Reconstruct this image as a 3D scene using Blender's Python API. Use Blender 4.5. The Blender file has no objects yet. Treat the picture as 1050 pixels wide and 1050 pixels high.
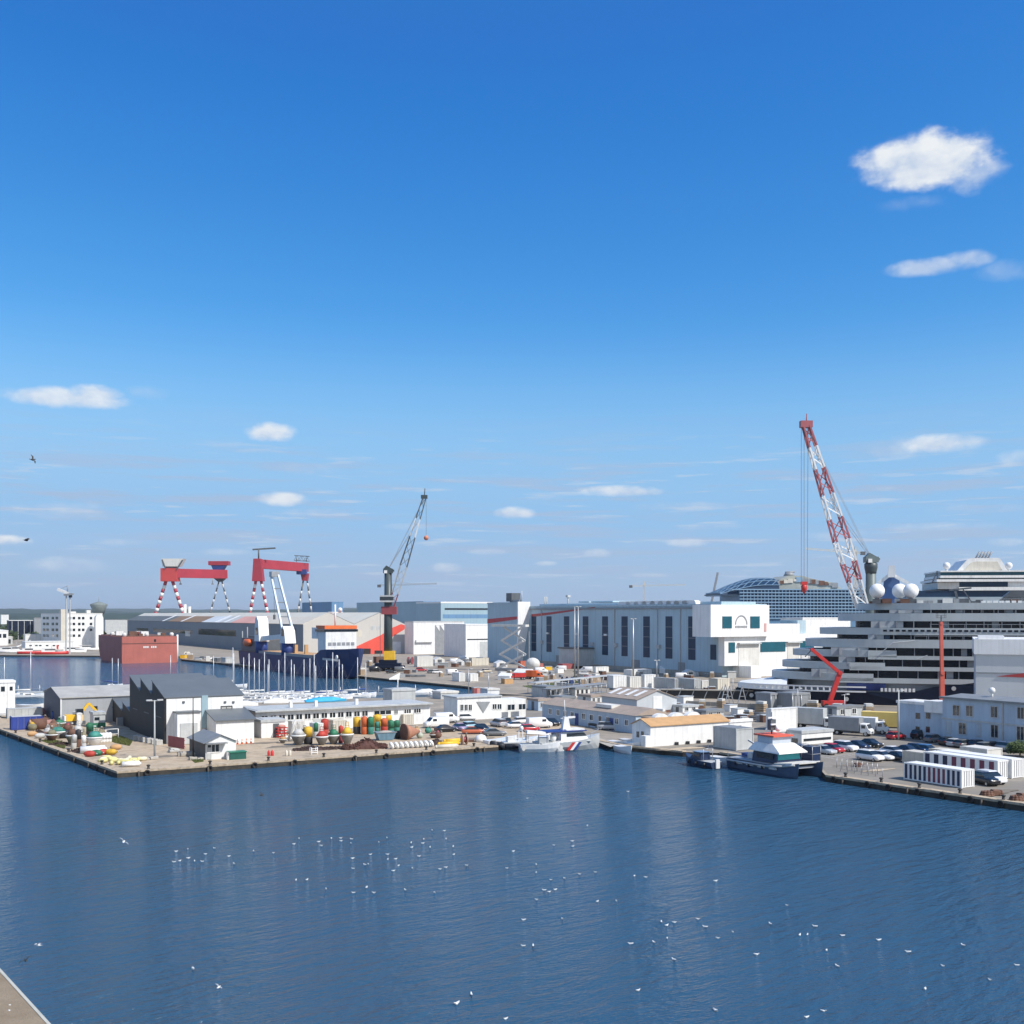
import bpy, bmesh, math, random
from mathutils import Vector, Matrix
R = math.radians
rnd = random.Random(7)
sc = bpy.context.scene
COL = sc.collection
# ---------------------------------------------------------------- camera, sky, sun, exposure
F, CX, HY, H = 1126.0, 525.0, 630.0, 23.0        # focal length, image centre column, horizon row, eye height above the quay
cam = bpy.data.objects.new('camera', bpy.data.cameras.new('camera'))
COL.objects.link(cam)
cam.location = (0, 0, H)
cam.rotation_euler = (R(90), 0, 0)
cam.data.sensor_width = 36
cam.data.lens = 36 * F / 1050
cam.data.shift_y = (HY - 525) / 1050
cam.data.clip_start = 0.5
cam.data.clip_end = 60000
sc.camera = cam
SUN_EL = R(47)
SUN_AZ = math.atan2(0.86, -0.51)                 # compass angle from +Y of the direction to the sun
sun = bpy.data.objects.new('sun', bpy.data.lights.new('sun', 'SUN'))
COL.objects.link(sun)
sun.data.energy = 5.0
sun.data.angle = R(0.5)
sun.data.color = (1.0, 0.955, 0.89)
to_sun = Vector((math.sin(SUN_AZ) * math.cos(SUN_EL), math.cos(SUN_AZ) * math.cos(SUN_EL), math.sin(SUN_EL)))
sun.rotation_euler = to_sun.to_track_quat('Z', 'Y').to_euler()
sc.view_settings.view_transform = 'Standard'
sc.view_settings.look = 'None'
sc.view_settings.exposure = 0.035
sc.view_settings.gamma = 1.0
sc.view_settings.use_curve_mapping = False
sc.render.engine = 'CYCLES'
sc.cycles.use_denoising = True
sc.cycles.sample_clamp_indirect = 6.0
sc.cycles.max_bounces = 8
sc.cycles.volume_bounces = 0

world = bpy.data.worlds.new("World")
sc.world = world
world.use_nodes = True
wt = world.node_tree
wt.nodes.clear()
def wn(t, **kw):
    n = wt.nodes.new(t)
    for k, v in kw.items(): setattr(n, k, v)
    return n
def wm(op, a, b=None, c=None, clamp=False):
    n = wn('ShaderNodeMath', operation=op, use_clamp=clamp)
    for i, x in enumerate((a, b, c)):
        if x is None: continue
        if isinstance(x, (int, float)): n.inputs[i].default_value = x
        else: wt.links.new(x, n.inputs[i])
    return n.outputs[0]
def wmix(f, a, b):
    n = wn('ShaderNodeMix', data_type='RGBA')
    for i, x in ((0, f), (6, a), (7, b)):
        if isinstance(x, (int, float)): n.inputs[i].default_value = x
        elif isinstance(x, tuple): n.inputs[i].default_value = (*x, 1)
        else: wt.links.new(x, n.inputs[i])
    return n.outputs[2]
def wsmooth(x, a, b, lo=0.0, hi=1.0):
    n = wn('ShaderNodeMapRange', interpolation_type='SMOOTHSTEP')
    wt.links.new(x, n.inputs[0])
    for i, q in ((1, a), (2, b), (3, lo), (4, hi)): n.inputs[i].default_value = q
    return n.outputs[0]
sky = wn('ShaderNodeTexSky', sky_type='NISHITA', sun_disc=False, sun_elevation=SUN_EL, sun_rotation=SUN_AZ,
         altitude=0, air_density=1.0, dust_density=0.55, ozone_density=3.0)
ssep = wn('ShaderNodeSeparateColor'); hs = wn('ShaderNodeCombineColor')
wt.links.new(sky.outputs[0], ssep.inputs[0])
for i, (g, p, lo) in enumerate(((.198, 2.53, .25), (.83, 1.34, 1.75), (2.36, .78, 5.2))):   # the camera's deep blue sky; floors added to lighten fill from overhead
    wt.links.new(wm('MAXIMUM', wm('MINIMUM', wm('MULTIPLY', wm('POWER', ssep.outputs[i], p), g), 12.0), lo), hs.inputs[i])
tc = wn('ShaderNodeTexCoord')
sep = wn('ShaderNodeSeparateXYZ')
wt.links.new(tc.outputs['Generated'], sep.inputs[0])
X, Y, Z = sep.outputs
AZ = wm('ARCTAN2', X, Y)                          # azimuth and elevation of the sky direction
EL = wm('ARCSINE', wm('MINIMUM', wm('MAXIMUM', Z, -1.0), 1.0))
def wnoise(sx, sy, det, rough=0.6, off=0.0):
    c = wn('ShaderNodeCombineXYZ')
    wt.links.new(wm('MULTIPLY_ADD', AZ, sx, off), c.inputs[0])
    wt.links.new(wm('MULTIPLY', EL, sy), c.inputs[1])
    n = wn('ShaderNodeTexNoise')
    wt.links.new(c.outputs[0], n.inputs['Vector'])
    n.inputs['Scale'].default_value = 1.0
    n.inputs['Detail'].default_value = det
    n.inputs['Roughness'].default_value = rough
    return n.outputs[0]
n_puff = wnoise(42, 64, 7, 0.58)
n_big = wnoise(22, 36, 3, 0.5, 3.7)
n_wisp = wnoise(7, 95, 5, 0.6, 9.1)
n_wisp2 = wnoise(11, 130, 5, 0.6, 31.0)
def azel(px, py):
    u = (px - CX) / F; v = (HY - py) / F
    return math.atan(u), math.atan(v / math.hypot(1, u))
pert = wm('MULTIPLY_ADD', wm('SUBTRACT', n_puff, 0.5), 2.2, wm('MULTIPLY', wm('SUBTRACT', n_big, 0.5), 1.7))
mask = bright = None
#        px    py   rx   ry  soft  strength white
CLOUDS = [(917, 167, 52, 23, .8, .97, 1.0), (958, 166, 66, 29, .7, .99, 1.0), (993, 174, 36, 22, 1.1, .72, .85), (935, 208, 34, 8, 1.3, .22, .9),
          (955, 273, 52, 9, 1.2, .62, .75), (990, 267, 26, 10, 1.2, .62, .8), (1030, 278, 30, 11, 1.5, .25, .7),
          (70, 408, 62, 11, 1.0, .8, 1.0), (98, 404, 30, 11, 1.0, .8, 1.0), (278, 443, 28, 11, 1.0, .9, 1.0), (150, 402, 26, 8, 1.5, .25, .6),
          (290, 512, 26, 8, 1.0, .85, 1.0), (310, 481, 42, 7, 1.5, .3, .35), (965, 455, 48, 11, 1.1, .8, .95), (925, 459, 38, 15, 1.6, .45, .5), (1046, 470, 22, 9, 1.3, .5, .7),
          (635, 504, 46, 7, 1.0, .8, .95), (528, 526, 24, 7, 1.0, .75, .95), (4, 554, 26, 6, .9, .95, 1.1), (60, 524, 62, 10, 1.6, .5, .25), (330, 526, 44, 6, 1.4, .5, .2),
          (700, 519, 70, 5, 1.4, .45, .15), (705, 557, 24, 5, 1.2, .6, .9), (75, 580, 50, 9, 1.5, .5, .7), (460, 582, 20, 6, 1.2, .5, .9), (1030, 556, 20, 5, 1.2, .6, .9), (609, 567, 18, 5, 1.2, .5, .9), (560, 578, 14, 3, 1.2, .45, .8), (500, 566, 22, 4, 1.3, .4, .7), (230, 566, 30, 4, 1.4, .35, .6), (730, 540, 40, 4, 1.4, .4, .3), (860, 548, 46, 5, 1.4, .4, .35), (960, 540, 60, 5, 1.5, .45, .4), (420, 540, 30, 4, 1.3, .35, .4), (40, 600, 26, 3, 1.3, .4, .8), (130, 556, 36, 4, 1.4, .4, .35), (660, 590, 30, 3, 1.3, .35, .7), (1000, 522, 50, 6, 1.6, .4, .35)]
for (px, py, rx, ry, soft, st, wh) in CLOUDS:
    a0, e0 = azel(px, py)
    dx = wm('MULTIPLY', wm('SUBTRACT', AZ, a0), F / (rx * .86))
    dy = wm('MULTIPLY', wm('SUBTRACT', EL, e0), F / (ry * .84))
    d2 = wm('ADD', wm('MULTIPLY', dx, dx), wm('MULTIPLY', dy, dy))
    m = wm('MULTIPLY', wsmooth(wm('SUBTRACT', pert, d2), -1.45, -0.85 + soft), st)
    b = wm('MULTIPLY', m, wm('MULTIPLY_ADD', dy, 0.24 * wh, 0.74 * wh))
    mask = m if mask is None else wm('MAXIMUM', mask, m)
    bright = b if bright is None else wm('MAXIMUM', bright, b)
band = wm('MULTIPLY', wsmooth(EL, 0.005, 0.035), wsmooth(EL, 0.19, 0.10))
streak = wm('MULTIPLY', wsmooth(n_wisp, 0.47, 0.66), band)
streak2 = wm('MULTIPLY', wsmooth(n_wisp2, 0.56, 0.68), band)
low1 = wmix(wm('MULTIPLY', wsmooth(EL, 0.27, 0.08), 0.95), hs.outputs[0], (2.75, 5.25, 8.3))
lowtint = wmix(wsmooth(EL, 0.10, 0.015), low1, (3.65, 5.2, 7.3))
c1 = wmix(wm('MULTIPLY', streak, 0.75), lowtint, (3.9, 5.1, 7.1))
c2 = wmix(wm('MULTIPLY', streak2, 0.65), c1, (5.4, 6.4, 7.9))
ratio = wm('DIVIDE', bright, wm('MAXIMUM', mask, 0.001), clamp=True)
shade = wmix(wm('MULTIPLY_ADD', wm('SUBTRACT', n_puff, 0.52), 1.8, ratio, clamp=True), (4.4, 5.6, 7.6), (8.4, 8.7, 9.0))
c3 = wmix(mask, c2, shade)
# pale fill added to the unseen sky behind the viewer, brightening shaded faces
back_fill = wm('MULTIPLY', wm('MULTIPLY', wsmooth(Y, 0.05, -0.5), wsmooth(wnoise(3, 4, 5, 0.6, 50.0), 0.30, 0.62)), 0.8)
c3 = wmix(back_fill, c3, (6.6, 7.0, 7.4))
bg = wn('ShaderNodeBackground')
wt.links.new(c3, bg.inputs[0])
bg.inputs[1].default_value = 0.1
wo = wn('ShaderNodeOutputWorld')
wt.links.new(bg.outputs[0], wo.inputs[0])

# ---------------------------------------------------------------- helpers
GA = 31.0                                        # the harbour's grid: quays and sheds all stand at this angle
def gp(px, py, z=0.0):
    d = F * (H - z) / (py - HY)
    return Vector(((px - CX) / F * d, d, z))
def at(px, py, d):
    return Vector(((px - CX) / F * d, d, H - (py - HY) / F * d))
def ext(p, px, d):
    k = (px - CX) / F
    return (k * p.y - p.x) / (d.x - k * d.y)
class Fr:
    """A frame on the ground: x runs along the face turned to the sun, y along the face turned away."""
    def __init__(s, px, py, z=0.0, deg=GA, o=None):
        s.o = o.copy() if o is not None else gp(px, py, z)
        s.z = s.o.z; s.deg = deg
        c, n = math.cos(R(deg)), math.sin(R(deg))
        s.u = Vector((c, n, 0)); s.w = Vector((-n, c, 0))
    def x(s, px, off=0.0): return ext(s.o + s.w * off, px, s.u)
    def y(s, px, off=0.0): return ext(s.o + s.u * off, px, s.w)
    def zx(s, px, py, off=0.0):
        q = s.o + s.w * off; q = q + s.u * s.x(px, off)
        return H - (py - HY) / F * q.y - s.z
    def zy(s, px, py, off=0.0):
        q = s.o + s.u * off; q = q + s.w * s.y(px, off)
        return H - (py - HY) / F * q.y - s.z
    def pt(s, x, y, z=0.0): return s.o + s.u * x + s.w * y + Vector((0, 0, z))

class MB:
    def __init__(s): s.v = []; s.f = []; s.m = []; s.sm = []
    def add(s, vs, fs, mi=0, smooth=False, M=None):
        b = len(s.v)
        s.v += [tuple(M @ Vector(q)) if M is not None else tuple(q) for q in vs]
        for f in fs:
            s.f.append(tuple(b + i for i in f)); s.m.append(mi); s.sm.append(smooth)
        return s
    def box(s, x0, x1, y0, y1, z0, z1, mi=0, M=None):
        return s.add([(x0,y0,z0),(x1,y0,z0),(x1,y1,z0),(x0,y1,z0),(x0,y0,z1),(x1,y0,z1),(x1,y1,z1),(x0,y1,z1)],
                     [(0,3,2,1),(4,5,6,7),(0,1,5,4),(1,2,6,5),(2,3,7,6),(3,0,4,7)], mi, False, M)
    def cbox(s, c, d, mi=0, M=None):
        return s.box(c[0]-d[0]/2, c[0]+d[0]/2, c[1]-d[1]/2, c[1]+d[1]/2, c[2]-d[2]/2, c[2]+d[2]/2, mi, M)
    def prism(s, poly, a0, a1, axis='y', mi=0, M=None):
        """poly: 2-D outline; axis 'y': (x,z) run from y=a0 to a1; 'x': (y,z); 'z': (x,y)."""
        def q(p, a): return (p[0], a, p[1]) if axis == 'y' else (a, p[0], p[1]) if axis == 'x' else (p[0], p[1], a)
        n = len(poly)
        area = sum(poly[i][0]*poly[(i+1)%n][1]-poly[(i+1)%n][0]*poly[i][1] for i in range(n))
        if (area < 0) != (axis == 'y'): poly = poly[::-1]
        vs = [q(p, a0) for p in poly] + [q(p, a1) for p in poly]
        fs = [tuple(range(n))[::-1], tuple(range(n, 2*n))] + [(i, (i+1)%n, n+(i+1)%n, n+i) for i in range(n)]
        return s.add(vs, fs, mi, False, M)
    def loft(s, rings, mi=0, smooth=True, caps=True, M=None):
        n = len(rings[0]); vs = [p for r in rings for p in r]; fs = []
        for k in range(len(rings)-1):
            for i in range(n):
                j = (i+1) % n
                fs.append((k*n+i, k*n+j, (k+1)*n+j, (k+1)*n+i))
        s.add(vs, fs, mi, smooth, M)
        if caps:
            b = len(s.v) - len(vs)
            for f in (tuple(range(n))[::-1], tuple((len(rings)-1)*n+i for i in range(n))):
                s.f.append(tuple(b+i for i in f)); s.m.append(mi); s.sm.append(False)
        return s
    def tube(s, p0, p1, r0, r1=None, n=6, mi=0, M=None):
        p0, p1 = Vector(p0), Vector(p1); r1 = r0 if r1 is None else r1
        d = (p1-p0); 
        if d.length < 1e-6: return s
        d.normalize(); a = d.orthogonal().normalized(); b = d.cross(a)
        ring = lambda p, r: [p + (a*math.cos(2*math.pi*i/n) + b*math.sin(2*math.pi*i/n))*r for i in range(n)]
        return s.loft([ring(p0, r0), ring(p1, r1)], mi, n > 5, True, M)
    def path(s, pts, r, n=5, mi=0, M=None):
        for a, b in zip(pts[:-1], pts[1:]): s.tube(a, b, r, r, n, mi, M)
        return s
    def lathe(s, prof, n=16, c=(0,0,0), mi=0, smooth=True, M=None):
        rings = [[(c[0]+r*math.cos(2*math.pi*i/n), c[1]+r*math.sin(2*math.pi*i/n), c[2]+z) for i in range(n)] for r, z in prof]
        return s.loft(rings, mi, smooth, True, M)
    def ball(s, c, r, n=16, m=10, mi=0, M=None):
        rx, ry, rz = (r, r, r) if isinstance(r, (int, float)) else r
        rings = []
        for k in range(m+1):
            t = -math.pi/2 + math.pi*k/m
            q = max(math.cos(t), 0.002)
            rings.append([(c[0]+rx*q*math.cos(2*math.pi*i/n), c[1]+ry*q*math.sin(2*math.pi*i/n), c[2]+rz*math.sin(t)) for i in range(n)])
        return s.loft(rings, mi, True, True, M)
    def beam(s, p0, p1, w, h, mi=0):
        p0, p1 = Vector(p0), Vector(p1); d = (p1-p0).normalized()
        side = d.cross(Vector((0,0,1)))
        if side.length < 1e-3: side = Vector((1,0,0))
        side.normalize(); up = side.cross(d)
        r = lambda p: [p-side*w/2-up*h/2, p+side*w/2-up*h/2, p+side*w/2+up*h/2, p-side*w/2+up*h/2]
        return s.loft([r(p0), r(p1)], mi, False)
    def build(s, name, mats, parent=None, loc=None, rz=0.0):
        me = bpy.data.meshes.new(name)
        me.from_pydata(s.v, [], s.f)
        if not isinstance(mats, (list, tuple)): mats = [mats]
        for m in mats: me.materials.append(m)
        me.polygons.foreach_set('material_index', s.m)
        me.polygons.foreach_set('use_smooth', s.sm)
        bm = bmesh.new(); bm.from_mesh(me)
        bmesh.ops.recalc_face_normals(bm, faces=bm.faces)
        bm.to_mesh(me); bm.free(); me.update()
        o = bpy.data.objects.new(name, me); COL.objects.link(o)
        if parent is not None: o.parent = parent
        if loc is not None: o.location = loc
        o.rotation_euler.z = rz
        return o

def tag(o, label=None, cat=None, group=None, kind=None):
    if label: o['label'] = label
    if cat: o['category'] = cat
    if group: o['group'] = group
    if kind: o['kind'] = kind
    return o
def thing(name, label, cat, loc=(0,0,0), rz=0.0, group=None):
    o = bpy.data.objects.new(name, None); COL.objects.link(o)
    o.location = loc; o.rotation_euler.z = rz
    o.empty_display_size = 0.3
    return tag(o, label, cat, group)
def struct(name, mb, m): return tag(mb.build(name, m), kind='structure')
def kids(o): return [c for c in bpy.data.objects if c.parent is o]
def dup(root, loc, rz=0.0, label=None, group=None, recolor=None, scale=None):
    """A copy of a thing with copies of its parts and sub-parts; recolor = {old material: new material}."""
    def cp(o, parent):
        c = o.copy(); COL.objects.link(c)
        if parent is not None: c.parent = parent
        if recolor and o.data is not None and any(m in recolor for m in o.data.materials):
            key = (o.data.name, tuple(sorted((a.name, b.name) for a, b in recolor.items())))
            if key not in dup.cache:
                me = o.data.copy()
                for i, m in enumerate(me.materials):
                    if m in recolor: me.materials[i] = recolor[m]
                dup.cache[key] = me
            c.data = dup.cache[key]
        for ch in CH.get(o.name) or CH.setdefault(o.name, kids(o)): cp(ch, c)
        return c
    r = cp(root, None)
    r.location = loc; r.rotation_euler.z = rz
    if scale: r.scale = (scale,)*3
    if label: r['label'] = label
    if group: r['group'] = group
    return r
dup.cache = {}; CH = {}

# ---------------------------------------------------------------- materials
MATS = {}
def mat(name, col, rough=0.6, var=0.14, sc=0.35, metal=0.0, streak=0.0, panel=0.0, pdark=0.25, bump=0.0, spec=None, coat=0.0):
    if name in MATS: return MATS[name]
    m = bpy.data.materials.new(name); m.use_nodes = True
    t = m.node_tree; N = t.nodes; L = t.links
    b = N['Principled BSDF']
    b.inputs['Roughness'].default_value = rough
    b.inputs['Metallic'].default_value = metal
    if spec is not None: b.inputs['Specular IOR Level'].default_value = spec
    if coat: b.inputs['Coat Weight'].default_value = coat
    co = N.new('ShaderNodeTexCoord')
    nz = N.new('ShaderNodeTexNoise'); nz.inputs['Scale'].default_value = sc; nz.inputs['Detail'].default_value = 6; nz.inputs['Roughness'].default_value = 0.65
    L.new(co.outputs['Object'], nz.inputs['Vector'])
    r = N.new('ShaderNodeMapRange'); r.inputs[1].default_value = 0.3; r.inputs[2].default_value = 0.7
    r.inputs[3].default_value = 1 - var; r.inputs[4].default_value = 1 + var * 0.6
    L.new(nz.outputs[0], r.inputs[0])
    fac = r.outputs[0]
    def mul(a, c):
        n = N.new('ShaderNodeMath'); n.operation = 'MULTIPLY'; L.new(a, n.inputs[0]); L.new(c, n.inputs[1]); return n.outputs[0]
    if streak:                                   # rain and rust runs down the walls
        mp = N.new('ShaderNodeMapping'); mp.inputs['Scale'].default_value = (1.6, 1.6, 0.09); L.new(co.outputs['Object'], mp.inputs[0])
        n2 = N.new('ShaderNodeTexNoise'); n2.inputs['Scale'].default_value = 1.0; n2.inputs['Detail'].default_value = 4; L.new(mp.outputs[0], n2.inputs['Vector'])
        r2 = N.new('ShaderNodeMapRange'); r2.inputs[1].default_value = 0.45; r2.inputs[2].default_value = 0.75; r2.inputs[3].default_value = 1.0; r2.inputs[4].default_value = 1 - streak
        L.new(n2.outputs[0], r2.inputs[0]); fac = mul(fac, r2.outputs[0])
    if panel:                                    # joints between cladding sheets
        sp = N.new('ShaderNodeSeparateXYZ'); L.new(co.outputs['Object'], sp.inputs[0])
        ad = N.new('ShaderNodeMath'); ad.operation = 'ADD'; L.new(sp.outputs[0], ad.inputs[0]); L.new(sp.outputs[1], ad.inputs[1])
        dv = N.new('ShaderNodeMath'); dv.operation = 'DIVIDE'; L.new(ad.outputs[0], dv.inputs[0]); dv.inputs[1].default_value = panel
        fr = N.new('ShaderNodeMath'); fr.operation = 'FRACT'; L.new(dv.outputs[0], fr.inputs[0])
        r3 = N.new('ShaderNodeMapRange'); r3.inputs[1].default_value = 0.0; r3.inputs[2].default_value = 0.12; r3.inputs[3].default_value = 1 - pdark; r3.inputs[4].default_value = 1.0
        L.new(fr.outputs[0], r3.inputs[0]); fac = mul(fac, r3.outputs[0])
    mx = N.new('ShaderNodeVectorMath'); mx.operation = 'SCALE'; mx.inputs[0].default_value = col; L.new(fac, mx.inputs['Scale'])
    L.new(mx.outputs[0], b.inputs['Base Color'])
    if bump:
        bp = N.new('ShaderNodeBump'); bp.inputs['Strength'].default_value = bump; bp.inputs['Distance'].default_value = 0.1; L.new(nz.outputs[0], bp.inputs['Height']); L.new(bp.outputs[0], b.inputs['Normal'])
    MATS[name] = m
    return m
white = mat('white paint', (.79, .79, .77), .5, .12, .4, streak=.16)
whitec = mat('white cladding', (.80, .80, .79), .45, .09, .25, streak=.16, panel=2.4, pdark=.14)
offwhite = mat('off white paint', (.66, .65, .61), .6, .12, .4, streak=.15)
cream = mat('cream render', (.62, .58, .49), .7, .12, .4, streak=.15)
lgrey = mat('light grey paint', (.48, .50, .50), .55, .16, .5, streak=.18)
mgrey = mat('mid grey metal', (.27, .285, .30), .5, .15, .5, streak=.1)
dgrey = mat('dark grey metal', (.10, .11, .12), .5, .2, .5)
black = mat('black paint', (.018, .019, .022), .45, .2, .6)
rubber = mat('black rubber', (.02, .02, .02), .85, .2, 1.0)
glass = mat('dark window glass', (.018, .026, .034), .08, .25, .5, spec=.8)
tealglass = mat('green tinted glass', (.012, .10, .14), .25, .2, .4, spec=.4)
blueglass = mat('blue tinted glass', (.015, .04, .085), .3, .2, .4, spec=.3)
steel = mat('galvanised steel', (.42, .43, .44), .4, .15, .8, metal=.5)
red = mat('red paint', (.55, .035, .03), .45, .15, .6)
orange = mat('orange paint', (.75, .16, .04), .5, .15, .6)
yellow = mat('yellow paint', (.78, .47, .03), .5, .15, .8)
green = mat('green paint', (.02, .18, .11), .5, .2, .8)
teal = mat('teal paint', (.03, .27, .30), .5, .2, .8)
blue = mat('blue paint', (.02, .05, .22), .5, .2, .6)
navy = mat('navy hull paint', (.006, .012, .032), .5, .2, .3, spec=.2)
brown = mat('rusty brown steel', (.15, .075, .05), .8, .35, .9)
concrete = mat('concrete', (.40, .37, .32), .85, .2, .5, streak=.15)
roofgrey = mat('grey roof sheet', (.21, .225, .235), .55, .15, .4, panel=1.1, pdark=.12)
rooftan = mat('tan roof tile', (.50, .30, .14), .75, .18, .7)
roofbrown = mat('brown grey roof sheet', (.36, .29, .235), .75, .2, .5, panel=1.2, pdark=.12)
wood = mat('timber', (.40, .30, .20), .8, .25, .8)
# ---------------------------------------------------------------- the setting: water, land, quays, hills
def water_mat():
    m = bpy.data.materials.new('harbour water'); m.use_nodes = True
    t = m.node_tree; N = t.nodes; L = t.links; b = N['Principled BSDF']
    b.inputs['Roughness'].default_value = 0.10
    b.inputs['IOR'].default_value = 1.333
    b.inputs['Specular IOR Level'].default_value = 0.36
    co = N.new('ShaderNodeTexCoord')
    def noise(rz, sx, sy, det, rough=.55):
        mp = N.new('ShaderNodeMapping'); mp.vector_type = 'TEXTURE'; mp.inputs['Rotation'].default_value = (0, 0, R(rz)); mp.inputs['Scale'].default_value = (1/sx, 1/sy, 1)
        L.new(co.outputs['Object'], mp.inputs[0])
        n = N.new('ShaderNodeTexNoise'); n.inputs['Scale'].default_value = 1; n.inputs['Detail'].default_value = det; n.inputs['Roughness'].default_value = rough
        L.new(mp.outputs[0], n.inputs['Vector']); return n.outputs[0]
    def m2(op, a, c):
        n = N.new('ShaderNodeMath'); n.operation = op
        for i, x in enumerate((a, c)):
            if isinstance(x, (int, float)): n.inputs[i].default_value = x
            else: L.new(x, n.inputs[i])
        return n.outputs[0]
    gust = noise(20, .010, .03, 4)             # patches of stronger and weaker ripple
    g = N.new('ShaderNodeMapRange'); L.new(gust, g.inputs[0]); g.inputs[1].default_value = .35; g.inputs[2].default_value = .65; g.inputs[3].default_value = .6; g.inputs[4].default_value = 1.3
    h = m2('ADD', m2('MULTIPLY', noise(38, .36, 1.15, 5), .85), m2('MULTIPLY', noise(24, 1.6, 3.8, 3), .32))
    h = m2('ADD', h, m2('MULTIPLY', noise(50, .12, .26, 2), .8))
    h = m2('MULTIPLY', h, g.outputs[0])
    bp = N.new('ShaderNodeBump'); bp.inputs['Strength'].default_value = 1.0; bp.inputs['Distance'].default_value = WAVE
    L.new(h, bp.inputs['Height']); L.new(bp.outputs[0], b.inputs['Normal'])
    c = N.new('ShaderNodeMix'); c.data_type = 'RGBA'
    c.inputs[6].default_value = (*WCOL, 1); c.inputs[7].default_value = (WCOL[0]*1.35, WCOL[1]*1.3, WCOL[2]*1.2, 1)
    L.new(gust, c.inputs[0]); L.new(c.outputs[2], b.inputs['Base Color'])
    return m
WAVE = 0.68
WCOL = (.020, .066, .125)
WZ = -0.8
mb = MB(); mb.add([(-2500, -300, WZ), (2500, -300, WZ), (2500, 1500, WZ), (-2500, 1500, WZ)], [(0, 1, 2, 3)])
struct('water', mb, water_mat())

def ground_mat(name, c0, c1, c2, sc=.06, tracks=True):
    m = bpy.data.materials.new(name); m.use_nodes = True
    t = m.node_tree; N = t.nodes; L = t.links; b = N['Principled BSDF']; b.inputs['Roughness'].default_value = .9
    co = N.new('ShaderNodeTexCoord')
    def noise(s, det):
        n = N.new('ShaderNodeTexNoise'); n.inputs['Scale'].default_value = s; n.inputs['Detail'].default_value = det; n.inputs['Roughness'].default_value = .7
        L.new(co.outputs['Object'], n.inputs['Vector'])
        r = N.new('ShaderNodeMapRange'); r.inputs[1].default_value = .38; r.inputs[2].default_value = .62; L.new(n.outputs[0], r.inputs[0]); return r.outputs[0]
    a = N.new('ShaderNodeMix'); a.data_type = 'RGBA'; L.new(noise(sc, 8), a.inputs[0]); a.inputs[6].default_value = (*c0, 1); a.inputs[7].default_value = (*c1, 1)
    d = N.new('ShaderNodeMix'); d.data_type = 'RGBA'; L.new(noise(sc * 4.3, 6), d.inputs[0]); L.new(a.outputs[2], d.inputs[6]); d.inputs[7].default_value = (*c2, 1)
    L.new(d.outputs[2], b.inputs['Base Color'])
    return m
asphalt = ground_mat('weathered asphalt', (.17, .155, .13), (.29, .26, .215), (.22, .195, .165))
dirt = ground_mat('dusty quay surface', (.44, .33, .21), (.27, .22, .165), (.48, .39, .28), .11)
yard = ground_mat('yard concrete', (.27, .225, .17), (.41, .345, .27), (.23, .205, .17), .05)
coping = ground_mat('stone coping', (.44, .34, .23), (.25, .20, .14), (.50, .41, .30), .35)
farland = ground_mat('far land', (.05, .07, .03), (.10, .10, .06), (.035, .05, .025), .004)
quaywall = ground_mat('wet quay wall', (.045, .04, .034), (.075, .065, .05), (.03, .028, .025), .3)

corner = gp(120, 792); e2 = gp(600, 757.5); e3 = gp(1050, 825)
vdir = (e3 - e2).normalized()
e4 = e2 + vdir * 175
wdir = (corner - gp(0, 748)).normalized()
lw = corner - wdir * 128
q1, q2, q3, q4 = gp(511, 765), gp(512.5, 760.3), gp(598, 753.8), gp(607, 758.6)
front = [lw, corner, q1, q2, q3, q4, gp(640, 765), gp(700, 771), gp(738, 772), gp(838, 785.5), gp(847, 795.5), e3, e4]
back = [gp(480, 704), gp(500, 706.5), gp(500, 711), gp(545, 713), gp(440, 714.5), gp(240, 719), gp(30, 722), gp(-100, 722)]
poly = front + [Vector((420, 60, 0)), Vector((2500, 60, 0)), Vector((2500, 1500, 0)), Vector((-2500, 1500, 0)), Vector((-2500, 700, 0)), gp(-90, 671), gp(186, 673), gp(186, 676)] + back
mb = MB(); n = len(poly)
mb.add([(p.x, p.y, 0) for p in poly] + [(p.x, p.y, -7) for p in poly], [tuple(range(n))], 0)
mb.add([(p.x, p.y, 0) for p in poly] + [(p.x, p.y, -7) for p in poly], [(i, (i+1) % n, n + (i+1) % n, n + i) for i in range(n)], 1)
g = tag(mb.build('ground', [yard, quaywall]), kind='structure')
# the land behind, out to the horizon, a metre lower than the quays' top
mb = MB(); mb.add([(-30000, 1495, -.4), (30000, 1495, -.4), (30000, 30000, -.4), (-30000, 30000, -.4)], [(0,1,2,3)])
mb.add([(-30000, 700, -.45), (-2490, 700, -.45), (-2490, 1500, -.45), (-30000, 1500, -.45)], [(0,1,2,3)])
mb.add([(2490, 60, -.45), (30000, 60, -.45), (30000, 1500, -.45), (2490, 1500, -.45)], [(0,1,2,3)])
struct('far_land', mb, farland)
def sheet(name, pts, m, z, kind='structure'):
    mb = MB(); mb.add([(p.x, p.y, z) for p in pts], [tuple(range(len(pts)))])
    return tag(mb.build(name, m), kind=kind)
# dusty work quay, car park asphalt, road
sheet('quay_surface', [lw, corner, q1, q2, q3, gp(600, 745), gp(500, 741), gp(262, 753), gp(215, 757), gp(150, 752), gp(90, 735), gp(-60, 729)], dirt, .012)
sheet('car_park', [gp(642, 764), gp(700, 769.5), gp(739, 770.5), gp(840, 784), gp(849, 794), e3 + Vector((1.2, .8, 0)), e3 + vdir*40, gp(1300, 800), gp(1200, 752), gp(900, 745), gp(790, 742), gp(735, 758)], asphalt, .016)
sheet('road', [gp(430, 741), gp(600, 742), gp(700, 735), gp(900, 742), gp(1300, 760), gp(1300, 735), gp(800, 722), gp(545, 716), gp(445, 728)], asphalt, .010)
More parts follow.
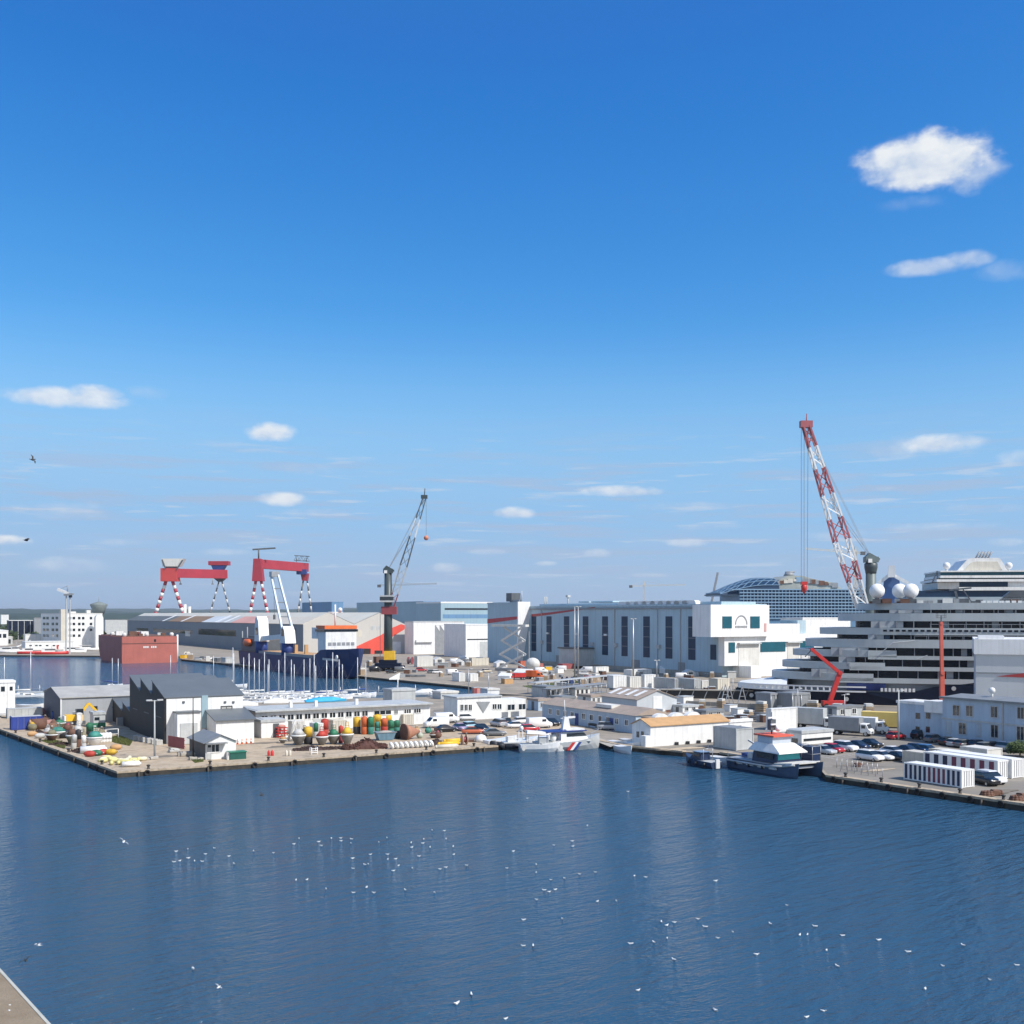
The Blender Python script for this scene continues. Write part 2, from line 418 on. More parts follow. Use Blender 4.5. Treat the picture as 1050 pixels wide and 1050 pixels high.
# kerb of dressed stone along the water, a real step
def copings(name, a, b, w=1.1, h=.14):
    d = (b - a).normalized(); nrm = Vector((-d.y, d.x, 0))
    L_ = (b - a).length; mb = MB(); s = 0
    while s < L_:
        t = min(s + rnd.uniform(2.2, 3.6), L_); hh = h + rnd.uniform(-.02, .02)
        p = [a + d*s - nrm*.06, a + d*(t-.04) - nrm*.06, a + d*(t-.04) + nrm*w, a + d*s + nrm*w]
        mb.loft([[(q.x, q.y, -.16) for q in p], [(q.x, q.y, hh) for q in p]], 0, False)
        s = t
    return struct(name, mb, coping)
copings('kerb', lw, corner); copings('kerb', corner, q1); copings('kerb', q2, q3); copings('kerb', q4, gp(640, 765)); copings('kerb', gp(640, 765), gp(700, 771)); copings('kerb', gp(738, 772), gp(838, 785.5)); copings('kerb', gp(847, 795.5), e3); copings('kerb', e3, e4, 1.0)
copings('kerb', gp(186, 676), gp(480, 704), 1.2)
# timber fender piles and ladders along the walls
def fenders(a, b, step, r=.16):
    d = (b - a).normalized(); nrm = Vector((-d.y, d.x, 0)); L_ = (b-a).length; s = 3.0; k = 0
    while s < L_:
        p = a + d*s - nrm*.24
        mb = MB(); mb.tube((0,0,-2.0), (0,0,rnd.uniform(-.25,.05)), r, r*.95, 7)
        o = mb.build('fender_pile', wood_wet, None, (p.x, p.y, 0)); 
        tag(o, 'dark wet timber fender pile against the quay wall', 'fender', 'fender piles along the quay wall')
        s += step * rnd.uniform(.85, 1.2); k += 1
wood_wet = mat('wet timber', (.05, .04, .03), .6, .3, 1.0)
fenders(lw, corner, 9); fenders(corner, q1, 11); fenders(gp(847, 795.5), e3, 11)

# wooded hills along the horizon
def hills(name, d, hmin, hmax, seed, m, x0=-1.2, x1=1.2, step=.004):
    r = random.Random(seed); mb = MB(); xs = []; k = x0
    a = [(r.uniform(2, 9), r.uniform(0, 6.3), r.uniform(.4, 1)) for _ in range(5)]
    fine = [(r.uniform(60, 300), r.uniform(0, 6.3)) for _ in range(6)]
    pts = []
    while k <= x1:
        v = sum(w*math.sin(f*k*3+p) for f, p, w in a)/3.2
        fv = sum(math.sin(f*k+p) for f, p in fine)/6
        pts.append((k*d, hmin + (hmax-hmin)*(.5+.5*max(-1, min(1, v))) + fv*(hmax-hmin)*.16 + r.uniform(0, 2.2))); k += step
    vs = []; fs = []
    for i, (x, h) in enumerate(pts):
        vs += [(x, d, -3), (x, d+h*6, h*.75), (x, d+h*14, h), (x, d+h*40, -3)]
        if i: 
            for j in range(3): fs.append(((i-1)*4+j, i*4+j, i*4+j+1, (i-1)*4+j+1))
    mb.add(vs, fs, 0, True)
    return struct(name, mb, m)
wooded = mat('wooded hillside', (.025, .05, .03), .9, .5, .012)
hills('hills', 3600, 16, 34, 3, wooded); hills('hills', 6200, 30, 62, 11, wooded); hills('hills', 9500, 45, 95, 5, wooded)
# belts of far trees, each one mass
def treebelt(px0, px1, d, h, seed, step=5.0):
    r = random.Random(seed); mb = MB()
    x0 = (px0-CX)/F*d; x1 = (px1-CX)/F*d; x = x0
    while x < x1:
        s = h*r.uniform(.55, 1.0); yy = d + r.uniform(0, 25)
        for _ in range(40):
            th = r.uniform(0, 6.28); ph = r.uniform(-.4, 1); q = r.uniform(.6, 1.0)
            c = Vector((x + math.cos(th)*s*.42*q*math.sqrt(1-ph*ph if ph > 0 else 1), yy + math.sin(th)*s*.4*q, s*.5 + ph*s*.45*q))
            a = Vector((r.uniform(-1,1), r.uniform(-1,1), r.uniform(-1,1))).normalized()*s*.13; b_ = a.orthogonal()*r.uniform(.6,1.1)
            mb.add([c-a-b_, c+a-b_, c+a+b_, c-a+b_], [(0,1,2,3)])
        x += step*r.uniform(.5, 1.4)
    return tag(mb.build('distant_woods', leafm), kind='stuff')
leafm = mat('dark foliage', (.035, .06, .02), .8, .5, .4)
treebelt(-40, 345, 1250, 13, 1, 9); treebelt(-30, 128, 900, 11, 2, 8); treebelt(430, 545, 1500, 16, 4, 12); treebelt(800, 1090, 900, 14, 6, 12)

# the air: pale haze, sky outside it
mb = MB(); mb.box(-31000, 31000, -400, 31000, -9, 190)
hz = mb.build('haze', bpy.data.materials.new('haze air'))
hz['kind'] = 'stuff'
hm = hz.data.materials[0]; hm.use_nodes = True; hm.node_tree.nodes.clear()
pv = hm.node_tree.nodes.new('ShaderNodeVolumePrincipled'); ho = hm.node_tree.nodes.new('ShaderNodeOutputMaterial')
pv.inputs['Color'].default_value = (.88, .94, 1.0, 1); pv.inputs['Density'].default_value = HAZE = 0.00005; pv.inputs['Anisotropy'].default_value = 0.2
hm.node_tree.links.new(pv.outputs[0], ho.inputs['Volume'])
# ---------------------------------------------------------------- generic builders
def gable(mb, x0, x1, y0, y1, h, rise, axis, mi=0):
    if axis == 'y': mb.prism([(x0,0),(x1,0),(x1,h),((x0+x1)/2,h+rise),(x0,h)], y0, y1, 'y', mi)
    else: mb.prism([(y0,0),(y1,0),(y1,h),((y0+y1)/2,h+rise),(y0,h)], x0, x1, 'x', mi)
def gable_roof(mb, x0, x1, y0, y1, h, rise, axis, over=.35, th=.16, mi=0):
    a, b = (x0, x1) if axis == 'y' else (y0, y1)
    m = (a+b)/2; k = rise/(m-a); a -= over; b += over; e = h - over*k + .02; t = h + rise + .02
    prof = [(a, e), (m, t), (b, e), (b, e+th), (m, t+th), (a, e+th)]
    c, d = (y0, y1) if axis == 'y' else (x0, x1)
    mb.prism(prof, c-over, d+over, 'y' if axis == 'y' else 'x', mi)
def window(root, fr, px0, py0, px1, py1, side='front', m=None, frame=None, name='window', proud=.06, off=0.0, bars=1):
    """A window placed on the sunny ('front') or the shaded ('left') face by its corners in the picture: frame with the pane as its sub-part."""
    m = m or glass
    fx, fz = (fr.x, fr.zx) if side == 'front' else (fr.y, fr.zy)
    a, b = sorted((fx(px0, off), fx(px1, off))); mid = (px0+px1)/2
    z0, z1 = fz(mid, py1, off), fz(mid, py0, off)
    return window_at(root, side, a, b, z0, z1, m, frame, name, proud, off, bars)
def window_at(root, side, a, b, z0, z1, m, frame=None, name='window', proud=.06, off=0.0, bars=1):
    def bx(q, u0, u1, p0, p1, w0, w1):
        if side == 'front': q.box(u0, u1, off-p1, off-p0, w0, w1)
        else: q.box(off-p1, off-p0, u0, u1, w0, w1)
    if frame is None:
        q = MB(); bx(q, a, b, -.05, proud, z0, z1)
        return q.build(name, m, root)
    t = min(.14, (b-a)*.12)
    q = MB(); bx(q, a-t, b+t, -.05, proud+.03, z1, z1+t); bx(q, a-t, b+t, -.05, proud+.05, z0-t, z0)
    bx(q, a-t, a, -.05, proud+.03, z0, z1); bx(q, b, b+t, -.05, proud+.03, z0, z1)
    for i in range(bars):
        c = a + (b-a)*(i+1)/(bars+1); bx(q, c-t*.35, c+t*.35, proud-.01, proud+.025, z0, z1)
    o = q.build(name, frame, root)
    q = MB(); bx(q, a, b, -.05, proud-.02, z0, z1); q.build('pane', m, o)
    return o
def lattice(mb, p0, p1, w0, w1, n, r, mi=0, side=None):
    p0, p1 = Vector(p0), Vector(p1); d = (p1-p0).normalized()
    a = (side or Vector((0,1,0))).normalized(); b = d.cross(a).normalized(); a = b.cross(d)
    def c(t, i):
        w = (w0+(w1-w0)*t)/2; p = p0.lerp(p1, t)
        return p + a*(w if i in (0, 1) else -w) + b*(w if i in (1, 2) else -w)
    for i in range(4): mb.tube(c(0,i), c(1,i), r, r, 4, mi)
    for k in range(n):
        t, u = k/n, (k+1)/n
        for i in range(4):
            j = (i+1) % 4
            mb.tube(c(t, i), c(u, j), r*.55, r*.55, 3, mi) if (k+i) % 2 else mb.tube(c(t, j), c(u, i), r*.55, r*.55, 3, mi)
    return mb

# ---------------------------------------------------------------- far town beyond the basin
def block(name, label, cat, px, py, rx, lx, top, wall, roof, wins=None, par=.5, group=None, z=0.0, deg=GA, D=None):
    """A flat-roofed building from its near edge's foot (px,py), the columns where its two faces end and the row of its top."""
    fr = Fr(px, py, z, deg); W = fr.x(rx); D = D or fr.y(lx); h = H - (top-HY)/F*fr.o.y - z
    t = thing(name, label, cat, fr.o, R(deg), group)
    mb = MB(); mb.box(0, W, 0, D, 0, h); mb.build('wall', wall, t)
    mb = MB(); mb.box(-.15, W+.15, -.15, D+.15, h, h+par); mb.box(.6, W-.6, .6, D-.6, h+par, h+par+.06); mb.build('roof', roof, t)
    return t, fr, W, D, h
t, fr, W, D, h = block('office_block', 'white four storey office block with rows of small windows beyond the basin', 'office block', 62, 664, 105, 42, 629.5, white, offwhite)
q = MB(); a, b = fr.x(62.2), fr.x(69); q.box(a, b, -1.2, 3, 0, h+3.2); q.build('stair_tower', cream, t)
for fy in (632.5, 638.5, 644.5, 650.5):
    for x0 in (70.5, 74.5, 80, 84, 92, 97, 101):
        if fy > 645 and x0 > 82: continue
        window(t, fr, x0, fy, x0+2.6, fy+2.6)
    for x0 in (44, 47.5, 53, 57): window(t, fr, x0, fy, x0+2.6, fy+2.6, 'left')
for x0, x1, k in ((46, 54, 1.6), (72, 79, 1.2), (90, 94, 2.2)):
    a, b = fr.x(max(x0, 63)), fr.x(max(x1, 66)); q = MB(); q.box(a, b, 4, 9, h+.5, h+.5+k); q.build('roof_plant', offwhite, t)
fr = Fr(98, 664); t = thing('stair_turret', 'white round topped tower at the end of the office block', 'tower', fr.o, R(GA))
q = MB(); q.box(0, 5.2, 0, 6, 0, 20); q.build('wall', white, t); q = MB(); q.prism([(0+2.6+2.6*math.cos(a*math.pi/8), 20+2.6*math.sin(a*math.pi/8)*1.1) for a in range(9)], 0, 6, 'y'); q.build('roof', white, t)
towercol = mat('weathered green grey concrete', (.19, .225, .22), .8, .2, .3, streak=.2)
p = at(101.3, 640, 815); t = thing('control_tower', 'grey mushroom shaped control tower with a wide cone top and mast', 'tower', (p.x, p.y, 0))
q = MB(); q.lathe([(3.0, 0), (3.0, 24)], 14); q.build('shaft', towercol, t)
q = MB(); q.lathe([(3.6, 23), (5.0, 27), (6.2, 30.0), (6.0, 30.6), (1.2, 32.4)], 16); q.build('lookout_roof', towercol, t)
q = MB(); q.tube((0,0,32), (0,0,36), .15); q.build('mast', mgrey, t)
t, fr, W, D, h = block('white_hall', 'long low white hall with a thin row of windows by the far water', 'hall', 26, 666.5, 75.5, 22, 658.8, white, offwhite)
for x0 in (30, 36, 40, 47, 54, 58): window(t, fr, x0, 661.3, x0+2.6, 662.6)
q = MB(); q.box(fr.x(58), fr.x(60), -.08, 0.1, .3, 3); q.build('door', red, t)
block('white_workshop', 'white two storey workshop with a stepped roof before the office block', 'workshop', 26, 661, 60, 24, 651, white, offwhite)
t, fr, W, D, h = block('glass_warehouse', 'dark glass fronted warehouse with a white roof edge beyond the basin', 'warehouse', 9, 656, 34, 7, 636.5, navy, white)
for k in range(4): q = MB(); q.box(W*k/4+W*.12, W*k/4+W*.12+.5, -.3, .2, 0, h-.4); q.build('column', lgrey, t)
block('grey_warehouse', 'plain blue grey warehouse between the glass one and the office block', 'warehouse', 35, 656, 43, 34, 634, mgrey, mgrey)
block('white_depot', 'small white flat roofed depot at the edge of the far town', 'depot', 1, 640, 9, -6, 630.5, white, offwhite)
t, fr, W, D, h = block('harbour_building', 'white harbour building with open bays at the far quay', 'harbour building', -4, 662, 8.5, -12, 647, white, white)
for x0 in (-2, 3): window(t, fr, x0, 650, x0+3.5, 654)
t, fr, W, D, h = block('net_store', 'grey store with a dark open bay below the glass warehouse', 'store', 4.5, 661, 13, 2, 653.5, lgrey, offwhite)
window(t, fr, 6, 655.5, 11, 660)
t, fr, W, D, h = block('dark_shed', 'dark open fronted shed with pale posts beside the office block', 'shed', 81, 662.5, 101, 78, 645.5, dgrey, mgrey)
for x0 in (83, 91, 98): q = MB(); a = fr.x(x0); q.box(a, a+.7, -.25, .1, 0, h-.6); q.build('post', offwhite, t)
block('brown_shed', 'low brown shed with a tan roof behind the red barge', 'shed', 113, 650, 126, 108, 639.5, brown, rooftan)
block('low_store', 'long low dark roofed store between the tower and the shipyard shed', 'store', 108, 652, 142, 104, 635.5, lgrey, dgrey, D=20)
# ramp, tents and boats lined on the far quay
p = gp(17, 664); t = thing('loading_ramp', 'white loading ramp sloping up beside the harbour building', 'ramp', p, R(20))
q = MB(); q.prism([(0,0),(9,4.4),(9,5.2),(0,.9)], -1.2, 1.2); q.build('deck', white, t); q = MB(); q.box(8.2, 8.7, -1, 1, 0, 4); q.build('trestle', mgrey, t)
for i, (px, py, s, m, lab) in enumerate([(8, 669.5, 7, white, 'small white cabin boat laid up on the far quay'), (17, 669, 6, white, 'white tarped boat next to the cabin boat on the far quay'), (31, 670.5, 7, red, 'red trawler by the white hall across the basin'), (53, 671, 9, red, 'long red and white trawler by the white hall across the basin'), (74, 669.5, 8, white, 'white boat laid up at the end of the white hall'), (90, 667, 8, white, 'white covered boat near the dark shed')]):
    p = gp(px, py); t = thing('fishing_boat', lab, 'boat', p, R(rnd.uniform(5, 30)), 'boats laid up on the far quay')
    q = MB(); q.loft([[(x, -w, .4+k), (x, -w*.7, 0), (x, w*.7, 0), (x, w, .4+k), (x, w, 1.5+k), (x, -w, 1.5+k)] for x, w, k in ((-s, 1.3, 0), (s*.3, 1.7, 0), (s*.8, .9, .25), (s, .1, .6))]); q.build('hull', m, t)
    q = MB(); q.box(-s*.6, s*.2, -1.1, 1.1, 1.45, 3.3); q.box(-s*.65, s*.3, -1.25, 1.25, 3.3, 3.45); q.build('wheelhouse', white, t)
    q = MB(); q.tube((0,0,3.4), (0,0,6.5), .1); q.build('mast', steel, t)
    q = MB(); q.box(-s*.4, s*.22, -1.14, 1.14, 2.4, 3.0); q.build('window', glass, t)
# white harbour crane on two thin legs
p0 = at(69.8, 664, 640); t = thing('harbour_crane', 'white harbour crane with a short jib high on two thin legs', 'crane', (p0.x, p0.y, 0))
def LL(px, py): v = at(px, py, 640); return Vector((v.x-p0.x, 0, v.z))
for px in (67.8, 71.6):
    q = MB(); q.tube((LL(px, 0).x, 0, 0), LL(px+.2, 611), .5, .42, 5); q.build('leg', lgrey, t)
q = MB(); q.beam(LL(66, 610), LL(75, 609.2), 2.2, 1.1); q.build('slewing_deck', mgrey, t)
q = MB(); q.beam(LL(70, 608.5), LL(59, 604.2), 1.3, 1.5); q.build('jib', white, t)
q = MB(); q.tube(LL(69.3, 609), LL(69.4, 600.3), .4); q.tube(LL(69.4, 600.5), LL(61, 604.6), .12, .12, 3); q.build('mast', mgrey, t)
q = MB(); q.cbox(LL(72.2, 611.4), (1.5, 1.5, 1.5)); q.build('counterweight', black, t)

# ---------------------------------------------------------------- the two red portal cranes of the shipyard
redfade = mat('faded red paint', (.36, .032, .05), .5, .15, .1, streak=.1); redpale = mat('lighter red paint', (.52, .06, .055), .55, .15, .1)  # the second red is lighter, for a leg head
def striped_leg(t, p0, p1, r0, r1, n, ma=None, mb_=None):
    p0, p1 = Vector(p0), Vector(p1); q = MB()
    for k in range(n):
        a, b = p0.lerp(p1, k/n), p0.lerp(p1, (k+1)/n); ra, rb = r0+(r1-r0)*k/n, r0+(r1-r0)*(k+1)/n
        q.tube(a, b, ra, rb, 8, (k+1) % 2)
    return q.build('leg', [ma or white, mb_ or redfade], t)
def gantry(label, base, pts, kind):
    Yl, Yr = pts['d']
    o = at(pts['o'], 630, Yl); o.z = 0
    t = thing('portal_crane', label, 'crane', o, 0, 'red portal cranes of the shipyard')
    A = lambda px, py, d=Yl: at(px, py, d) - o
    def B(px, py, d=Yl): return A(px, py, d)
    (bx0, by0, bx1, by1) = pts['beam']; th = 9.2/F*Yl
    q = MB(); c0, c1 = B(bx0, by0, Yl), B(bx1, by1, Yr); q.beam(c0, c1, 7, th); q.build('girder', redfade, t)
    dirn = (c1-c0); dirn.z = 0; dirn.normalize(); side = Vector((-dirn.y, dirn.x, 0))
    for (px, dd, foot, head, r) in pts['legs']:
        for s, f in zip((-1, 1), foot):
            top = B(head[0] + s*head[2], head[1], dd); bot = B(f, 630, dd); bot.z = 0
            # the feet splay along the picture and the row of the feet is read at roof height, so carry the line to the ground
            fy = B(f, 625, dd); k = (top.z)/(top.z-fy.z); bot = top + (fy-top)*k
            striped_leg(t, top, bot, r*.8, r, 15, white if r > 1.3 else offwhite, redfade if r > 1.3 else dgrey)
    return t, A, dirn, side
t, A, dn, sd = gantry('red portal crane with a pale flared machine house above its banded legs', None, dict(d=(1050, 1098), o=180, beam=(180, 587.8, 231, 588.8), legs=[(0, 1050, (161, 186.5), (173.5, 596, 3.4), 2.0), (0, 1098, (216.5, 235), (226, 595, 1.2), .9)]), 0)
q = MB(); q.cbox(A(174.5, 589.5), (15.5, 10, 12.5)); q.build('leg_head', redpale, t)
q = MB(); q.prism([(A(168.5,581).x, A(0,581).z), (A(185,581).x, A(0,581).z), (A(189.5,573).x, A(0,573).z), (A(167,573).x, A(0,573).z)], -5, 5); q.build('machine_house', offwhite, t)
for a, b in (((168, 574), (171.5, 583)), ((189, 574.5), (183, 584))): q = MB(); q.beam(A(*a) - Vector((0, 5.6, 0)), A(*b) - Vector((0, 5.6, 0)), .8, 1.2); q.build('strut', dgrey, t)
q = MB(); q.cbox(A(176, 581.5), (9, 8, 3)); q.build('trolley', dgrey, t)
q = MB(); a = A(225, 577.6, 1098); q.cbox(a, (20, 9, 4)); q.build('machine_house', redfade, t)
q = MB(); q.prism([(A(217.5,0,1098).x, A(0,579.8,1098).z), (A(232,0,1098).x, A(0,579.8,1098).z), (A(229,0,1098).x, A(0,584.6,1098).z), (A(219.5,0,1098).x, A(0,584.6,1098).z)], 44, 52); q.build('trolley', blue, t)
q = MB(); q.prism([(A(220,0,1098).x, A(0,593.2,1098).z), (A(231.5,0,1098).x, A(0,593.2,1098).z), (A(227.5,0,1098).x, A(0,596.5,1098).z), (A(224,0,1098).x, A(0,596.5,1098).z)], 45, 51); q.build('leg_head', dgrey, t)
for px in (185, 218): q = MB(); p = A(px, 593, 1075); q.tube(p, p - Vector((0,0,5)), .4); q.cbox(p - Vector((0,0,5.5)), (2,2,1.4)); q.build('hook_block', mgrey, t)
t, A, dn, sd = gantry('red portal crane with a solid red leg and dark crossbar mast', None, dict(d=(1060, 1118), o=264, beam=(262.5, 578, 314, 582), legs=[(0, 1060, (257, 273.5), (265, 595, 2.6), 1.7), (0, 1118, (306, 319), (313, 594, 1.8), 1.0)]), 0)
q = MB(); q.prism([(A(261,0).x, A(0,573).z), (A(268,0).x, A(0,573).z), (A(270.5,0).x, A(0,596).z), (A(259.5,0).x, A(0,596).z)], -5, 5); q.build('leg_head', redfade, t)
q = MB(); q.tube(A(265.2, 573), A(265.2, 562.5), .8); q.beam(A(259, 563.5), A(282.5, 562), 1.2, 1.5); q.build('mast', dgrey, t)
q = MB(); q.cbox(A(309.5, 586.5, 1112), (9.5, 8, 5)); q.build('machine_house', blue, t)
q = MB(); q.prism([(A(309,0,1118).x, A(0,588,1118).z), (A(316.5,0,1118).x, A(0,588,1118).z), (A(315.5,0,1118).x, A(0,595.5,1118).z), (A(310.5,0,1118).x, A(0,595.5,1118).z)], 53, 62); q.build('leg_head', redfade, t)
q = MB(); lattice(q, A(302, 572.2, 1112), A(317, 573, 1112), 5, 5, 5, .35); q.tube(A(304, 576, 1112), A(304, 572, 1112), .4); q.tube(A(314.5, 576, 1112), A(314.5, 572, 1112), .4); q.build('service_gantry', dgrey, t)
# distant tower cranes above the roofs
def tower_crane(label, px, base, top, jx, jy, cx, d, m, w=1.6):
    o = at(px, 630, d); o.z = 0; A = lambda x, y: at(x, y, d) - o
    t = thing('tower_crane', label, 'tower crane', o)
    zt = A(px, top).z
    q = MB(); lattice(q, (0,0,0), (0,0,zt), w, w, int(zt/3), w*.11); q.build('mast', m, t)
    q = MB(); lattice(q, (0,0,zt), A(jx, jy), w*.8, w*.6, 16, w*.09); q.build('jib', m, t)
    q = MB(); lattice(q, (0,0,zt), A(cx, top+.3), w*.8, w*.8, 5, w*.1); q.build('counter_jib', m, t)
    q = MB(); q.cbox(A(cx+.8, top+.9), (w*2, w*1.2, w*1.6)); q.build('counterweight', dgrey, t)
    q = MB(); q.prism([(-w*.7, zt), (w*.7, zt), (0, zt+w*3)], -w*.4, w*.4); q.tube((0,0,zt+w*3), A(jx+(px-jx)*.45, jy+(top-jy)*.45), w*.06, w*.06, 3); q.tube((0,0,zt+w*3), A(cx, top), w*.06, w*.06, 3); q.build('tower_peak', m, t)
    return t
tower_crane('distant dark tower crane whose level jib crosses behind the tall mobile crane', 397.5, 0, 600, 448, 598.4, 388, 1000, mgrey)
tower_crane('distant pale yellow tower crane standing behind the white roof vents', 660.5, 0, 600.5, 703, 599.6, 646, 1100, cream)
tower_crane('pale tower crane whose jib shows behind the red and white boom', 877, 0, 566.5, 826, 562.5, 884, 800, cream)

# ---------------------------------------------------------------- the long shipyard shed with its patched roof
fr = Fr(311, 672); W1 = fr.x(363); W2 = fr.x(415) - W1; D = 460; he = 17.3; ri = 6.7
t = thing('shipyard_shed', 'huge long grey shipyard shed with twin beige gables and a patched roof', 'shipyard shed', fr.o, R(GA))
shadew = mat('grey shed cladding', (.17, .20, .24), .6, .12, .05, panel=6, pdark=.12); beigew = mat('beige gable cladding', (.52, .50, .46), .6, .1, .05, panel=5, pdark=.06)
q = MB(); q.box(0, .5, 0.4, D, 0, he); q.box(0.5, W1+W2, D-.5, D, 0, he); q.box(W1+W2-.5, W1+W2, .4, D-.5, 0, he); q.build('wall', shadew, t)
q = MB(); gable(q, 0, W1-.05, 0, .4, he, ri, 'y'); q.build('gable_wall', beigew, t)
q = MB(); gable(q, W1, W1+W2, 0, .4, he, ri, 'y'); q.build('gable_wall', beigew, t)
def patch(y0, y1, x0, x1, m, dz=.0, name='roof_panel', bay=0):
    """One strip of roof on the near slope, from eave share x0 to ridge share x1."""
    w = W1/2; q = MB()
    a, b = x0*w, x1*w; za, zb = he + ri*x0 + .2 + dz, he + ri*x1 + .2 + dz
    q.add([(a-.4*(x0==0), y0, za), (b, y0, zb), (b, y1, zb), (a-.4*(x0==0), y1, za), (a, y0, za-.25), (b, y0, zb-.25), (b, y1, zb-.25), (a, y1, za-.25)],
          [(0,3,2,1),(4,5,6,7),(0,1,5,4),(1,2,6,5),(2,3,7,6),(3,0,4,7)])
    return q.build(name, m, t)
rw = mat('pale ridge sheets', (.62, .59, .50), .6, .1, .05, panel=4, pdark=.08)
ys = [fr.y(x) for x in (128, 173, 207, 225, 237, 262)] 
edges = [460] + ys[1:] + [0]
pal = [(.13, .14, .135), (.27, .17, .09), (.58, .62, .64), (.48, .49, .47), (.62, .33, .27), (.60, .55, .46)]
for k, c in enumerate(pal):
    y1_, y0_ = edges[k], edges[k+1]
    patch(y0_+.05, y1_-.05, 0, .62, mat('roof sheet %d' % k, c, .65, .12, .05, panel=5, pdark=.1))
patch(0, D, .62, 1.0, rw)
for yy in (fr.y(167), fr.y(186), fr.y(221), fr.y(230)): patch(yy-2.5, yy+2.5, 0, .7, white, .12, 'skylight')
q = MB()
for b0, w in ((0, W1), (W1, W2)):
    m = b0 + w/2
    q.add([(m, 0, he+ri+.2), (m, D, he+ri+.2), (b0+w-(0 if b0 == 0 else 0), D, he+.2), (b0+w, 0, he+.2)], [(0,1,2,3)])
    if b0: q.add([(m, 0, he+ri+.2), (m, D, he+ri+.2), (b0, D, he+.2), (b0, 0, he+.2)], [(3,2,1,0)])
q.build('roof_slope', rw, t)
for (a, b, z0, z1) in ((fr.y(197.5), fr.y(157), 8.4, 11.2), (fr.y(242), fr.y(203.5), 8.4, 12.6), (fr.y(152), fr.y(140), 8, 11)): window_at(t, 'left', min(a,b), max(a,b), z0, z1, glass)
window_at(t, 'left', fr.y(195), fr.y(190), 6.5, 10.5, offwhite, None, 'door')
q = MB(); q.box(-.3, -.02, 12, 26, 0, 15); q.build('door', dgrey, t)
# the red flash painted across the second gable and its small openings
def on_gable(poly, m, name, pr=.05):
    q = MB(); q.prism([(fr.x(x), fr.zx(x, y)) for x, y in poly], -pr, .02); return q.build(name, m, t)
flash = mat('red wall paint', (.72, .09, .06), .5, .1, .2)
on_gable([(365, 663), (391, 651), (399, 645), (411, 640), (415, 641), (415, 645), (400, 654.5), (394, 657), (394, 671.5), (363.5, 671.5)], flash, 'painted_flash')
on_gable([(372, 665), (380, 665), (380, 671.8), (372, 671.8)], black, 'doorway', .12)
on_gable([(384, 667), (392, 667), (392, 671.8), (384, 671.8)], black, 'doorway', .12)
on_gable([(402, 658), (411, 658), (411, 671.8), (402, 671.8)], white, 'door', .1)
on_gable([(362, 646), (371, 646), (371, 653), (362, 653)], cream, 'wall_panel', .09)
for a in (0, 1): on_gable([(380+a*6, 642.5), (384+a*6, 641), (385+a*6, 643), (383+a*6, 646), (380+a*6, 646)], lgrey, 'wall_emblem', .06)
p = at(192, 628, 980); p.z = 0; t = thing('chimney_stack', 'pair of pale stacks rising behind the shed roof', 'chimney', p)
for dx in (-2, 2): q = MB(); q.lathe([(1.5, 0), (1.4, 30 if dx > 0 else 32)], 10, (dx, 0, 0)); q.build('flue', offwhite, t)

# blue assembly halls, white halls
bluehall = mat('blue hall cladding', (.12, .25, .42), .5, .1, .03, panel=9, pdark=.3); paleblue = mat('pale blue cladding', (.30, .43, .50), .5, .1, .03, panel=4, pdark=.2)
block('assembly_hall', 'long blue assembly hall with ribbed walls behind the shed gables', 'assembly hall', 434, 651, 456, 340, 617.0, paleblue, bluehall, D=190)
fr = Fr(434, 651); 
block('assembly_hall', 'smaller blue hall rising above the shed roof beyond the ship crane', 'assembly hall', 340, 648, 352, 317, 617.5, bluehall, bluehall, D=110)
t, fr, W, D, h = block('storage_hall', 'white flat hall with dark gaps under its roof beyond the white sheds', 'hall', 452, 652, 505, 446, 618.5, paleblue, white, par=1.6, D=60)
window(t, fr, 456, 623.5, 500, 625.5); window(t, fr, 454, 630, 500, 634, 'front', bluehall)
t, fr, W, D, h = block('white_shed', 'white metal shed with a saw edged grey door curtain', 'shed', 424, 671, 476, 415, 638, whitec, lgrey)
q = MB(); q.box(fr.x(446), fr.x(474.5), -.12, .1, 0, fr.zx(460, 641)); q.build('door', mgrey, t)
for k in range(6):
    a = fr.x(446.5+k*4.7); b = fr.x(450.5+k*4.7); z = fr.zx(460, 641.2); q = MB(); q.prism([(a, z), (b, z), (b, z-3.4)], -.3, -.14); q.build('curtain_strip', white, t)
window(t, fr, 426, 656, 443, 658.5, 'front', white, None, 'canopy', 1.2)
t, fr, W, D, h = block('white_shed', 'white shed in two tiers joined to the saw edged one', 'shed', 477.5, 674, 503, 474, 641, whitec, white, D=25)
window(t, fr, 479, 655, 502, 656.2); q = MB(); q.box(fr.x(492), fr.x(501), -.1, .1, 0, fr.zx(496, 658)); q.build('door', lgrey, t)
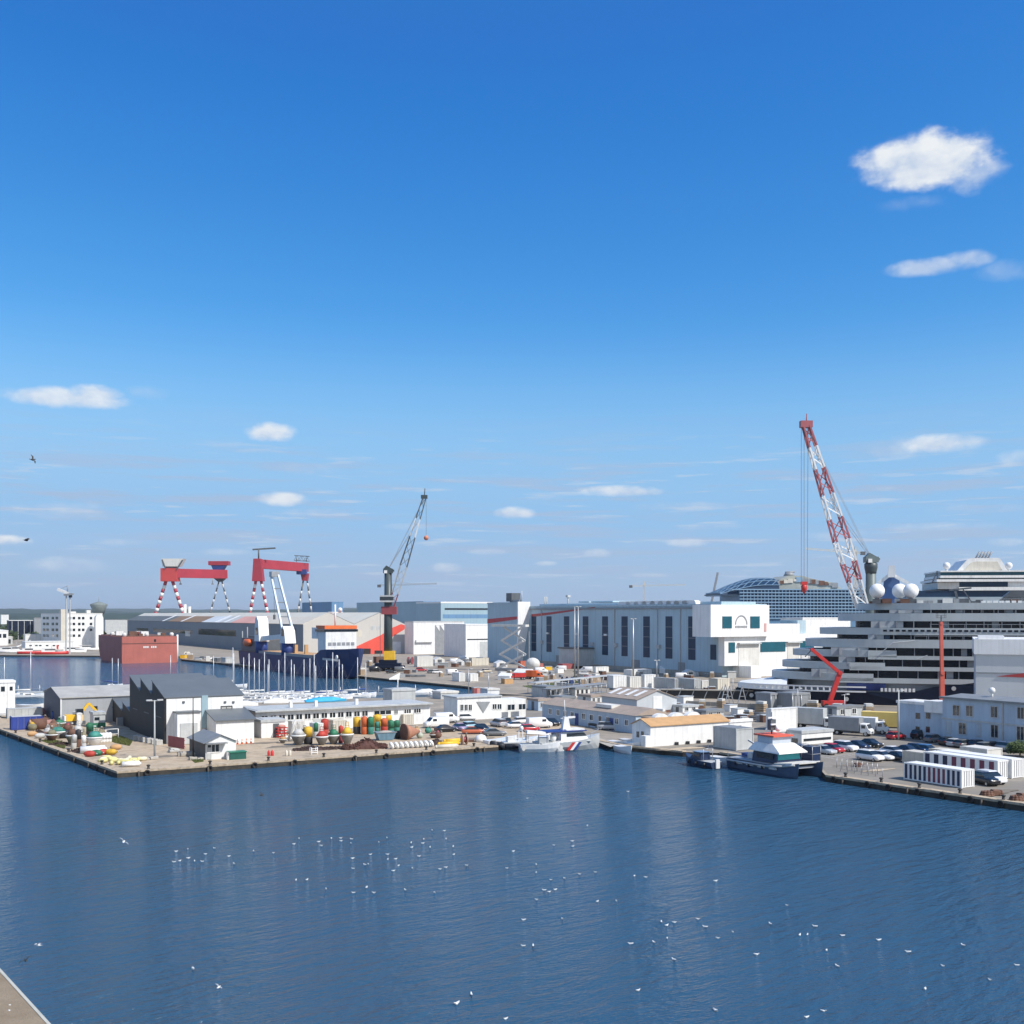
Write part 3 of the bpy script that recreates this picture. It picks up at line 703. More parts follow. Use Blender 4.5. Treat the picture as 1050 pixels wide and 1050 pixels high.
# ---------------------------------------------------------------- the big ship hall
hallw = mat('blue grey hall cladding', (.42, .55, .62), .6, .09, .05, panel=4.0, pdark=.14, streak=.14)
fr = Fr(741, 694.5); D = fr.y(543); Wh = fr.x(834)
Hh = H + 9/F*fr.o.y
t = thing('ship_hall', 'giant shipbuilding hall with tall slit windows, red swoosh and white end block', 'shipbuilding hall', fr.o, R(GA)); hall = t
W1 = fr.x(779, 4); q = MB(); q.box(0, W1, .3, D, 0, Hh); q.box(W1+.01, 46, 12, D, 0, fr.zx(790, 641)); q.build('wall', hallw, t)
q = MB(); q.box(-.3, W1+.3, .5, D+.3, Hh, Hh+.7); q.box(3, W1-2, 4, D-4, Hh+.7, Hh+1.6); q.build('roof', hallw, t)
for px in (547.5, 563, 581, 600.5, 620.5, 640.5, 663, 686, 709.5):
    c = fr.y(px); hw = 2.05
    z1 = fr.zy(px, 632); z0 = fr.zy(px, 667.5 + (px-547)*.056)
    q = MB(); q.box(-.12, .25, c-hw, c+hw, z0, z1); o = q.build('window', blueglass, t)
    q = MB()
    for k in (1, 2, 3): q.box(-.2, -.02, c-hw, c+hw, z0+(z1-z0)*k/4-.09, z0+(z1-z0)*k/4+.09)
    q.build('window_bar', mgrey, o)
q = MB(); c = fr.y(731.5); q.box(-.12, .25, c-1.6, c+1.6, fr.zy(731, 676.5), fr.zy(731, 661)); q.build('window', blueglass, t)
# the swoosh tapering along the long wall
ym = [fr.y(x) for x in (610, 580, 560, 545)]; q = MB()
top = [fr.zy(x, y) for x, y in ((610, 622.5), (580, 626), (560, 628.3), (544, 629.8))]; bot = [fr.zy(x, y) for x, y in ((610, 623.2), (580, 627.8), (560, 630.8), (544, 632.8))]
q.prism(list(zip(ym, top)) + list(zip(ym, bot))[::-1], -.1, .2, 'x'); q.build('painted_swoosh', mat('dark red wall paint', (.42, .05, .05), .5), t)
# low lean-to on the long wall, conveyor pipes
a, b = fr.y(609), fr.y(590.5); q = MB(); q.box(-9, .2, min(a,b), max(a,b), 1.0, 8.2); q.build('lean_to', lgrey, t)
q = MB(); q.box(-9.4, 0, min(a,b)-.5, max(a,b)+.5, 8.2, 8.8); q.build('lean_to_roof', dgrey, t)
for px in (562.5, 593, 622): q = MB(); q.box(-1.0, -.14, fr.y(px)-.8, fr.y(px)+.8, 14, 14.8); q.build('wall_lamp', white, t)
# white end block on the sunny face
we = mat('bright white cladding', (.82, .82, .81), .5, .09, .15, panel=4, pdark=.1, streak=.14)
q = MB(); a = -9.2; b = fr.x(781); zu = fr.zx(760, 652.5); zt = fr.zx(760, 620.3)
q.box(a, b, -4, 6, zu, zt); q.build('end_tower', we, t)
q = MB(); b2 = fr.x(815); zl = fr.zx(790, 639.5); q.box(-1.5, b2, -2.6, .6, fr.zx(760, 682), zu-.02); q.box(b+.02, b2, -2.6, .6, zu-.02, zl)
q.box(fr.x(752), b2, -2.6, .6, 0, fr.zx(760, 682.02)); q.build('end_wall', we, t)
q = MB(); b3 = fr.x(837); q.box(b2+.02, b3, -2.2, 10, 0, fr.zx(825, 649.5)); q.build('end_annex', we, t)
q = MB(); q.box(b2+.05, fr.x(823.5), -1.4, 8, fr.zx(825, 649.5)+.05, fr.zx(820, 636)); q.build('roof_plant', hallw, t)
def offwin(px0, py0, px1, py1, m, off, name='window', frame=None): return window(t, fr, px0, py0, px1, py1, 'front', m, frame, name, .15, -off)
def wallrect(px0, py0, px1, py1, off, m, name, pr=.15):
    x0, x1 = fr.x(px0), fr.x(px1); mid = (px0+px1)/2
    q = MB(); q.box(x0, x1, -off-pr, -off+.1, fr.zx(mid, py1), fr.zx(mid, py0)); return q.build(name, m, t)
wallrect(733, 632, 742.5, 644, 4, tealglass, 'window'); wallrect(761.5, 632, 771, 644, 4, tealglass, 'window')
wallrect(742, 658.5, 748.5, 669, 2.6, tealglass, 'window'); wallrect(774.5, 658, 800, 668, 2.6, tealglass, 'window'); wallrect(816, 657, 830, 665.5, 2.2, tealglass, 'window')
wallrect(752, 661, 773.5, 691, 2.6, offwhite, 'roller_door'); wallrect(802, 659.5, 814, 686, 2.6, offwhite, 'roller_door')
wallrect(751, 658.7, 773.5, 660.2, 2.6, lgrey, 'canopy', 1.3); wallrect(800.5, 657.5, 815.5, 659, 2.6, lgrey, 'canopy', 1.3)
q = MB(); q.box(fr.x(752.5), fr.x(763), -9, -2.7, 0, fr.zx(757, 682)); q.build('porch', we, t)
c = (fr.x(746), fr.x(758.5)); cx = (c[0]+c[1])/2; r0 = (c[1]-c[0])/2; zb = fr.zx(752, 640.3)
q = MB(); n = 14
q.prism([(cx+r0*math.cos(math.pi*k/n), zb+r0*1.15*math.sin(math.pi*k/n)) for k in range(n+1)] + [(cx+r0*.86*math.cos(math.pi*k/n), zb+r0*1.0*math.sin(math.pi*k/n)) for k in range(n, -1, -1)], -4.12, -3.9)
q.build('arch_emblem', mgrey, t)
q = MB(); 
for k in range(9): q.box(c[0]+(c[1]-c[0])*k/9+.1, c[0]+(c[1]-c[0])*(k+.75)/9, -4.12, -3.9, zb-1.2, zb-.45)
q.build('sign_lettering', mgrey, t)
wallrect(775.8, 639, 777.8, 647.5, 2.6, mat('faded pink paint', (.66, .35, .32)), 'wall_sign', 1.55)
q = MB(); q.box(-.45, -.02, .4, D-.1, Hh-1.1, Hh-.5); q.build('gutter', mgrey, t)
for px in (555.5, 590.5, 630.5, 674.5, 698): q = MB(); y = fr.y(px); q.box(-.3, -.02, y-.15, y+.15, 0, Hh-1.1); q.build('downpipe', steel, t)
q = MB(); q.box(-.14, .1, .4, D-.1, .1, 1.6); q.build('plinth', concrete, t)
for px, w_ in ((573, 2.2), (652, 2.6), (699, 2.0)): q = MB(); y = fr.y(px); q.box(-.13, .1, y-w_, y+w_, .05, 4.6); q.build('roller_door', mgrey, t)
for px in (556, 608, 632, 676): q = MB(); y = fr.y(px); q.box(-.9, -.02, y-1.0, y+1.0, 9.5, 11.0); q.build('vent_box', lgrey, t)
# row of white vents, mast and plant on the hall's roof
for k in range(9):
    px = 638.5 + k*8.3; y = fr.y(px); q = MB(); z = Hh+.7
    q.prism([(y-4.2, z), (y-3.9, z+1.0), (y-3.0, z+1.45), (y+3.0, z+1.45), (y+3.9, z+1.0), (y+4.2, z)], .6, 3, 'x'); o = q.build('roof_vent', white, t)
for px, hh in ((575, 5),): q = MB(); y = fr.y(px); q.tube((4, y, Hh), (4, y, Hh+hh), .35); q.cbox((4, y, Hh+hh), (1.6, 1.6, 1)); q.build('roof_mast', lgrey, t)
for px in (551, 553): q = MB(); y = fr.y(px); q.tube((4, y, Hh), (4, y, Hh+5), .3); q.build('roof_mast', lgrey, t)
for px in (587, 600, 611): q = MB(); y = fr.y(px); q.box(6, W1-3, y-4, y+4, Hh+2, Hh+2.6); q.build('roof_hatch', hallw, t)
# the tall bay at the far end
hf = fr.pt(0, D, 0); o2 = hf - fr.u*6.4
f2 = Fr(0, 0, 0, GA, o2); D2 = f2.y(500); W2 = 6.2; z2 = f2.zx(537, 617)
t = thing('tall_bay', 'tall blue grey bay with a broad red stripe and white corner strip', 'industrial building', o2, R(GA))
q = MB(); q.box(0, W2, .3, D2, 0, z2-.9); q.build('wall', hallw, t)
q = MB(); q.box(-.2, W2, .5, D2+.2, z2-.9, z2-.2); q.build('roof', hallw, t)
q = MB(); q.prism([(-.3, 0), (2.0, 0), (W2+.2, z2-6.5), (W2+.2, z2), (-.3, z2)], -.6, .28); q.build('corner_strip', we, t)
q = MB(); q.prism([(D2+.1, f2.zy(500.3, 634.8)), (.4, f2.zy(531, 632.0)), (.4, f2.zy(531, 635)), (D2+.1, f2.zy(500.3, 639.2))], -.12, .2, 'x'); q.build('painted_stripe', mat('deep red stripe', (.50, .04, .05), .5), t)
q = MB(); q.cbox((4, f2.y(519), z2+2.2), (5, 5, 4)); q.build('exhaust_box', dgrey, t)
q = MB(); q.box(2, 3.5, 2, f2.y(519), z2-.2, z2+1); q.build('roof_duct', mgrey, t)
q = MB(); q.tube((3, 1.5, z2-.2), (3, 1.5, z2+5), .25); q.build('roof_mast', lgrey, t)

# small crane with a raised boom behind the hall
o = at(722.5, 630, 620); o.z = 0; t = thing('boom_crane', 'mobile crane with a slim dark raised boom behind the white end block', 'crane', o)
q = MB(); q.box(-5, 3, -1.3, 1.3, .6, 2.4); q.build('chassis', yellow, t)
for x in (-4, -1.5, 1): q = MB(); q.tube((x, -1.4, .6), (x, 1.4, .6), .6, .6, 10); q.build('wheel', rubber, t)
q = MB(); q.box(-3, 0, -1.2, 1.2, 2.4, 4.6); q.build('cab', yellow, t)
q = MB(); q.beam((-1.5, 0, 4), at(736, 587, 620) - o, .9, 1.1); q.build('boom', mgrey, t)

# ---------------------------------------------------------------- lamp masts and poles of the yards
def lamp_mast(label, px, py, top, heads=2, r=.16, m=steel, d=None, group=None):
    p = gp(px, py) if d is None else at(px, 630, d); p.z = 0
    h = H - (top-HY)/F*p.y
    t = thing('lamp_mast', label, 'lamp mast', p, R(GA), group)
    q = MB(); q.tube((0,0,0), (0,0,h), r, r*.55, 8); q.build('pole', m, t)
    if heads:
        q = MB(); q.tube((-.9,0,h-.1), (.9,0,h-.1), .06); q.build('arm', m, t)
        for s in ((-1, 1) if heads > 1 else (1,)): q = MB(); q.cbox((s*.85, 0, h+.02), (.9, .4, .22)); q.build('lamp_head', lgrey, t)
    return t
lamp_mast('tall slim floodlight mast, first of the pair before the hall', 589.3, 690, 622, 1, .3, d=380)
lamp_mast('tall slim floodlight mast, second of the pair before the hall', 592.8, 690, 622, 1, .3, d=384)
lamp_mast('floodlight mast before the slit windows of the hall', 649.3, 687, 634.5, 2, .34, d=395)
lamp_mast('pale lamp mast beside the small blue grey annex and car park', 921.5, 759, 708, 1, .17, lgrey)
lamp_mast('grey lamp post with a wide white head before the charcoal sawtooth works', 158.5, 778, 718, 2, .17, lgrey)
lamp_mast('bare dark pole standing beside the quayside hut', 198, 777, 715, 0, .13, wood_wet)
lamp_mast('low lamp post on the far quay by the bulk boxes', 501, 712, 690, 1, .16)
lamp_mast('lamp post with a red junction box near the canal lock', 480.5, 714, 686, 1, .16)
lamp_mast('short twin lamp before the hall wall', 673.5, 690, 677, 2, .2, d=385)
lamp_mast('thin pole near the dark drawn slipway beside the lock', 751.5, 716, 695, 0, .12)
lamp_mast('lamp post in front of the dark hull beside the white box truck', 866, 742, 712, 1, .12)
lamp_mast('slender lamp post on the dock side before the ship bow', 818, 730, 706, 1, .12)

# ---------------------------------------------------------------- mobile harbour cranes
def harbour_crane(label, px, py, d, tower, boom, foot, widths, tcol, bands, basebox, cabz, rope_px, hook, pend, hcol=None):
    hcol = hcol or tcol
    o = at(px, 630, d); o.z = 0; A = lambda x, y: at(x, y, d) - o
    t = thing('mobile_harbour_crane', label, 'harbour crane', o)
    zt = A(0, tower).z; tw = widths[0]
    if basebox:
        q = MB(); q.box(-5.2, 5.2, -3, 3, 1.3, 3.2); q.box(-3.5, 3.5, -2.4, 2.4, 3.2, 4.6); q.build('chassis', navy, t)
        for k in range(5):
            for s in (-1, 1): q = MB(); q.tube((-4+k*2, s*2.4, .7), (-4+k*2, s*3.1, .7), .7, .7, 12); q.build('wheel', rubber, t)
        q = MB(); q.box(-1.5, 2.7, -2.2, 2.2, 4.6, 8.2); q.build('machine_house', yellow, t)
        for s in (-1, 1): q = MB(); q.beam((-6.5, s*3.5, 1.8), (6.5, s*3.5, 1.8), .6, .7); q.build('outrigger', navy, t)
    q = MB(); q.lathe([(tw*.55, 4.4), (tw*.5, zt*.55), (tw*.46, zt)], 12); q.build('tower', tcol, t)
    q = MB(); q.cbox((0, 0, zt+.8), (tw*1.15, tw*.9, 1.8)); q.prism([(-tw*.6, zt+1.5), (tw*.7, zt+.5), (tw*.75, zt+1.2), (-tw*.2, zt+3)], -tw*.3, tw*.3); q.build('tower_head', tcol, t)
    q = MB(); q.cbox((-tw*.25, -tw*.55, zt+.4), (1.2, .5, 1.2)); q.build('floodlight', white, t)
    if cabz: q = MB(); c = A(0, cabz); q.box(-tw*.9, tw*.7, -tw*.95, tw*.2, c.z-1.6, c.z+1.2); o2 = q.build('cab', lgrey, t); q = MB(); q.box(-tw*.92, tw*.72, -tw*.97, -tw*.2, c.z-.8, c.z+.6); q.build('window', glass, o2)
    p0, p1 = A(*foot), A(*boom)
    n = len(bands); q = None
    for k, (f0, f1, m) in enumerate(bands):
        wa = widths[1]+(widths[2]-widths[1])*abs(f0-.35)/.65; wb = widths[1]+(widths[2]-widths[1])*abs(f1-.35)/.65
        q = MB(); lattice(q, p0.lerp(p1, f0), p0.lerp(p1, f1), wa, wb, max(2, int((f1-f0)*(p1-p0).length/ (widths[1]*1.1))), widths[3]); q.build('boom_section', m, t)
    q = MB(); q.cbox(p1 + Vector((0,0,.6)), (widths[2]*2.0, widths[2]*1.2, widths[2]*1.1)); q.tube(p1, p1+Vector((.3,0,4)), .2); q.build('boom_head', hcol, t)
    for s in (-1, 1):
        q = MB(); q.tube((0, s*tw*.25, zt+1.5), p0.lerp(p1, pend) + Vector((0, s*widths[1]*.4, 0)), .09, .09, 4); q.build('luffing_rope', steel, t)
        q = MB(); q.tube((0, s*tw*.2, zt+1.2), p1 + Vector((0, s*.4, 0)), .07, .07, 4); q.build('luffing_rope', steel, t)
    hk = A(*hook); q = MB()
    q.tube(Vector((hk.x, 0, p1.z)), hk, .07, .07, 4); q.build('hoist_rope', dgrey, t)
    return t, A, p0, p1, hk
darkgreen = mat('dark green grey crane paint', (.055, .075, .08), .45, .2, .3)
maroon = mat('dull red crane paint', (.28, .06, .07), .5, .2, .3)
t, A, p0, p1, hk = harbour_crane('tall dark green harbour crane with a grey lattice boom beside the blue ship', 398, 688, 446, 587.5, (435, 511), (399.5, 627), (3.3, 3.0, 1.3, .17), darkgreen,
    [(0, .16, maroon), (.16, .40, lgrey), (.40, .66, dgrey), (.66, .82, white), (.82, 1.0, dgrey)], True, 613.5, 437, (437, 549), .78)
q = MB(); q.ball(hk - Vector((0,0,1.0)), 1.0, 12, 8); q.build('hook_ball', mat('faded orange paint', (.62, .22, .12), .6, .15, .6), t)
q = MB(); q.box(-2.6, 3.6, -2, 2, A(0, 630).z, A(0, 622).z); q.build('boom_foot_frame', maroon, t)
q = MB(); q.tube((-3, -1.8, 4), (-3.0, -1.8, A(0, 625).z), .12, .12, 4); q.build('ladder', dgrey, t)
boomred = mat('boom red paint', (.40, .11, .12), .5, .15, .3)
t, A, p0, p1, hk = harbour_crane('huge harbour crane with a red and white banded lattice boom behind the cruise ship', 893, 0, 352, 576.5, (826.5, 437), (884, 622), (3.5, 4.3, 1.9, .36), mat('grey green crane tower paint', (.13, .17, .17), .5, .2, .3),
    [(0, .14, white), (.14, .245, boomred), (.245, .365, white), (.365, .49, boomred), (.49, .62, white), (.62, .765, boomred), (.765, .885, white), (.885, 1.0, boomred)], True, None, 826, (824.5, 598), .6, boomred)
q = MB(); q.tube(Vector((hk.x-.9, 0, p1.z)), hk + Vector((-.9,0,0)), .07, .07, 4); q.tube(Vector((hk.x+1.3, 0, p1.z)), hk + Vector((1.0,0,0)), .07, .07, 4); q.build('hoist_rope', dgrey, t)
q = MB(); q.cbox(hk, (2.0, 1.3, 1.0)); q.lathe([(.25,-3.3),(.9,-2.2),(1.0,-.9),(.5,-.4)], 10, hk); q.build('hook_block', red, t)
q = MB(); q.lathe([(1.75, A(0,588).z), (1.8, A(0,586).z), (2.1, A(0,582).z), (2.1, A(0,578).z), (1.5, A(0,577).z)], 12); q.build('tower_crown', darkgreen, t)

# ---------------------------------------------------------------- ships
def hull_loft(st, mb, mi=0):
    """st: stations (x, half beam at deck, half beam at waterline, deck height, foot height)"""
    return mb.loft([[(x, -b, zd), (x, -(b*.55+w*.45), (zd*.4+zf*.6)), (x, -w, zf), (x, w, zf), (x, b*.55+w*.45, (zd*.4+zf*.6)), (x, b, zd)] for x, b, w, zd, zf in st], mi, False)
# blue heavy lift ship along the basin quay; local x runs from stern to bow
B0 = gp(349, 697, WZ); S0d = Vector((-math.sin(R(GA)), math.cos(R(GA)), 0))
Ls = ext(B0, 243.5, S0d)
stern = B0 + S0d*Ls; fwd = -S0d; rz = math.atan2(fwd.y, fwd.x)
portn = Vector((-math.cos(R(GA)), -math.sin(R(GA)), 0))       # the side we see faces away from the sun
bw = 6.4
O = stern - portn*bw; O.z = WZ
t = thing('heavy_lift_ship', 'dark blue heavy lift cargo ship with two white cranes and a white bow house', 'cargo ship', O, rz)
shipblue = mat('dark blue ship paint', (.010, .028, .115), .5, .2, .15, streak=.1)
class SFr:                                        # local frame of the ship's visible side
    def X(s, px, off=bw): return ext(O + portn*off, px, fwd)
    def Zd(s, px, py, off=bw):
        q = O + portn*off; q = q + fwd*s.X(px, off); return H - (py-HY)/F*q.y - WZ
sf = SFr(); X, ZZ = sf.X, sf.Zd
zs, zm, zb = ZZ(250, 668), ZZ(290, 672), ZZ(345, 666.8)
q = MB(); x1 = X(320); x2 = X(328); x3 = X(341)
hull_loft([(0, bw*.92, bw*.8, zs, -.5), (X(262), bw, bw*.96, zs, -.5), (X(262)+.5, bw, bw*.96, zm, -.5), (x1, bw, bw, zm, -.5), (x2, bw, bw*.98, zb*.96, -.5), (x3-7, bw, bw*.72, zb, -.5), (x3, bw*.86, bw*.3, zb+.2, -.5), (x3+7, bw*.5, .6, zb+.5, 1.0), (x3+10.5, .5, .1, zb+.8, zb*.45)], q)
q.build('hull', shipblue, t)
q = MB(); q.box(2, X(262), -bw*.94, bw*.94, zs+.02, zs+.2); q.build('deck', brown, t)
q = MB(); q.box(X(266), X(318), -bw*.9, bw*.9, zm+.02, zm+1.0); q.build('hatch_cover', rooftan, t)
# stern house, dark with orange lifeboat
q = MB(); zst = ZZ(252, 652); q.box(3, X(261), -bw*.85, bw*.85, zs+.2, zst*.93); q.box(6, X(258), -bw*.5, bw*.5, zst*.93, zst); q.build('stern_house', dgrey, t)
for k, px in enumerate((243, 248)): q = MB(); x = X(px); q.tube((x, -bw*.6, zs), (x, -bw*.6, zst+2+k*2), .3); q.build('vent_post', mgrey, t)
q = MB(); q.loft([[(X(252)-3, -bw*.95-.9*math.cos(a*1.0472), ZZ(254, 659)+1.0*math.sin(a*1.0472)) for a in range(6)], [(X(252)-1, -bw*.95-1.5*math.cos(a*1.0472), ZZ(254, 659)+1.8*math.sin(a*1.0472)) for a in range(6)], [(X(252)+4, -bw*.95-1.5*math.cos(a*1.0472), ZZ(254, 659)+1.8*math.sin(a*1.0472)) for a in range(6)], [(X(252)+6.5, -bw*.95-.5*math.cos(a*1.0472), ZZ(254, 659)+.7*math.sin(a*1.0472)) for a in range(6)]]); q.build('lifeboat', orange, t)
# stowed crane aft
def shipcrane(px0, px1, ptop, pbase, ped_top):
    xa, xb = X(px0, bw*.75), X(px1, bw*.75); c = (xa+xb)/2; r = 2.3
    q = MB(); q.lathe([(r*1.15, zm), (r*1.1, ZZ((px0+px1)/2, ped_top, bw*.75))], 14, (c, -bw*.7, 0)); q.build('crane_pedestal', blue, t)
    z0, z1 = ZZ((px0+px1)/2, ped_top, bw*.75), ZZ((px0+px1)/2, ptop, bw*.75)
    q = MB(); q.prism([(c-r*1.3, z0), (c+r*1.6, z0), (c+r*1.0, z1-2), (c+.2, z1), (c-r*.8, z1-1)], -bw*.7-r, -bw*.7+r); o = q.build('crane_tower', white, t)
    q = MB(); q.box(c-r*.4, c+r*.7, -bw*.7-r-.12, -bw*.7-r+.02, z0+3, z0+6); q.build('window', glass, o)
    return c, z0, z1
c, z0, z1 = shipcrane(263.5, 271.5, 632, 668, 657.5)
q = MB(); q.beam((c+2, -bw*.7, z0+1.2), (X(292, bw*.7), -bw*.7, z0+2.6), 2.2, 2.0); q.build('crane_jib', white, t)
c, z0, z1 = shipcrane(290, 298.5, 642, 668, 659.5)
kx = X(281.5, bw*.7); ky = ZZ(281.5, 589.5, bw*.7)
for s, e in ((-1.9, -1.2), (1.9, 1.2)):
    q = MB(); q.beam((c+s*.5, -bw*.7+s, z0+5), (kx+e*.9, -bw*.7+e, ky), .75, 1.0); q.build('crane_jib', mat('pale blue crane paint', (.55, .62, .68), .5, .1, .4), t)
for f in (.25, .5, .75):
    q = MB(); p = Vector((c, -bw*.7, z0+5)).lerp(Vector((kx, -bw*.7, ky)), f); q.beam(p - Vector((1, 2, 0))*.9, p + Vector((1, 2, 0))*.9, .5, .5); q.build('jib_brace', steel, t)
q = MB(); q.cbox((kx, -bw*.7, ky+.3), (3.2, 3.6, 2.2)); q.build('jib_head', steel, t)
q = MB(); q.tube((kx-1, -bw*.7, ky), (kx-.2, -bw*.7, ky-17), .1, .1, 4); q.cbox((kx-.2, -bw*.7, ky-18), (.8, .8, 2)); q.build('hoist_rope', dgrey, t)
# bow house: white front turned to the sun, orange topped bridge
xf = X(333.5); xr = X(325.5); zt = ZZ(335, 648); zb2 = ZZ(335, 668.5)
q = MB(); q.box(xr, xf, -bw*.97, bw*.97, zb*.9, zt); q.build('bow_house', white, t)
z5 = ZZ(345, 641.8); q = MB(); q.box(xr-1, xf-.4, -bw*1.0, bw*1.0, zt+.9, z5-1.3); q.build('bridge', white, t); q = MB(); q.box(xr-1.2, xf-.2, -bw*1.02, bw*1.02, z5-1.3, z5); q.build('bridge_roof', orange, t)
q = MB(); q.box(xr-1.4, xf+.1, -bw*1.06, bw*1.06, zt+.02, zt+.9); q.build('bridge_window', glass, t)
q = MB(); q.box(X(320.5), xr-.05, -bw*1.05, -bw*.3, ZZ(326, 655), ZZ(326, 643.5)); q.build('bridge_wing', white, t)
for k in range(6): q = MB(); y = -bw*.72 + k*bw*1.44/5; q.box(xf-.02, xf+.1, y-.7, y+.7, zt-5.2, zt-4.0); q.build('window', mgrey, t)
q = MB(); q.tube((xr+2, 0, z5), (xr+2, 0, z5+8), .35); q.tube((xr+2, -3, z5+5), (xr+2, 3, z5+5), .2); q.ball((xr+2, 2, z5+6), .9, 10, 6); q.build('radar_mast', white, t)
q = MB()
for k in range(14): q.box(X(331)+k*1.1, X(331)+k*1.1+.75, -bw-.12, -bw-.02, zb*.62, zb*.62+.8)
q.build('name_lettering', offwhite, t)
q = MB(); q.tube((x3+2, -bw*.83, zb*.75), (x3+2, -bw*.83-.5, zb*.75), .8, .8, 8); q.build('anchor', white, t)
q = MB(); q.box(X(262), x1, -bw*1.0, -bw*.97, zm, zm+1.1); q.build('rail', mgrey, t)
for px in (303.5, 314): q = MB(); x = X(px, bw*.3); q.box(x-.6, x+.6, -bw*.4, -bw*.2, zm, ZZ(px, 661, bw*.3)); q.build('deck_post', rooftan, t)
p = gp(353, 694.8, WZ); 
tg = thing('red_workboat', 'small red workboat under the bow of the blue ship', 'workboat', p, R(-40)); q = MB(); q.loft([[(x, -w, .1), (x, w, .1), (x, w*1.1, 1.2), (x, -w*1.1, 1.2)] for x, w in ((-4, 1.3), (2, 1.4), (4.6, .2))], 0, False); q.build('hull', red, tg)
q = MB(); q.box(-2, .5, -.8, .8, 1.2, 2.6); q.build('cabin', orange, tg)

# red barge in the basin
fr = Fr(125, 680.5, WZ); W = fr.x(181.5); D = fr.y(101); h = H - (653-HY)/F*fr.o.y - WZ
bred = mat('primer red hull', (.44, .13, .10), .65, .14, .15, streak=.12); bdark = mat('dull brown hull side', (.16, .07, .06), .65, .15, .2, streak=.15)
t = thing('red_barge', 'huge boxy primer red barge hull section with cluttered deck moored in the basin', 'barge', fr.o, R(GA))
q = MB(); q.box(0, W, 0, D-9, -.6, h); q.loft([[(0, D-9, -.6), (W, D-9, -.6), (W, D-9, h), (0, D-9, h)], [(0, D-5, 1), (W, D-5, 1), (W, D-5, h), (0, D-5, h)], [(0, D, h*.55), (W, D, h*.55), (W, D, h), (0, D, h)]], 0, False); q.build('hull', bred, t)
q = MB(); zz = h*.73; q.box(-.05, W+.05, -.12, .1, zz, zz+.35); q.build('rubbing_strake', bdark, t)
q = MB(); q.box(1, W-1, 1, D-2, h, h+.35); q.build('deck', brown, t)
for k in range(7): q = MB(); q.box(fr.x(148+k*2.0-1)-.0, fr.x(148+k*2.0-1)+.6, -.08, .05, h*.57, h*.57+.9); q.build('hull_mark', white, t) if k != 3 else None
q = MB(); q.box(fr.x(158), fr.x(160), -.1, .1, h*.8, h*.9); q.build('hatch', black, t)
rr = random.Random(5)
for k in range(16):
    x, y = rr.uniform(1.5, W-4), rr.uniform(1, 50); s = rr.uniform(.8, 2.4)
    q = MB(); q.box(x, x+s*1.5, y, y+s, h+.3, h+.3+s*.9); q.build('deck_crate', rr.choice([white, brown, offwhite, bred, lgrey]), t)
for x, y in ((1.5, 1.5), (12, 1.5), (24, 1.5), (1.5, 30)): q = MB(); q.lathe([(.9, h), (1.1, h+1.2), (.6, h+1.9)], 8, (x, y, 0)); q.build('bollard', offwhite, t)
q = MB(); q.tube((W+.4, 1, -1), (W+.4, 1, h+.8), .5); q.build('fender_post', white, t)

# far cruise ship behind the hall
d = 560; P0 = at(738, 630, d); P0.z = WZ
t = thing('blue_cruise_ship', 'enormous blue grey cruise ship with a wall of balconies rising behind the hall', 'cruise ship', P0, R(6))
fw = Vector((math.cos(R(6)), math.sin(R(6)), 0))
XX = lambda px, off=0: ext(P0, px, fw)
ZW = lambda px, py: H - (py-HY)/F*(P0 + fw*XX(px)).y - WZ
cb = mat('blue grey ship side', (.12, .24, .38), .4, .1, .1); cb2 = mat('pale blue ship trim', (.22, .35, .48), .45, .1, .1)
zt = ZW(800, 604.5); xe = XX(905)
q = MB(); q.box(XX(741), xe, 0, 34, 0, ZW(760, 632)); q.box(XX(758), xe, .6, 34, ZW(760, 632), zt); q.build('hull', cb, t)
q = MB(); q.loft([[(XX(740)+x, 3 + y, z) for x, y, z in ((0, 0, ZW(745, 611)), (30, -2.5, ZW(745, 609.5)), (30, 30, ZW(745, 609.5)), (0, 26, ZW(745, 611)))], [(XX(740)+x, 3+y, z) for x, y, z in ((0, 0, ZW(745, 607)), (30, -2.5, ZW(745, 604)), (30, 30, ZW(745, 604)), (0, 26, ZW(745, 607)))]], 0, False); q.build('bow_lounge', cb2, t)
# glass dome over the forward decks
rings = []
for k in range(9):
    u = k/8; x = XX(739.5) + (XX(800)-XX(739.5))*u; zz = ZW(745, 608) + (ZW(780, 591.5)-ZW(745, 608))*math.sin(min(1, u*1.25)*math.pi/2)
    rings.append([(x, 16 - 15.5*math.cos(math.pi*a/8), ZW(745, 610) + (zz-ZW(745, 610))*math.sin(math.pi*a/8)**.6) for a in range(9)])
q = MB(); q.loft(rings, 0, False); o = q.build('glass_dome', blueglass, t)
q = MB()
for k in range(8):
    for a in range(1, 5):
        q.tube(Vector(rings[k][a])-Vector((0,.3,0)), Vector(rings[k+1][a])-Vector((0,.3,0)), .22, .22, 4)
        if a < 4: q.tube(Vector(rings[k][a])-Vector((0,.3,0)), Vector(rings[k+1][a+1])-Vector((0,.3,0)), .22, .22, 3)
q.build('dome_frame', cb2, o)
nz = 9
for k in range(nz+1):
    z = ZW(800, 634) + (zt - ZW(800, 634))*k/nz
    q = MB(); q.box(XX(758 if k < nz else 750), xe, -.7, .62, z-.28, z+.28); q.build('deck_edge', cb2, t)
ncol = 40
for k in range(ncol):
    x = XX(762) + (xe - XX(762))*k/ncol; q = MB(); q.box(x, x+.25, -.6, .58, ZW(800, 634), zt-.3); q.build('balcony_divider', cb2, t)
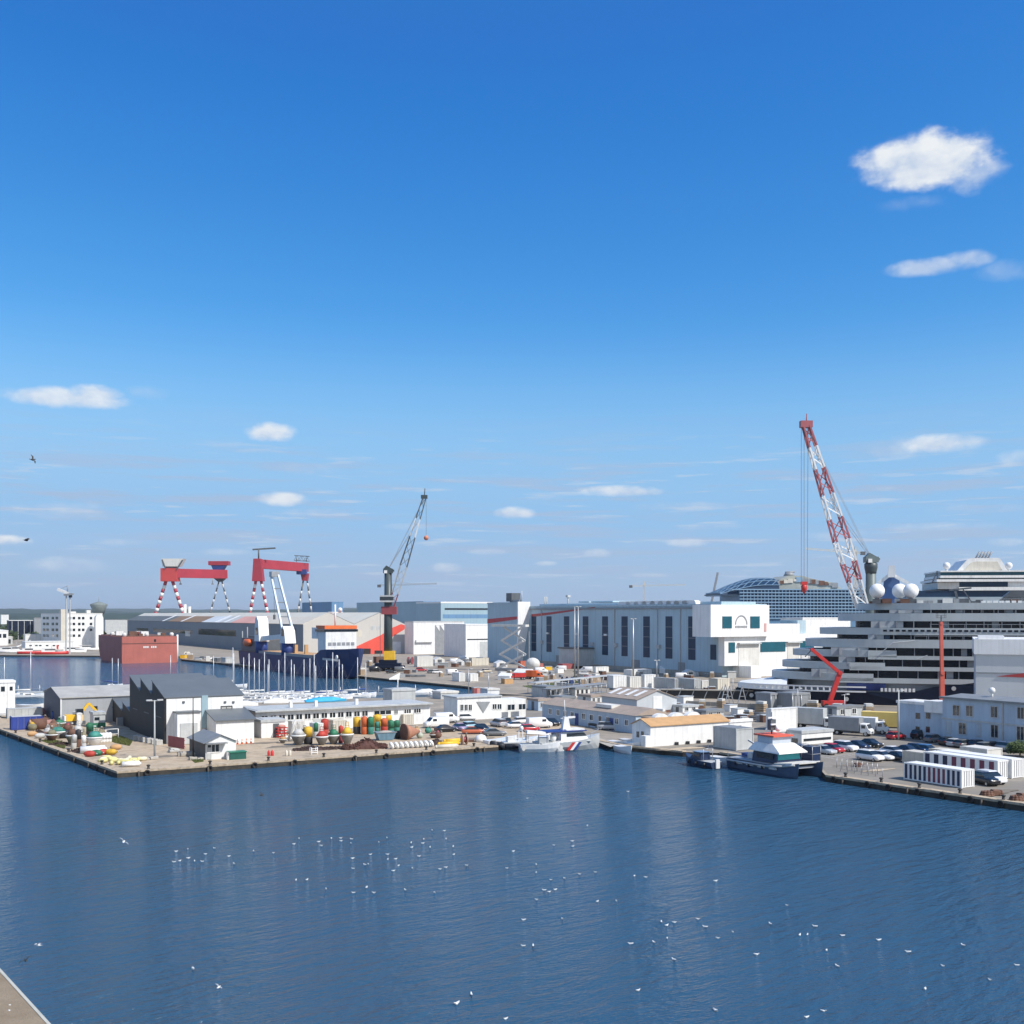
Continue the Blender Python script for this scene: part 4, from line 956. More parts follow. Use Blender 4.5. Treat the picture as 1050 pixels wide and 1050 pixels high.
for k in range(nz):
    z0 = ZW(800, 634) + (zt - ZW(800, 634))*k/nz; dz = (zt - ZW(800, 634))/nz; q = MB(); q.box(XX(761), xe, .45, .59, z0+dz*.40, z0+dz*.88); q.build('balcony_glazing', mat('balcony glass', (.03, .07, .14), .3, .2, .3), t)
q = MB(); q.prism([(XX(795), ZW(800,604)), (XX(868), ZW(860,604)), (XX(858), ZW(850,597)), (XX(838), ZW(840,593.5)), (XX(826), ZW(826,590)), (XX(812), ZW(812,590)), (XX(803), ZW(803,594))], 5, 26); q.build('upper_deck', mat('tarnished deck house', (.38,.40,.36), .6, .3, .15), t)
for k in range(14):
    x = XX(800+k*4.6); z = ZW(820, 594+abs(k-5)*.7); q = MB(); s = rr.uniform(.8, 2.2); q.cbox((x, 6, z), (s*1.6, 3, s*1.2)); q.build('deck_equipment', rr.choice([brown, cream, mgrey, cb2]), t)
q = MB(); q.lathe([(3.2, ZW(819,590)), (2, ZW(819,586))], 10, (XX(819), 14, 0)); q.tube((XX(815),14,ZW(819,586)), (XX(825),14,ZW(819,585.2)), .5); q.build('radar_mast', mgrey, t)
block('dock_store', 'long low white store under the blue cruise ship', 'store', 823, 681, 872, 800, 634.5, white, white, D=14)

# white cruise ship at the far right
d = 410; P0 = at(948, 630, d); P0.z = WZ
t = thing('white_cruise_ship', 'white cruise ship with blue window bands and two radar domes behind the navy ship', 'cruise ship', P0, R(-8))
fw = Vector((math.cos(R(-8)), math.sin(R(-8)), 0)); bk = Vector((math.sin(R(8)), math.cos(R(8)), 0))
XX = lambda px: ext(P0, px, fw)
ZW = lambda px, py: H - (py-HY)/F*(P0 + fw*XX(px)).y - WZ
xe = XX(1100)
q = MB(); q.box(XX(938), xe, 0, 28, 0, ZW(990, 612)); q.build('hull', mat('sea grey blue paint', (.20, .30, .38), .5, .1, .1), t)
def band(px0, px1, y0, y1, m, name, in0=0.0): q = MB(); q.box(XX(px0), XX(px1) if px1 else xe, in0, 26, ZW(1000, y1)+.01, ZW(1000, y0)); return q.build(name, m, t)
band(940, None, 605.5, 612, blueglass, 'window_band', .5); band(983, None, 602, 605.5, white, 'deck_edge', -.6); band(984, 1034, 596.5, 602, blueglass, 'window_band', .8); band(1034, None, 596.5, 602, white, 'deck_house', .4)
band(962, 984, 597, 604, offwhite, 'deck_house', .6); band(960, None, 594, 596.5, white, 'deck_edge', -1.0); band(964, None, 592.5, 594, glass, 'window_band', .8); band(964, None, 590, 592.5, white, 'deck_edge', -.4)
band(965, None, 586.5, 590, tealglass, 'window_band', .8); band(964, 1062, 585, 586.5, white, 'deck_edge', -.6)
q = MB(); q.prism([(XX(984), ZW(990, 585)), (XX(994.5), ZW(990, 573.5)), (XX(999), ZW(990,571.8)), (XX(1028), ZW(1000, 571.8)), (XX(1031.5), ZW(1000, 576)), (XX(1037), ZW(1000, 585))], 4, 20); q.build('funnel_housing', white, t)
q = MB(); q.prism([(XX(991), ZW(990, 584.6)), (XX(998.5), ZW(990, 576.5)), (XX(1004), ZW(990,575.3)), (XX(1026), ZW(1000, 575.5)), (XX(1031), ZW(1000, 584.6))], 3.7, 4.1); q.build('funnel_louvre', cream, t)
for k in range(5): q = MB(); x = XX(1007+k*3.2); q.tube((x, 9, ZW(1000, 572)), (x+1.6, 9, ZW(1000, 564.5)), .35); q.build('exhaust_pipe', mgrey, t)
for px in (972, 1036): q = MB(); q.ball((XX(px), 2, ZW(px, 580)), 1.35, 14, 10); q.lathe([(.5, ZW(px, 586)), (.4, ZW(px, 583))], 8, (XX(px), 2, 0)); q.build('radar_dome', white, t)
q = MB(); q.tube((XX(958), 3, ZW(960, 597)), (XX(963), 3, ZW(960, 585)), .25); q.tube((XX(963), 3, ZW(960, 585)), (XX(963), 3, ZW(960, 594)), .2); q.build('davit', mgrey, t)
# ---------------------------------------------------------------- the navy hulled cruise ship at the dock
NA = -17.0; nd = 303.0
P0 = at(744, 630, nd); P0.z = WZ
t = thing('navy_cruise_ship', 'navy hulled cruise ship with pale stepped decks and three white radar domes', 'cruise ship', P0, R(NA)); nship = t
fw = Vector((math.cos(R(NA)), math.sin(R(NA)), 0)); bk = Vector((-math.sin(R(NA)), math.cos(R(NA)), 0))
HB = 14.0
def XX(px, off=-HB): return ext(P0 + bk*off, px, fw)
def ZW(px, py, off=-HB): return H - (py-HY)/F*(P0 + bk*off + fw*XX(px, off)).y - WZ
XE = 132.0
deckgrey = mat('pale grey ship paint', (.45, .49, .50), .45, .09, .15, streak=.05)
deckwall = mat('grey ship side wall', (.34, .37, .40), .45, .08, .2)
shipglass = mat('ship window glass', (.006, .010, .020), .25, .2, .3, spec=.25)
def halfw(s, s0, hb=HB, ln=26.0):
    u = min(1.0, max(0.0, (s-s0)/ln)); return hb*math.sqrt(max(0.0, 1-(1-u)**2.2))
def outline(s0, hb, s1, ln=26.0, n=14, tipw=.6):
    near = []
    for k in range(n+1):
        s = s0 + ln*(k/n)**1.6; near.append((s, -max(tipw, halfw(s, s0, hb, ln))))
    near.append((s1, -hb))
    return near + [(x, -y) for x, y in near[::-1]]
def nosex(px, zoff=-6.0):                         # the deck's tip is seen on its curved near shoulder
    return XX(px, zoff)
# hull: reversed stem, sheer stepping up amidships
zd = ZW(880, 710); zdm = ZW(990, 700)
q = MB(); st = []
xs0, xst = XX(744, -1), XX(755, -1)
for x, b, w, z, zf in [(0, .15, .12, .8, -.5), (1.2, .3, .3, 2.2, -.5), (3.2, .9, .9, zd-.1, -.5), (8, 4.4, 3.6, zd+.05, -.5), (16, 8.6, 7.6, zd, -.5), (26, 11.6, 10.8, zd, -.5), (36, HB, 12.4, zd, -.5), (XX(932), HB, HB, zd, -.5), (XX(958), HB, HB, zd+ (zdm-zd)*.55, -.5), (XX(1000), HB, HB, zdm, -.5), (XE, HB, HB, zdm, -.5)]: st.append((x, b, w, z, zf))
hull_loft(st, q); q.build('hull', navy, t)
# decks: bulwark bands with recessed dark glazing between
D_ = [ # tip px, y0, y1 (left thick part), px where it thins, y0', y1'
      ('A', 790, 691.5, 699.2, 857, 696.0, 701.0), ('B', 801, 680.0, 687.2, 871, 684.0, 688.0), ('C', 812, 667.3, 674.4, 890, 672.8, 676.6),
      ('D', 825, 656.0, 664.6, None, 0, 0), ('E', 840, 644.0, 651.2, None, 0, 0), ('F', 859, 628.8, 637.0, None, 0, 0), ('G', 878, 618.3, 625.2, None, 0, 0)]
zprev = zd
for k, (nm, tip, y0, y1, thin, y2, y3) in enumerate(D_):
    x0 = nosex(tip); z1, z0 = ZW(930, y0), ZW(930, y1)
    hb = HB - .25*k
    q = MB()
    if thin is None: q.prism(outline(x0, hb, XE), z0, z1, 'z')
    else:
        xt = XX(thin); q.prism(outline(x0, hb, xt), z0, z1, 'z'); z3, z2 = ZW(930, y2), ZW(930, y3)
        q.box(xt+.02, XE, -hb, hb, z2, z3)
    q.build('deck', deckgrey, t)
    # the pale forward lip and its slanted wing
    xr = XX((tip+ (12 if k < 5 else 8)), -HB*.55)
    q = MB(); q.prism([(x, y) for x, y in outline(x0+4.5, hb-1.7, XE)], zprev+.02, z0-.02, 'z'); o = q.build('deck_wall', deckwall if k in (0,) else shipglass, t)
    if k:                                          # pale house front ahead of the glazing
        xg = XX({1: 832, 2: 860, 3: 852, 4: 890, 5: 893, 6: 912}[k], -hb+1.4)
        q = MB(); q.box(x0+16, xg, -hb+1.35, -hb+1.72, zprev+.05, z0-.04); q.build('house_panel', deckwall, t)
        n = 22
        q = MB()
        for j in range(n):
            xx = xg + 2 + (XE - xg - 4)*j/n
            q.box(xx, xx+.18, -hb+.35, -hb+1.68, zprev+.05, z0-.04)
        q.build('balcony_partition', mgrey, t)  # all balcony dividers of one deck in a single mesh
        for j in range(0, n, 3):
            xx = xg + 4 + (XE-xg-4)*j/n; q = MB(); w = rnd.uniform(1.0, 2.2); q.box(xx, xx+w, -hb+1.3, -hb+1.69, zprev+.05, z0-.06); q.build('door', rnd.choice([deckwall, mgrey, blueglass]), t) if rnd.random() < .6 else None
    zprev = z1 if thin is None else ZW(930, y2)
    if k == 0: zprev = ZW(930, y2)
    # fine rail on the edge
    q = MB(); xa = x0 + 27; zz = z1
    if k >= 3:
        q.box(xa, XE, -hb+.05, -hb+.12, zz+.9, zz+1.0)
        for j in range(30): xx = xa + (XE-xa)*j/30; q.box(xx, xx+.07, -hb+.05, -hb+.12, zz, zz+.95)
        q.build('rail', steel, t)
ztop = ZW(930, 618.3)
# dashed row of small windows in deck E and slots under deck G
for j in range(26):
    px = 905.5 + j*6.4; x = XX(px, -HB+1); 
    if x > XE: break
    q = MB(); q.box(x, x+.95, -(HB-1.0)-.1, -(HB-1.0)+.1, ZW(930, 647.8), ZW(930, 645.8)); q.build('window', shipglass, t)
# promenade openings low on the bow, white framed
q = MB(); xa, xb = XX(779), XX(857); za, zb_ = ZW(820, 710), ZW(820, 705)
foredeck = mat('white foredeck paint', (.76, .77, .77), .5, .08, .2)
q = MB()
def shoulder(x): return -halfw(x, 3.0, HB, 34)
n = 26
for (zl, zh) in ((zd-.02, zd+.35), (zd+1.15, zd+1.5)):
    xs = [XX(757, -2) + (XX(888) - XX(757, -2))*k/n for k in range(n+1)]
    for a, b in zip(xs[:-1], xs[1:]): q.loft([[(a, shoulder(a)-.05, zl), (a, shoulder(a)+.2, zl), (a, shoulder(a)+.2, zh), (a, shoulder(a)-.05, zh)], [(b, shoulder(b)-.05, zl), (b, shoulder(b)+.2, zl), (b, shoulder(b)+.2, zh), (b, shoulder(b)-.05, zh)]], 0, False)
q.build('promenade_rail', foredeck, t)
x = XX(757, -2); k = 0
while x < XX(860):
    q = MB(); q.box(x, x+.45, shoulder(x+.2)-.03, shoulder(x+.2)+.18, zd+.35, zd+1.15); q.build('rail_post', foredeck, t); x += 1.5
# covered foredeck rising in one white slope to the first house
q = MB(); n = 10; rings = []
for k in range(n+1):
    x = 4.0 + (XX(806) - 4.0)*k/n; w = halfw(x, 2.6, HB-.5, 34); zc = zd + 1.5 + (ZW(806, 697)-zd-1.5)*(k/n)
    rings.append([(x, -w, zd+.05), (x, -w*.98, zd+1.2), (x, -w*.72, zc), (x, w*.72, zc), (x, w*.98, zd+1.2), (x, w, zd+.05)])
q.loft(rings, 0, False); q.build('foredeck_cover', foredeck, t)
# blue tarpaulin, tender recess
q = MB(); q.loft([[(XX(868)+x, -HB+.6+abs(math.sin(x))*.4, zd+.5), (XX(868)+x, -HB+.2, zd+2.4+math.sin(x*2)*.2), (XX(868)+x, -HB+1.6, zd+2.6)] for x in (0, 2, 4, 6, 8, 9.5)], 0, False); q.build('tarpaulin', blue, t)
for k in range(9):
    x = XX(903) + k*.95; q = MB(); q.box(x, x+.6, -HB-.05, -HB+.3, zd+.35, zd+1.2); q.build('mooring_port', white, t)
for x, z in ((XX(978), zdm*.78), (XX(868), zd*.55), (XX(770,-9), zd*.55)): q = MB(); q.tube((x, shoulder(x)-.1, z), (x, shoulder(x)+.3, z), .55, .55, 10); q.build('hawse_pipe', lgrey, t)
# roof: radar domes, white arched mast, dark deck gear
for px, off in ((899.3, -8), (922.5, -4), (934, -8)):
    zc = ZW(px, 606, off); q = MB(); q.ball((XX(px, off), off, zc), 1.92, 24, 16)
    q.build('radar_dome', mat('radome white', (.82, .82, .80), .45, .03, .5), t)
    q = MB(); q.lathe([(.75, ztop), (.55, zc-1.7)], 12, (XX(px, off), off, 0)); q.build('dome_pedestal', mgrey, t)
c = XX(914, 4); off = 4
zz = lambda y: ZW(914, y, off)
q = MB(); q.prism([(c-1.0, zz(592)), (c+1.0, zz(592)), (c+.8, zz(580)), (c-.7, zz(580))], off-1, off+1); q.build('mast_column', white, t)
for s, (a, b), m in ((-1, (901, 598), white), (1, (931.5, 598.5), white)):
    q = MB(); q.beam((c+s*.8, off, zz(590.5)), (XX(a, off), off, zz(b)), 1.2, .9); q.build('mast_arm', m, t)
q = MB(); q.prism([(XX(904, 5), ztop), (XX(925, 5), ztop), (XX(922, 5), ZW(914, 592, 5)), (XX(907, 5), ZW(914, 592, 5))], 5.2, 9); q.build('mast_house', mat('medium blue paint', (.06, .13, .30), .5), t)
q = MB(); q.box(XX(936, -6), XE, -6, 8, ztop, ZW(980, 612.5, -6)); q.build('top_house', deckgrey, t)
for k in range(24):
    px = rnd.uniform(885, 1046); x = XX(px, -9); s = rnd.uniform(.5, 1.5); q = MB(); q.cbox((x, -9+rnd.uniform(-1, 3), ztop+s*.4), (s*1.6, 1.2, s*.8)); q.build('deck_equipment', rnd.choice([mgrey, dgrey, offwhite, brown]), t)
def deck_davit(px, py0, py1, w):
    x = XX(px, -6); q = MB(); q.beam((x, -6, ztop), (x-.8, -6, ZW(px, py0+4, -6)), .5, .5); q.beam((x-2.2, -6, ZW(px, py0+3, -6)), (x+w, -6, ZW(px, py0+1.0, -6)), .35, .4); q.beam((x+w, -6, ztop+.4), (x+1, -6, ZW(px, py0+2, -6)), .25, .25); q.build('davit', dgrey, t)
deck_davit(983, 602, 614, 3.0)
q = MB(); q.loft([[(XX(1024, -5), -6, ztop+.5), (XX(1024, -5), -2, ztop+.5), (XX(1024,-5), -2, ztop+.7), (XX(1024,-5), -6, ztop+.7)], [(XX(1036, -5), -6, ztop+.5), (XX(1036, -5), -2, ztop+.5), (XX(1036,-5), -2, ztop+3.0), (XX(1036,-5), -6, ztop+3.0)], [(XE, -6, ztop+.5), (XE, -2, ztop+.5), (XE, -2, ztop+3.4), (XE, -6, ztop+3.4)]], 0, False); q.build('pool_canopy', dgrey, t)
for k in range(12): q = MB(); x = XX(1006, -10) + k*1.4; q.box(x, x+1.0, -10.4, -9.8, ztop, ztop+.55); q.build('liferaft', white, t)
# diagonal drain hoses hanging down the decks
for (a, b) in (((915, 659), (938, 657)), ((905, 668), (918, 656.5)), ((940, 676), (951, 672))):
    q = MB(); q.tube((XX(a[0], -HB-.1), -HB-.1, ZW(*a)), (XX(b[0], -HB-.1), -HB-.1, ZW(*b)), .12, .12, 5); q.build('hose', lgrey, t)

# ---------------------------------------------------------------- red boom lifts at the ship's side
def lift(label, px, py, d_arms, basket_at, w=.55, m=red, cat='boom lift'):
    o = gp(px, py); t = thing('boom_lift', label, cat, o)
    A = lambda x, y: at(x, y, o.y) - o
    q = MB(); q.box(-1.9, 3.6, -1.2, 1.2, .5, 1.7); q.build('chassis', m, t)
    for x in (-1.2, 2.6):
        for s in (-1, 1): q = MB(); q.tube((x, s*1.0, .55), (x, s*1.45, .55), .55, .55, 12); q.build('wheel', rubber, t)
    pts = [Vector((0, 0, 1.6))] + [A(*p) for p in d_arms]
    for k, (a, b) in enumerate(zip(pts[:-1], pts[1:])):
        q = MB(); ww = w*(1 - .28*k); q.beam(a, b, ww, ww*1.15); q.tube(b-Vector((0,ww*.7,0)), b+Vector((0,ww*.7,0)), ww*.6, ww*.6, 8); q.build('boom', m if k < len(pts)-1 else mgrey, t)
    b = A(*basket_at); q = MB()
    q.beam(pts[-1], b + Vector((0,0,.6)), .2, .2)
    for z in (0, .55, 1.1):
        for (x0, y0, x1, y1) in ((-1,-.5,1,-.5), (1,-.5,1,.5), (1,.5,-1,.5), (-1,.5,-1,-.5)): q.tube(b+Vector((x0,y0,z)), b+Vector((x1,y1,z)), .05, .05, 4)
    q.cbox(b, (2, 1, .08)); 
    for x in (-1, 1):
        for y in (-.5, .5): q.tube(b+Vector((x,y,0)), b+Vector((x,y,1.1)), .05, .05, 4)
    q.build('basket', dgrey, t)
    return t
lift('red articulated boom lift bent like a knee before the ship bow', 851, 725.5, [(861, 690), (832.5, 666)], (825.5, 676), .95, red)
lift('red boom lift with its telescopic boom straight up the ship side', 966, 727, [(965.8, 690), (965, 639)], (965, 633.5), .9, mat('salmon red paint', (.62, .13, .09), .5, .15, .5))

# ---------------------------------------------------------------- buildings at the right of the dock
t, fr, W, D, h = block('grey_hall', 'tall pale grey hall with white roof edge and red swoosh beside the ship', 'hall', 1000.5, 742, 1130, 996, 658, mat('pale grey cladding', (.56, .58, .59), .5, .08, .08, panel=3, pdark=.05), white, D=26, deg=-22)
q = MB(); q.box(-.35, W+.3, -.35, D, fr.zx(1020, 671), h+.55); q.box(.5, fr.x(1030), 1, 8, h+.55, h+1.2); q.build('parapet', we, t)
q = MB(); q.prism([(fr.x(1022), fr.zx(1022, 693.5)), (fr.x(1075), fr.zx(1060, 687)), (fr.x(1075), fr.zx(1060, 695.5))], -.15, .1, 'y'); q.build('painted_swoosh', mat('dark red wall paint', (.42, .05, .05), .5), t)
q = MB(); q.box(.1, W-.1, -.12, .1, fr.zx(1020, 690.6), fr.zx(1020, 689.4)); q.build('cladding_joint', mgrey, t)
# two storey blue grey office along the car park
bluegrey = mat('blue grey render', (.43, .53, .63), .75, .1, .4, streak=.14)
fr = Fr(1075, 774); D = fr.y(966.5); h = fr.zy(1000, 718.5)
t = thing('dock_office', 'two storey blue grey dock office with tall windows beside the car park', 'office building', fr.o, R(GA)); dock = t
q = MB(); q.box(0, 9, 0, D, 0, h); q.build('wall', bluegrey, t)
q = MB(); q.box(-.5, 9.5, -.5, D+.4, h, h+.35); q.prism([(-.5, h+.35), (9.5, h+.35), (4.5, h+.75)], .5, D-.5, 'y'); q.build('roof', roofgrey, t)
q = MB(); q.box(-.12, .1, 0, D+.05, h*.53, h*.53+.3); q.build('string_course', lgrey, t)
for px in (977.5, 991, 1016.5, 1043.5):
    window(t, fr, px, 723.5 + (px-977)*.03, px+6.5, 733.5+(px-977)*.05, 'left', glass, lgrey, off=0)
for px, fl in ((970.5, 0), (983.5, 1), (1001, 0), (1016.5, 1), (1043, 1)):
    dy = (px-977)*.13
    window(t, fr, px, 741 + dy*.5, px+(7 if fl else 4.5), 752+dy*.8, 'left', glass if fl else bluegrey, lgrey)
q = MB(); y = fr.y(1028.5); q.box(-.25, .05, y-.1, y+.1, .3, h); q.build('downpipe', steel, t)
q = MB(); c = fr.y(1006); q.ball((3, c, h+1.75), .55, 14, 10); q.tube((3, c, h+.4), (3, c, h+1.4), .2); o=q.build('antenna_dome', white, t)
t, fr, W, D, h = block('dock_annex', 'small flat blue grey annex with a white roof box beside the dock office', 'annex', 966.5, 760.5, 985, 920, 724.5, bluegrey, white)
for px in (939, 949.5): window(t, fr, px, 731, px+4.5, 737, 'left', glass, None); window(t, fr, px, 745, px+4, 751, 'left', glass, None)
q = MB(); q.box(-.6, 3, -.5, 3.5, h-1.2, h+.9); q.build('roof_box', white, t)

# long low white shed with tan roof at the quay and its neighbours
fr = Fr(667, 766); W = fr.x(747); D = 5.2; h = 3.6
t = thing('tan_roof_shed', 'long low white shed with a tan tiled roof at the quay edge', 'shed', fr.o, R(GA))
q = MB(); gable(q, 0, W, 0, D, h, 1.0, 'x'); q.build('wall', white, t)
q = MB(); gable_roof(q, 0, W, 0, D, h, 1.0, 'x', .25, .14); q.build('roof', rooftan, t)
for px in (652.8, 657.5): window(t, fr, px, 750, px+2.6, 756, 'left', glass, None)
q = MB(); q.box(-1.4, -.02, -.4, 1.0, 0, 2.0); q.build('meter_box', white, t)
for k in range(5): q = MB(); x = W*(.3+.14*k); q.box(x, x+.5, -.5, -.02, 0, .55); q.build('plinth_block', black, t)
fr = Fr(652, 752.5); D = fr.y(556); h = 3.5
t = thing('workshop_row', 'long low blue grey workshop row with a brown roof and small windows', 'workshop', fr.o, R(GA)); 
q = MB(); q.box(0, 7.5, 0, D, 0, h); q.build('wall', bluegrey, t)
q = MB(); q.prism([(-.4, h), (7.9, h), (3.75, h+1.3)], -.3, D+.3, 'y'); q.build('roof', roofbrown, t)
for px in (563, 571, 578, 585.5, 597, 605, 614, 622, 631, 641): window(t, fr, px, 726.5+(px-560)*.145, px+3, 731.5+(px-560)*.15, 'left', glass, white)
for px in (591.5, 627): q = MB(); y = fr.y(px); q.box(-.1, .1, y-.6, y+.6, 0, 2.4); q.build('door', blue, t)
q = MB(); q.box(1.2, 4.2, fr.y(622), fr.y(606), h+.6, h+1.25); q.build('roof_terrace', offwhite, t)
fr = Fr(653, 734); W = fr.x(694); D = fr.y(617); h = fr.zx(653, 717.5); 
t = thing('skylight_hall', 'grey gabled workshop with a brown roof and four white skylights', 'workshop', fr.o, R(GA))
q = MB(); gable(q, 0, W, 0, D, h, 1.9, 'y'); q.build('wall', mat('light grey cladding', (.50, .53, .55), .5, .1, .2, panel=1.5, pdark=.08), t)
q = MB(); gable_roof(q, 0, W, 0, D, h, 1.9, 'y', .3, .12); q.build('roof', roofbrown, t)
for k in range(4):
    y = D*(.14+.24*k); w = W/2; s = 1.9/w
    q = MB(); a, b = w*.22, w*.8; q.loft([[(a, y, h+s*a+.20), (a, y+1.2, h+s*a+.20), (a, y+1.2, h+s*a+.27), (a, y, h+s*a+.27)], [(b, y, h+s*b+.20), (b, y+1.2, h+s*b+.20), (b, y+1.2, h+s*b+.27), (b, y, h+s*b+.27)]], 0, False); q.build('skylight', white, t)
q = MB(); q.box(W*.4, W*.62, -.1, .1, 0, h+.6); q.build('door', white, t)
t = thing('arched_store', 'low store with a brown roof and a row of white arched gables', 'store', Fr(669, 753.5).o, R(GA))
q = MB(); q.box(0, 12, 0, 7, 0, 3.0); q.build('wall', lgrey, t); q = MB(); q.box(-.3, 12.3, .6, 7.3, 3.0, 3.25); q.build('roof', roofbrown, t)
for k in range(3):
    q = MB(); c = 2 + k*4; q.prism([(c + 1.9*math.cos(math.pi*a/10), 2.6+1.4*math.sin(math.pi*a/10)) for a in range(11)], -.25, .9, 'y'); q.build('arched_gable', white, t)
# long white quayside building and its neighbours on the work quay
fr = Fr(262, 752); W = fr.x(441); D = 10.5; h = 4.1
t = thing('quay_store', 'long flat roofed white quayside store with a band of dark windows', 'store', fr.o, R(GA)); qs = t
q = MB(); q.box(0, W, 0, D, 0, h); q.build('wall', white, t)
q = MB(); q.box(-.3, W+.3, -.9, D+.3, h, h+.28); q.box(.3, W-.3, -.3, D-.3, h+.28, h+.34); q.build('roof', lgrey, t)
for k in range(13):
    x = 1.2 + k*1.75; window_at(t, 'front', x, x+1.2, 2.3, 3.3, glass, white)
for x0, x1 in ((W*.66, W*.76), (W*.84, W*.88), (W*.90, W*.94), (W*.78, W*.80)): window_at(t, 'front', x0, x1, 2.4, 3.2, glass, white, bars=2)
for k in range(3): q = MB(); x = 3.2+k*8.6; q.box(x, x+2.2, -.08, .1, 0, 2.2); q.build('door', lgrey, t)
for px in (304, 330, 372): q = MB(); x = fr.x(px); q.box(x-.3, x+.3, 3, 3.6, h+.3, h+1.5); q.build('vent', white, t)
t, fr, W, D, h = block('white_lean_to', 'white open lean-to full of gear behind the white box store', 'lean-to', 268, 757, 292, 262, 741, white, lgrey, D=5)
q = MB(); q.box(W*.5, W*.75, -.1, .1, 0, h*.9); q.build('door', dgrey, t)
t, fr, W, D, h = block('roof_cabin', 'grey white cabin with a wind vane rising behind the quay store', 'cabin', 402, 732, 426, 400, 709, lgrey, lgrey, D=5)
q = MB(); q.tube((W*.4, 2, h), (W*.4, 2, h+3.2), .12); q.loft([[(W*.4-2.2, 2, h+2.6), (W*.4-2.2, 2.1, h+2.6), (W*.4-2.2, 2.1, h+2.9), (W*.4-2.2, 2, h+2.9)], [(W*.4+.4, 2, h+2.6), (W*.4+.4, 2.1, h+2.6), (W*.4+.6, 2.1, h+4.2), (W*.4+.6, 2, h+4.2)]], 0, False); q.build('wind_vane', white, t)
fr = Fr(469, 739); W = fr.x(541); D = fr.y(455); h = fr.zx(469, 716)
t = thing('white_pavilion', 'white flat roofed pavilion with tall windows and a grey triangular panel', 'pavilion', fr.o, R(GA))
q = MB(); q.box(0, W*.62, 0, D, 0, h); q.box(W*.62+.01, W, .8, D, 0, h*.82); q.build('wall', white, t)
q = MB(); q.box(-.3, W*.62, -.3, D+.3, h, h+.3); q.build('roof', lgrey, t)
for px in (472, 476.3, 480.6): window(t, fr, px, 722.5, px+3, 728.5, 'front', glass, white)
q = MB(); q.prism([(fr.x(488.5), fr.zx(489, 719.5)), (fr.x(502.5), fr.zx(502, 719.5)), (fr.x(495.5), fr.zx(496, 731))], -.12, .05); q.build('triangular_panel', mgrey, t)
for px in (505, 510, 514): window(t, fr, px, 722, px+4, 727, 'front', glass, white, off=0) if px < 512 else None
window_at(t, 'front', W*.68, W*.78, 1.8, 3.0, glass, white, off=-.8); window_at(t, 'front', W*.84, W*.94, 1.8, 3.0, glass, white, off=-.8)
# grey gabled shed at the basin, charcoal sawtooth works
fr = Fr(62.5, 742); W = fr.x(150); D = fr.y(45.5); h = fr.zx(63, 716)
t = thing('grey_boat_shed', 'long grey boat shed with a pale roof and an end wall coloured dark blue for shade', 'shed', fr.o, R(GA))
greyclad = mat('pale grey shed cladding', (.36, .38, .40), .55, .1, .3, panel=1.2, pdark=.07)
q = MB(); gable(q, 0, W, 0, D, h, 1.6, 'x'); q.build('wall', greyclad, t)
q = MB(); q.prism([(0.1, .1), (D-.1, .1), (D-.1, h-.1), (D/2, h+1.5), (.1, h-.1)], -.08, .02, 'x'); q.build('end_wall', mat('shade blue end boards', (.03, .04, .075), .6, .2, .5, panel=.6, pdark=.2), t)  # the end wall's shade is put into its dark blue colour
q = MB(); gable_roof(q, 0, W, 0, D, h, 1.6, 'x', .3, .14); q.build('roof', mat('pale weathered roof', (.42, .41, .38), .7, .2, .3, panel=1.1, pdark=.1, streak=.1), t)
window(t, fr, 96.3, 724, 100, 729, 'front', black)
q = MB(); q.box(-.12, .12, -.12, .12, 0, h); q.build('corner_trim', white, t)
charcoal = mat('charcoal boards', (.017, .018, .020), .65, .25, .4, panel=.9, pdark=.45); charroof = mat('charcoal roof sheet', (.125, .14, .15), .5, .12, .3, panel=.7, pdark=.12)
fr = Fr(169, 763); W = fr.x(249); D = fr.y(133); h = fr.zx(169, 716)
t = thing('sawtooth_works', 'charcoal sawtooth roofed works with a white front facing the sun', 'works building', fr.o, R(GA)); saw = t
def saw_prof(y0, y1, n, he, rise, valley):
    p = [(y0, 0), (y1, 0)]; st = (y1-y0)/n; up = [(y0, he)]
    for k in range(n):
        a = y0 + st*(k+1)
        up += [(a-.02, he+rise)]
        if k < n-1: up += [(a, valley)]
    return p + up[::-1]
q = MB(); q.prism(saw_prof(0, D, 3, h, 2.6, h+.1), 0, W, 'x'); q.build('wall', charcoal, t)
q = MB(); st = D/3
for k in range(3):
    y0 = st*k; za = (h if k == 0 else h+.1)
    q.prism([(y0-.25*(k==0), za+.03-.06*(k==0)), (y0+st, h+2.63), (y0+st, h+2.8), (y0-.25*(k==0), za+.2-.06*(k==0))], -.15, W+.25, 'x')
q.build('roof', charroof, t)
q = MB(); q.box(.25, W-.02, -.14, .1, 0, h-.1); q.build('front_wall', white, t)
q = MB(); q.box(-.06, .25, -.06, .3, 0, h-.05); q.build('corner_board', charcoal, t)
q = MB(); q.box(fr.x(206.5), fr.x(212.8), -.3, .1, 2.5, h+.25); q.build('glazed_strip', mat('translucent sheeting', (.30, .42, .47), .3, .1, .5), t)
window(t, fr, 227, 724.5, 237.5, 731.5, 'front', offwhite, black, off=-.1)
for px in (188, 230.5, 239): q = MB(); x = fr.x(px); z = fr.zx(px, 720); q.box(x-.2, x+.2, -.3, -.12, z-.15, z+.2); q.build('wall_lamp', dgrey, t)
for k in range(3): 
    q = MB(); y = st*k+st*.45; q.box(-.06, .04, y-1.8, y+2.2, 4.4, 4.55); q.build('wall_rail', dgrey, t)
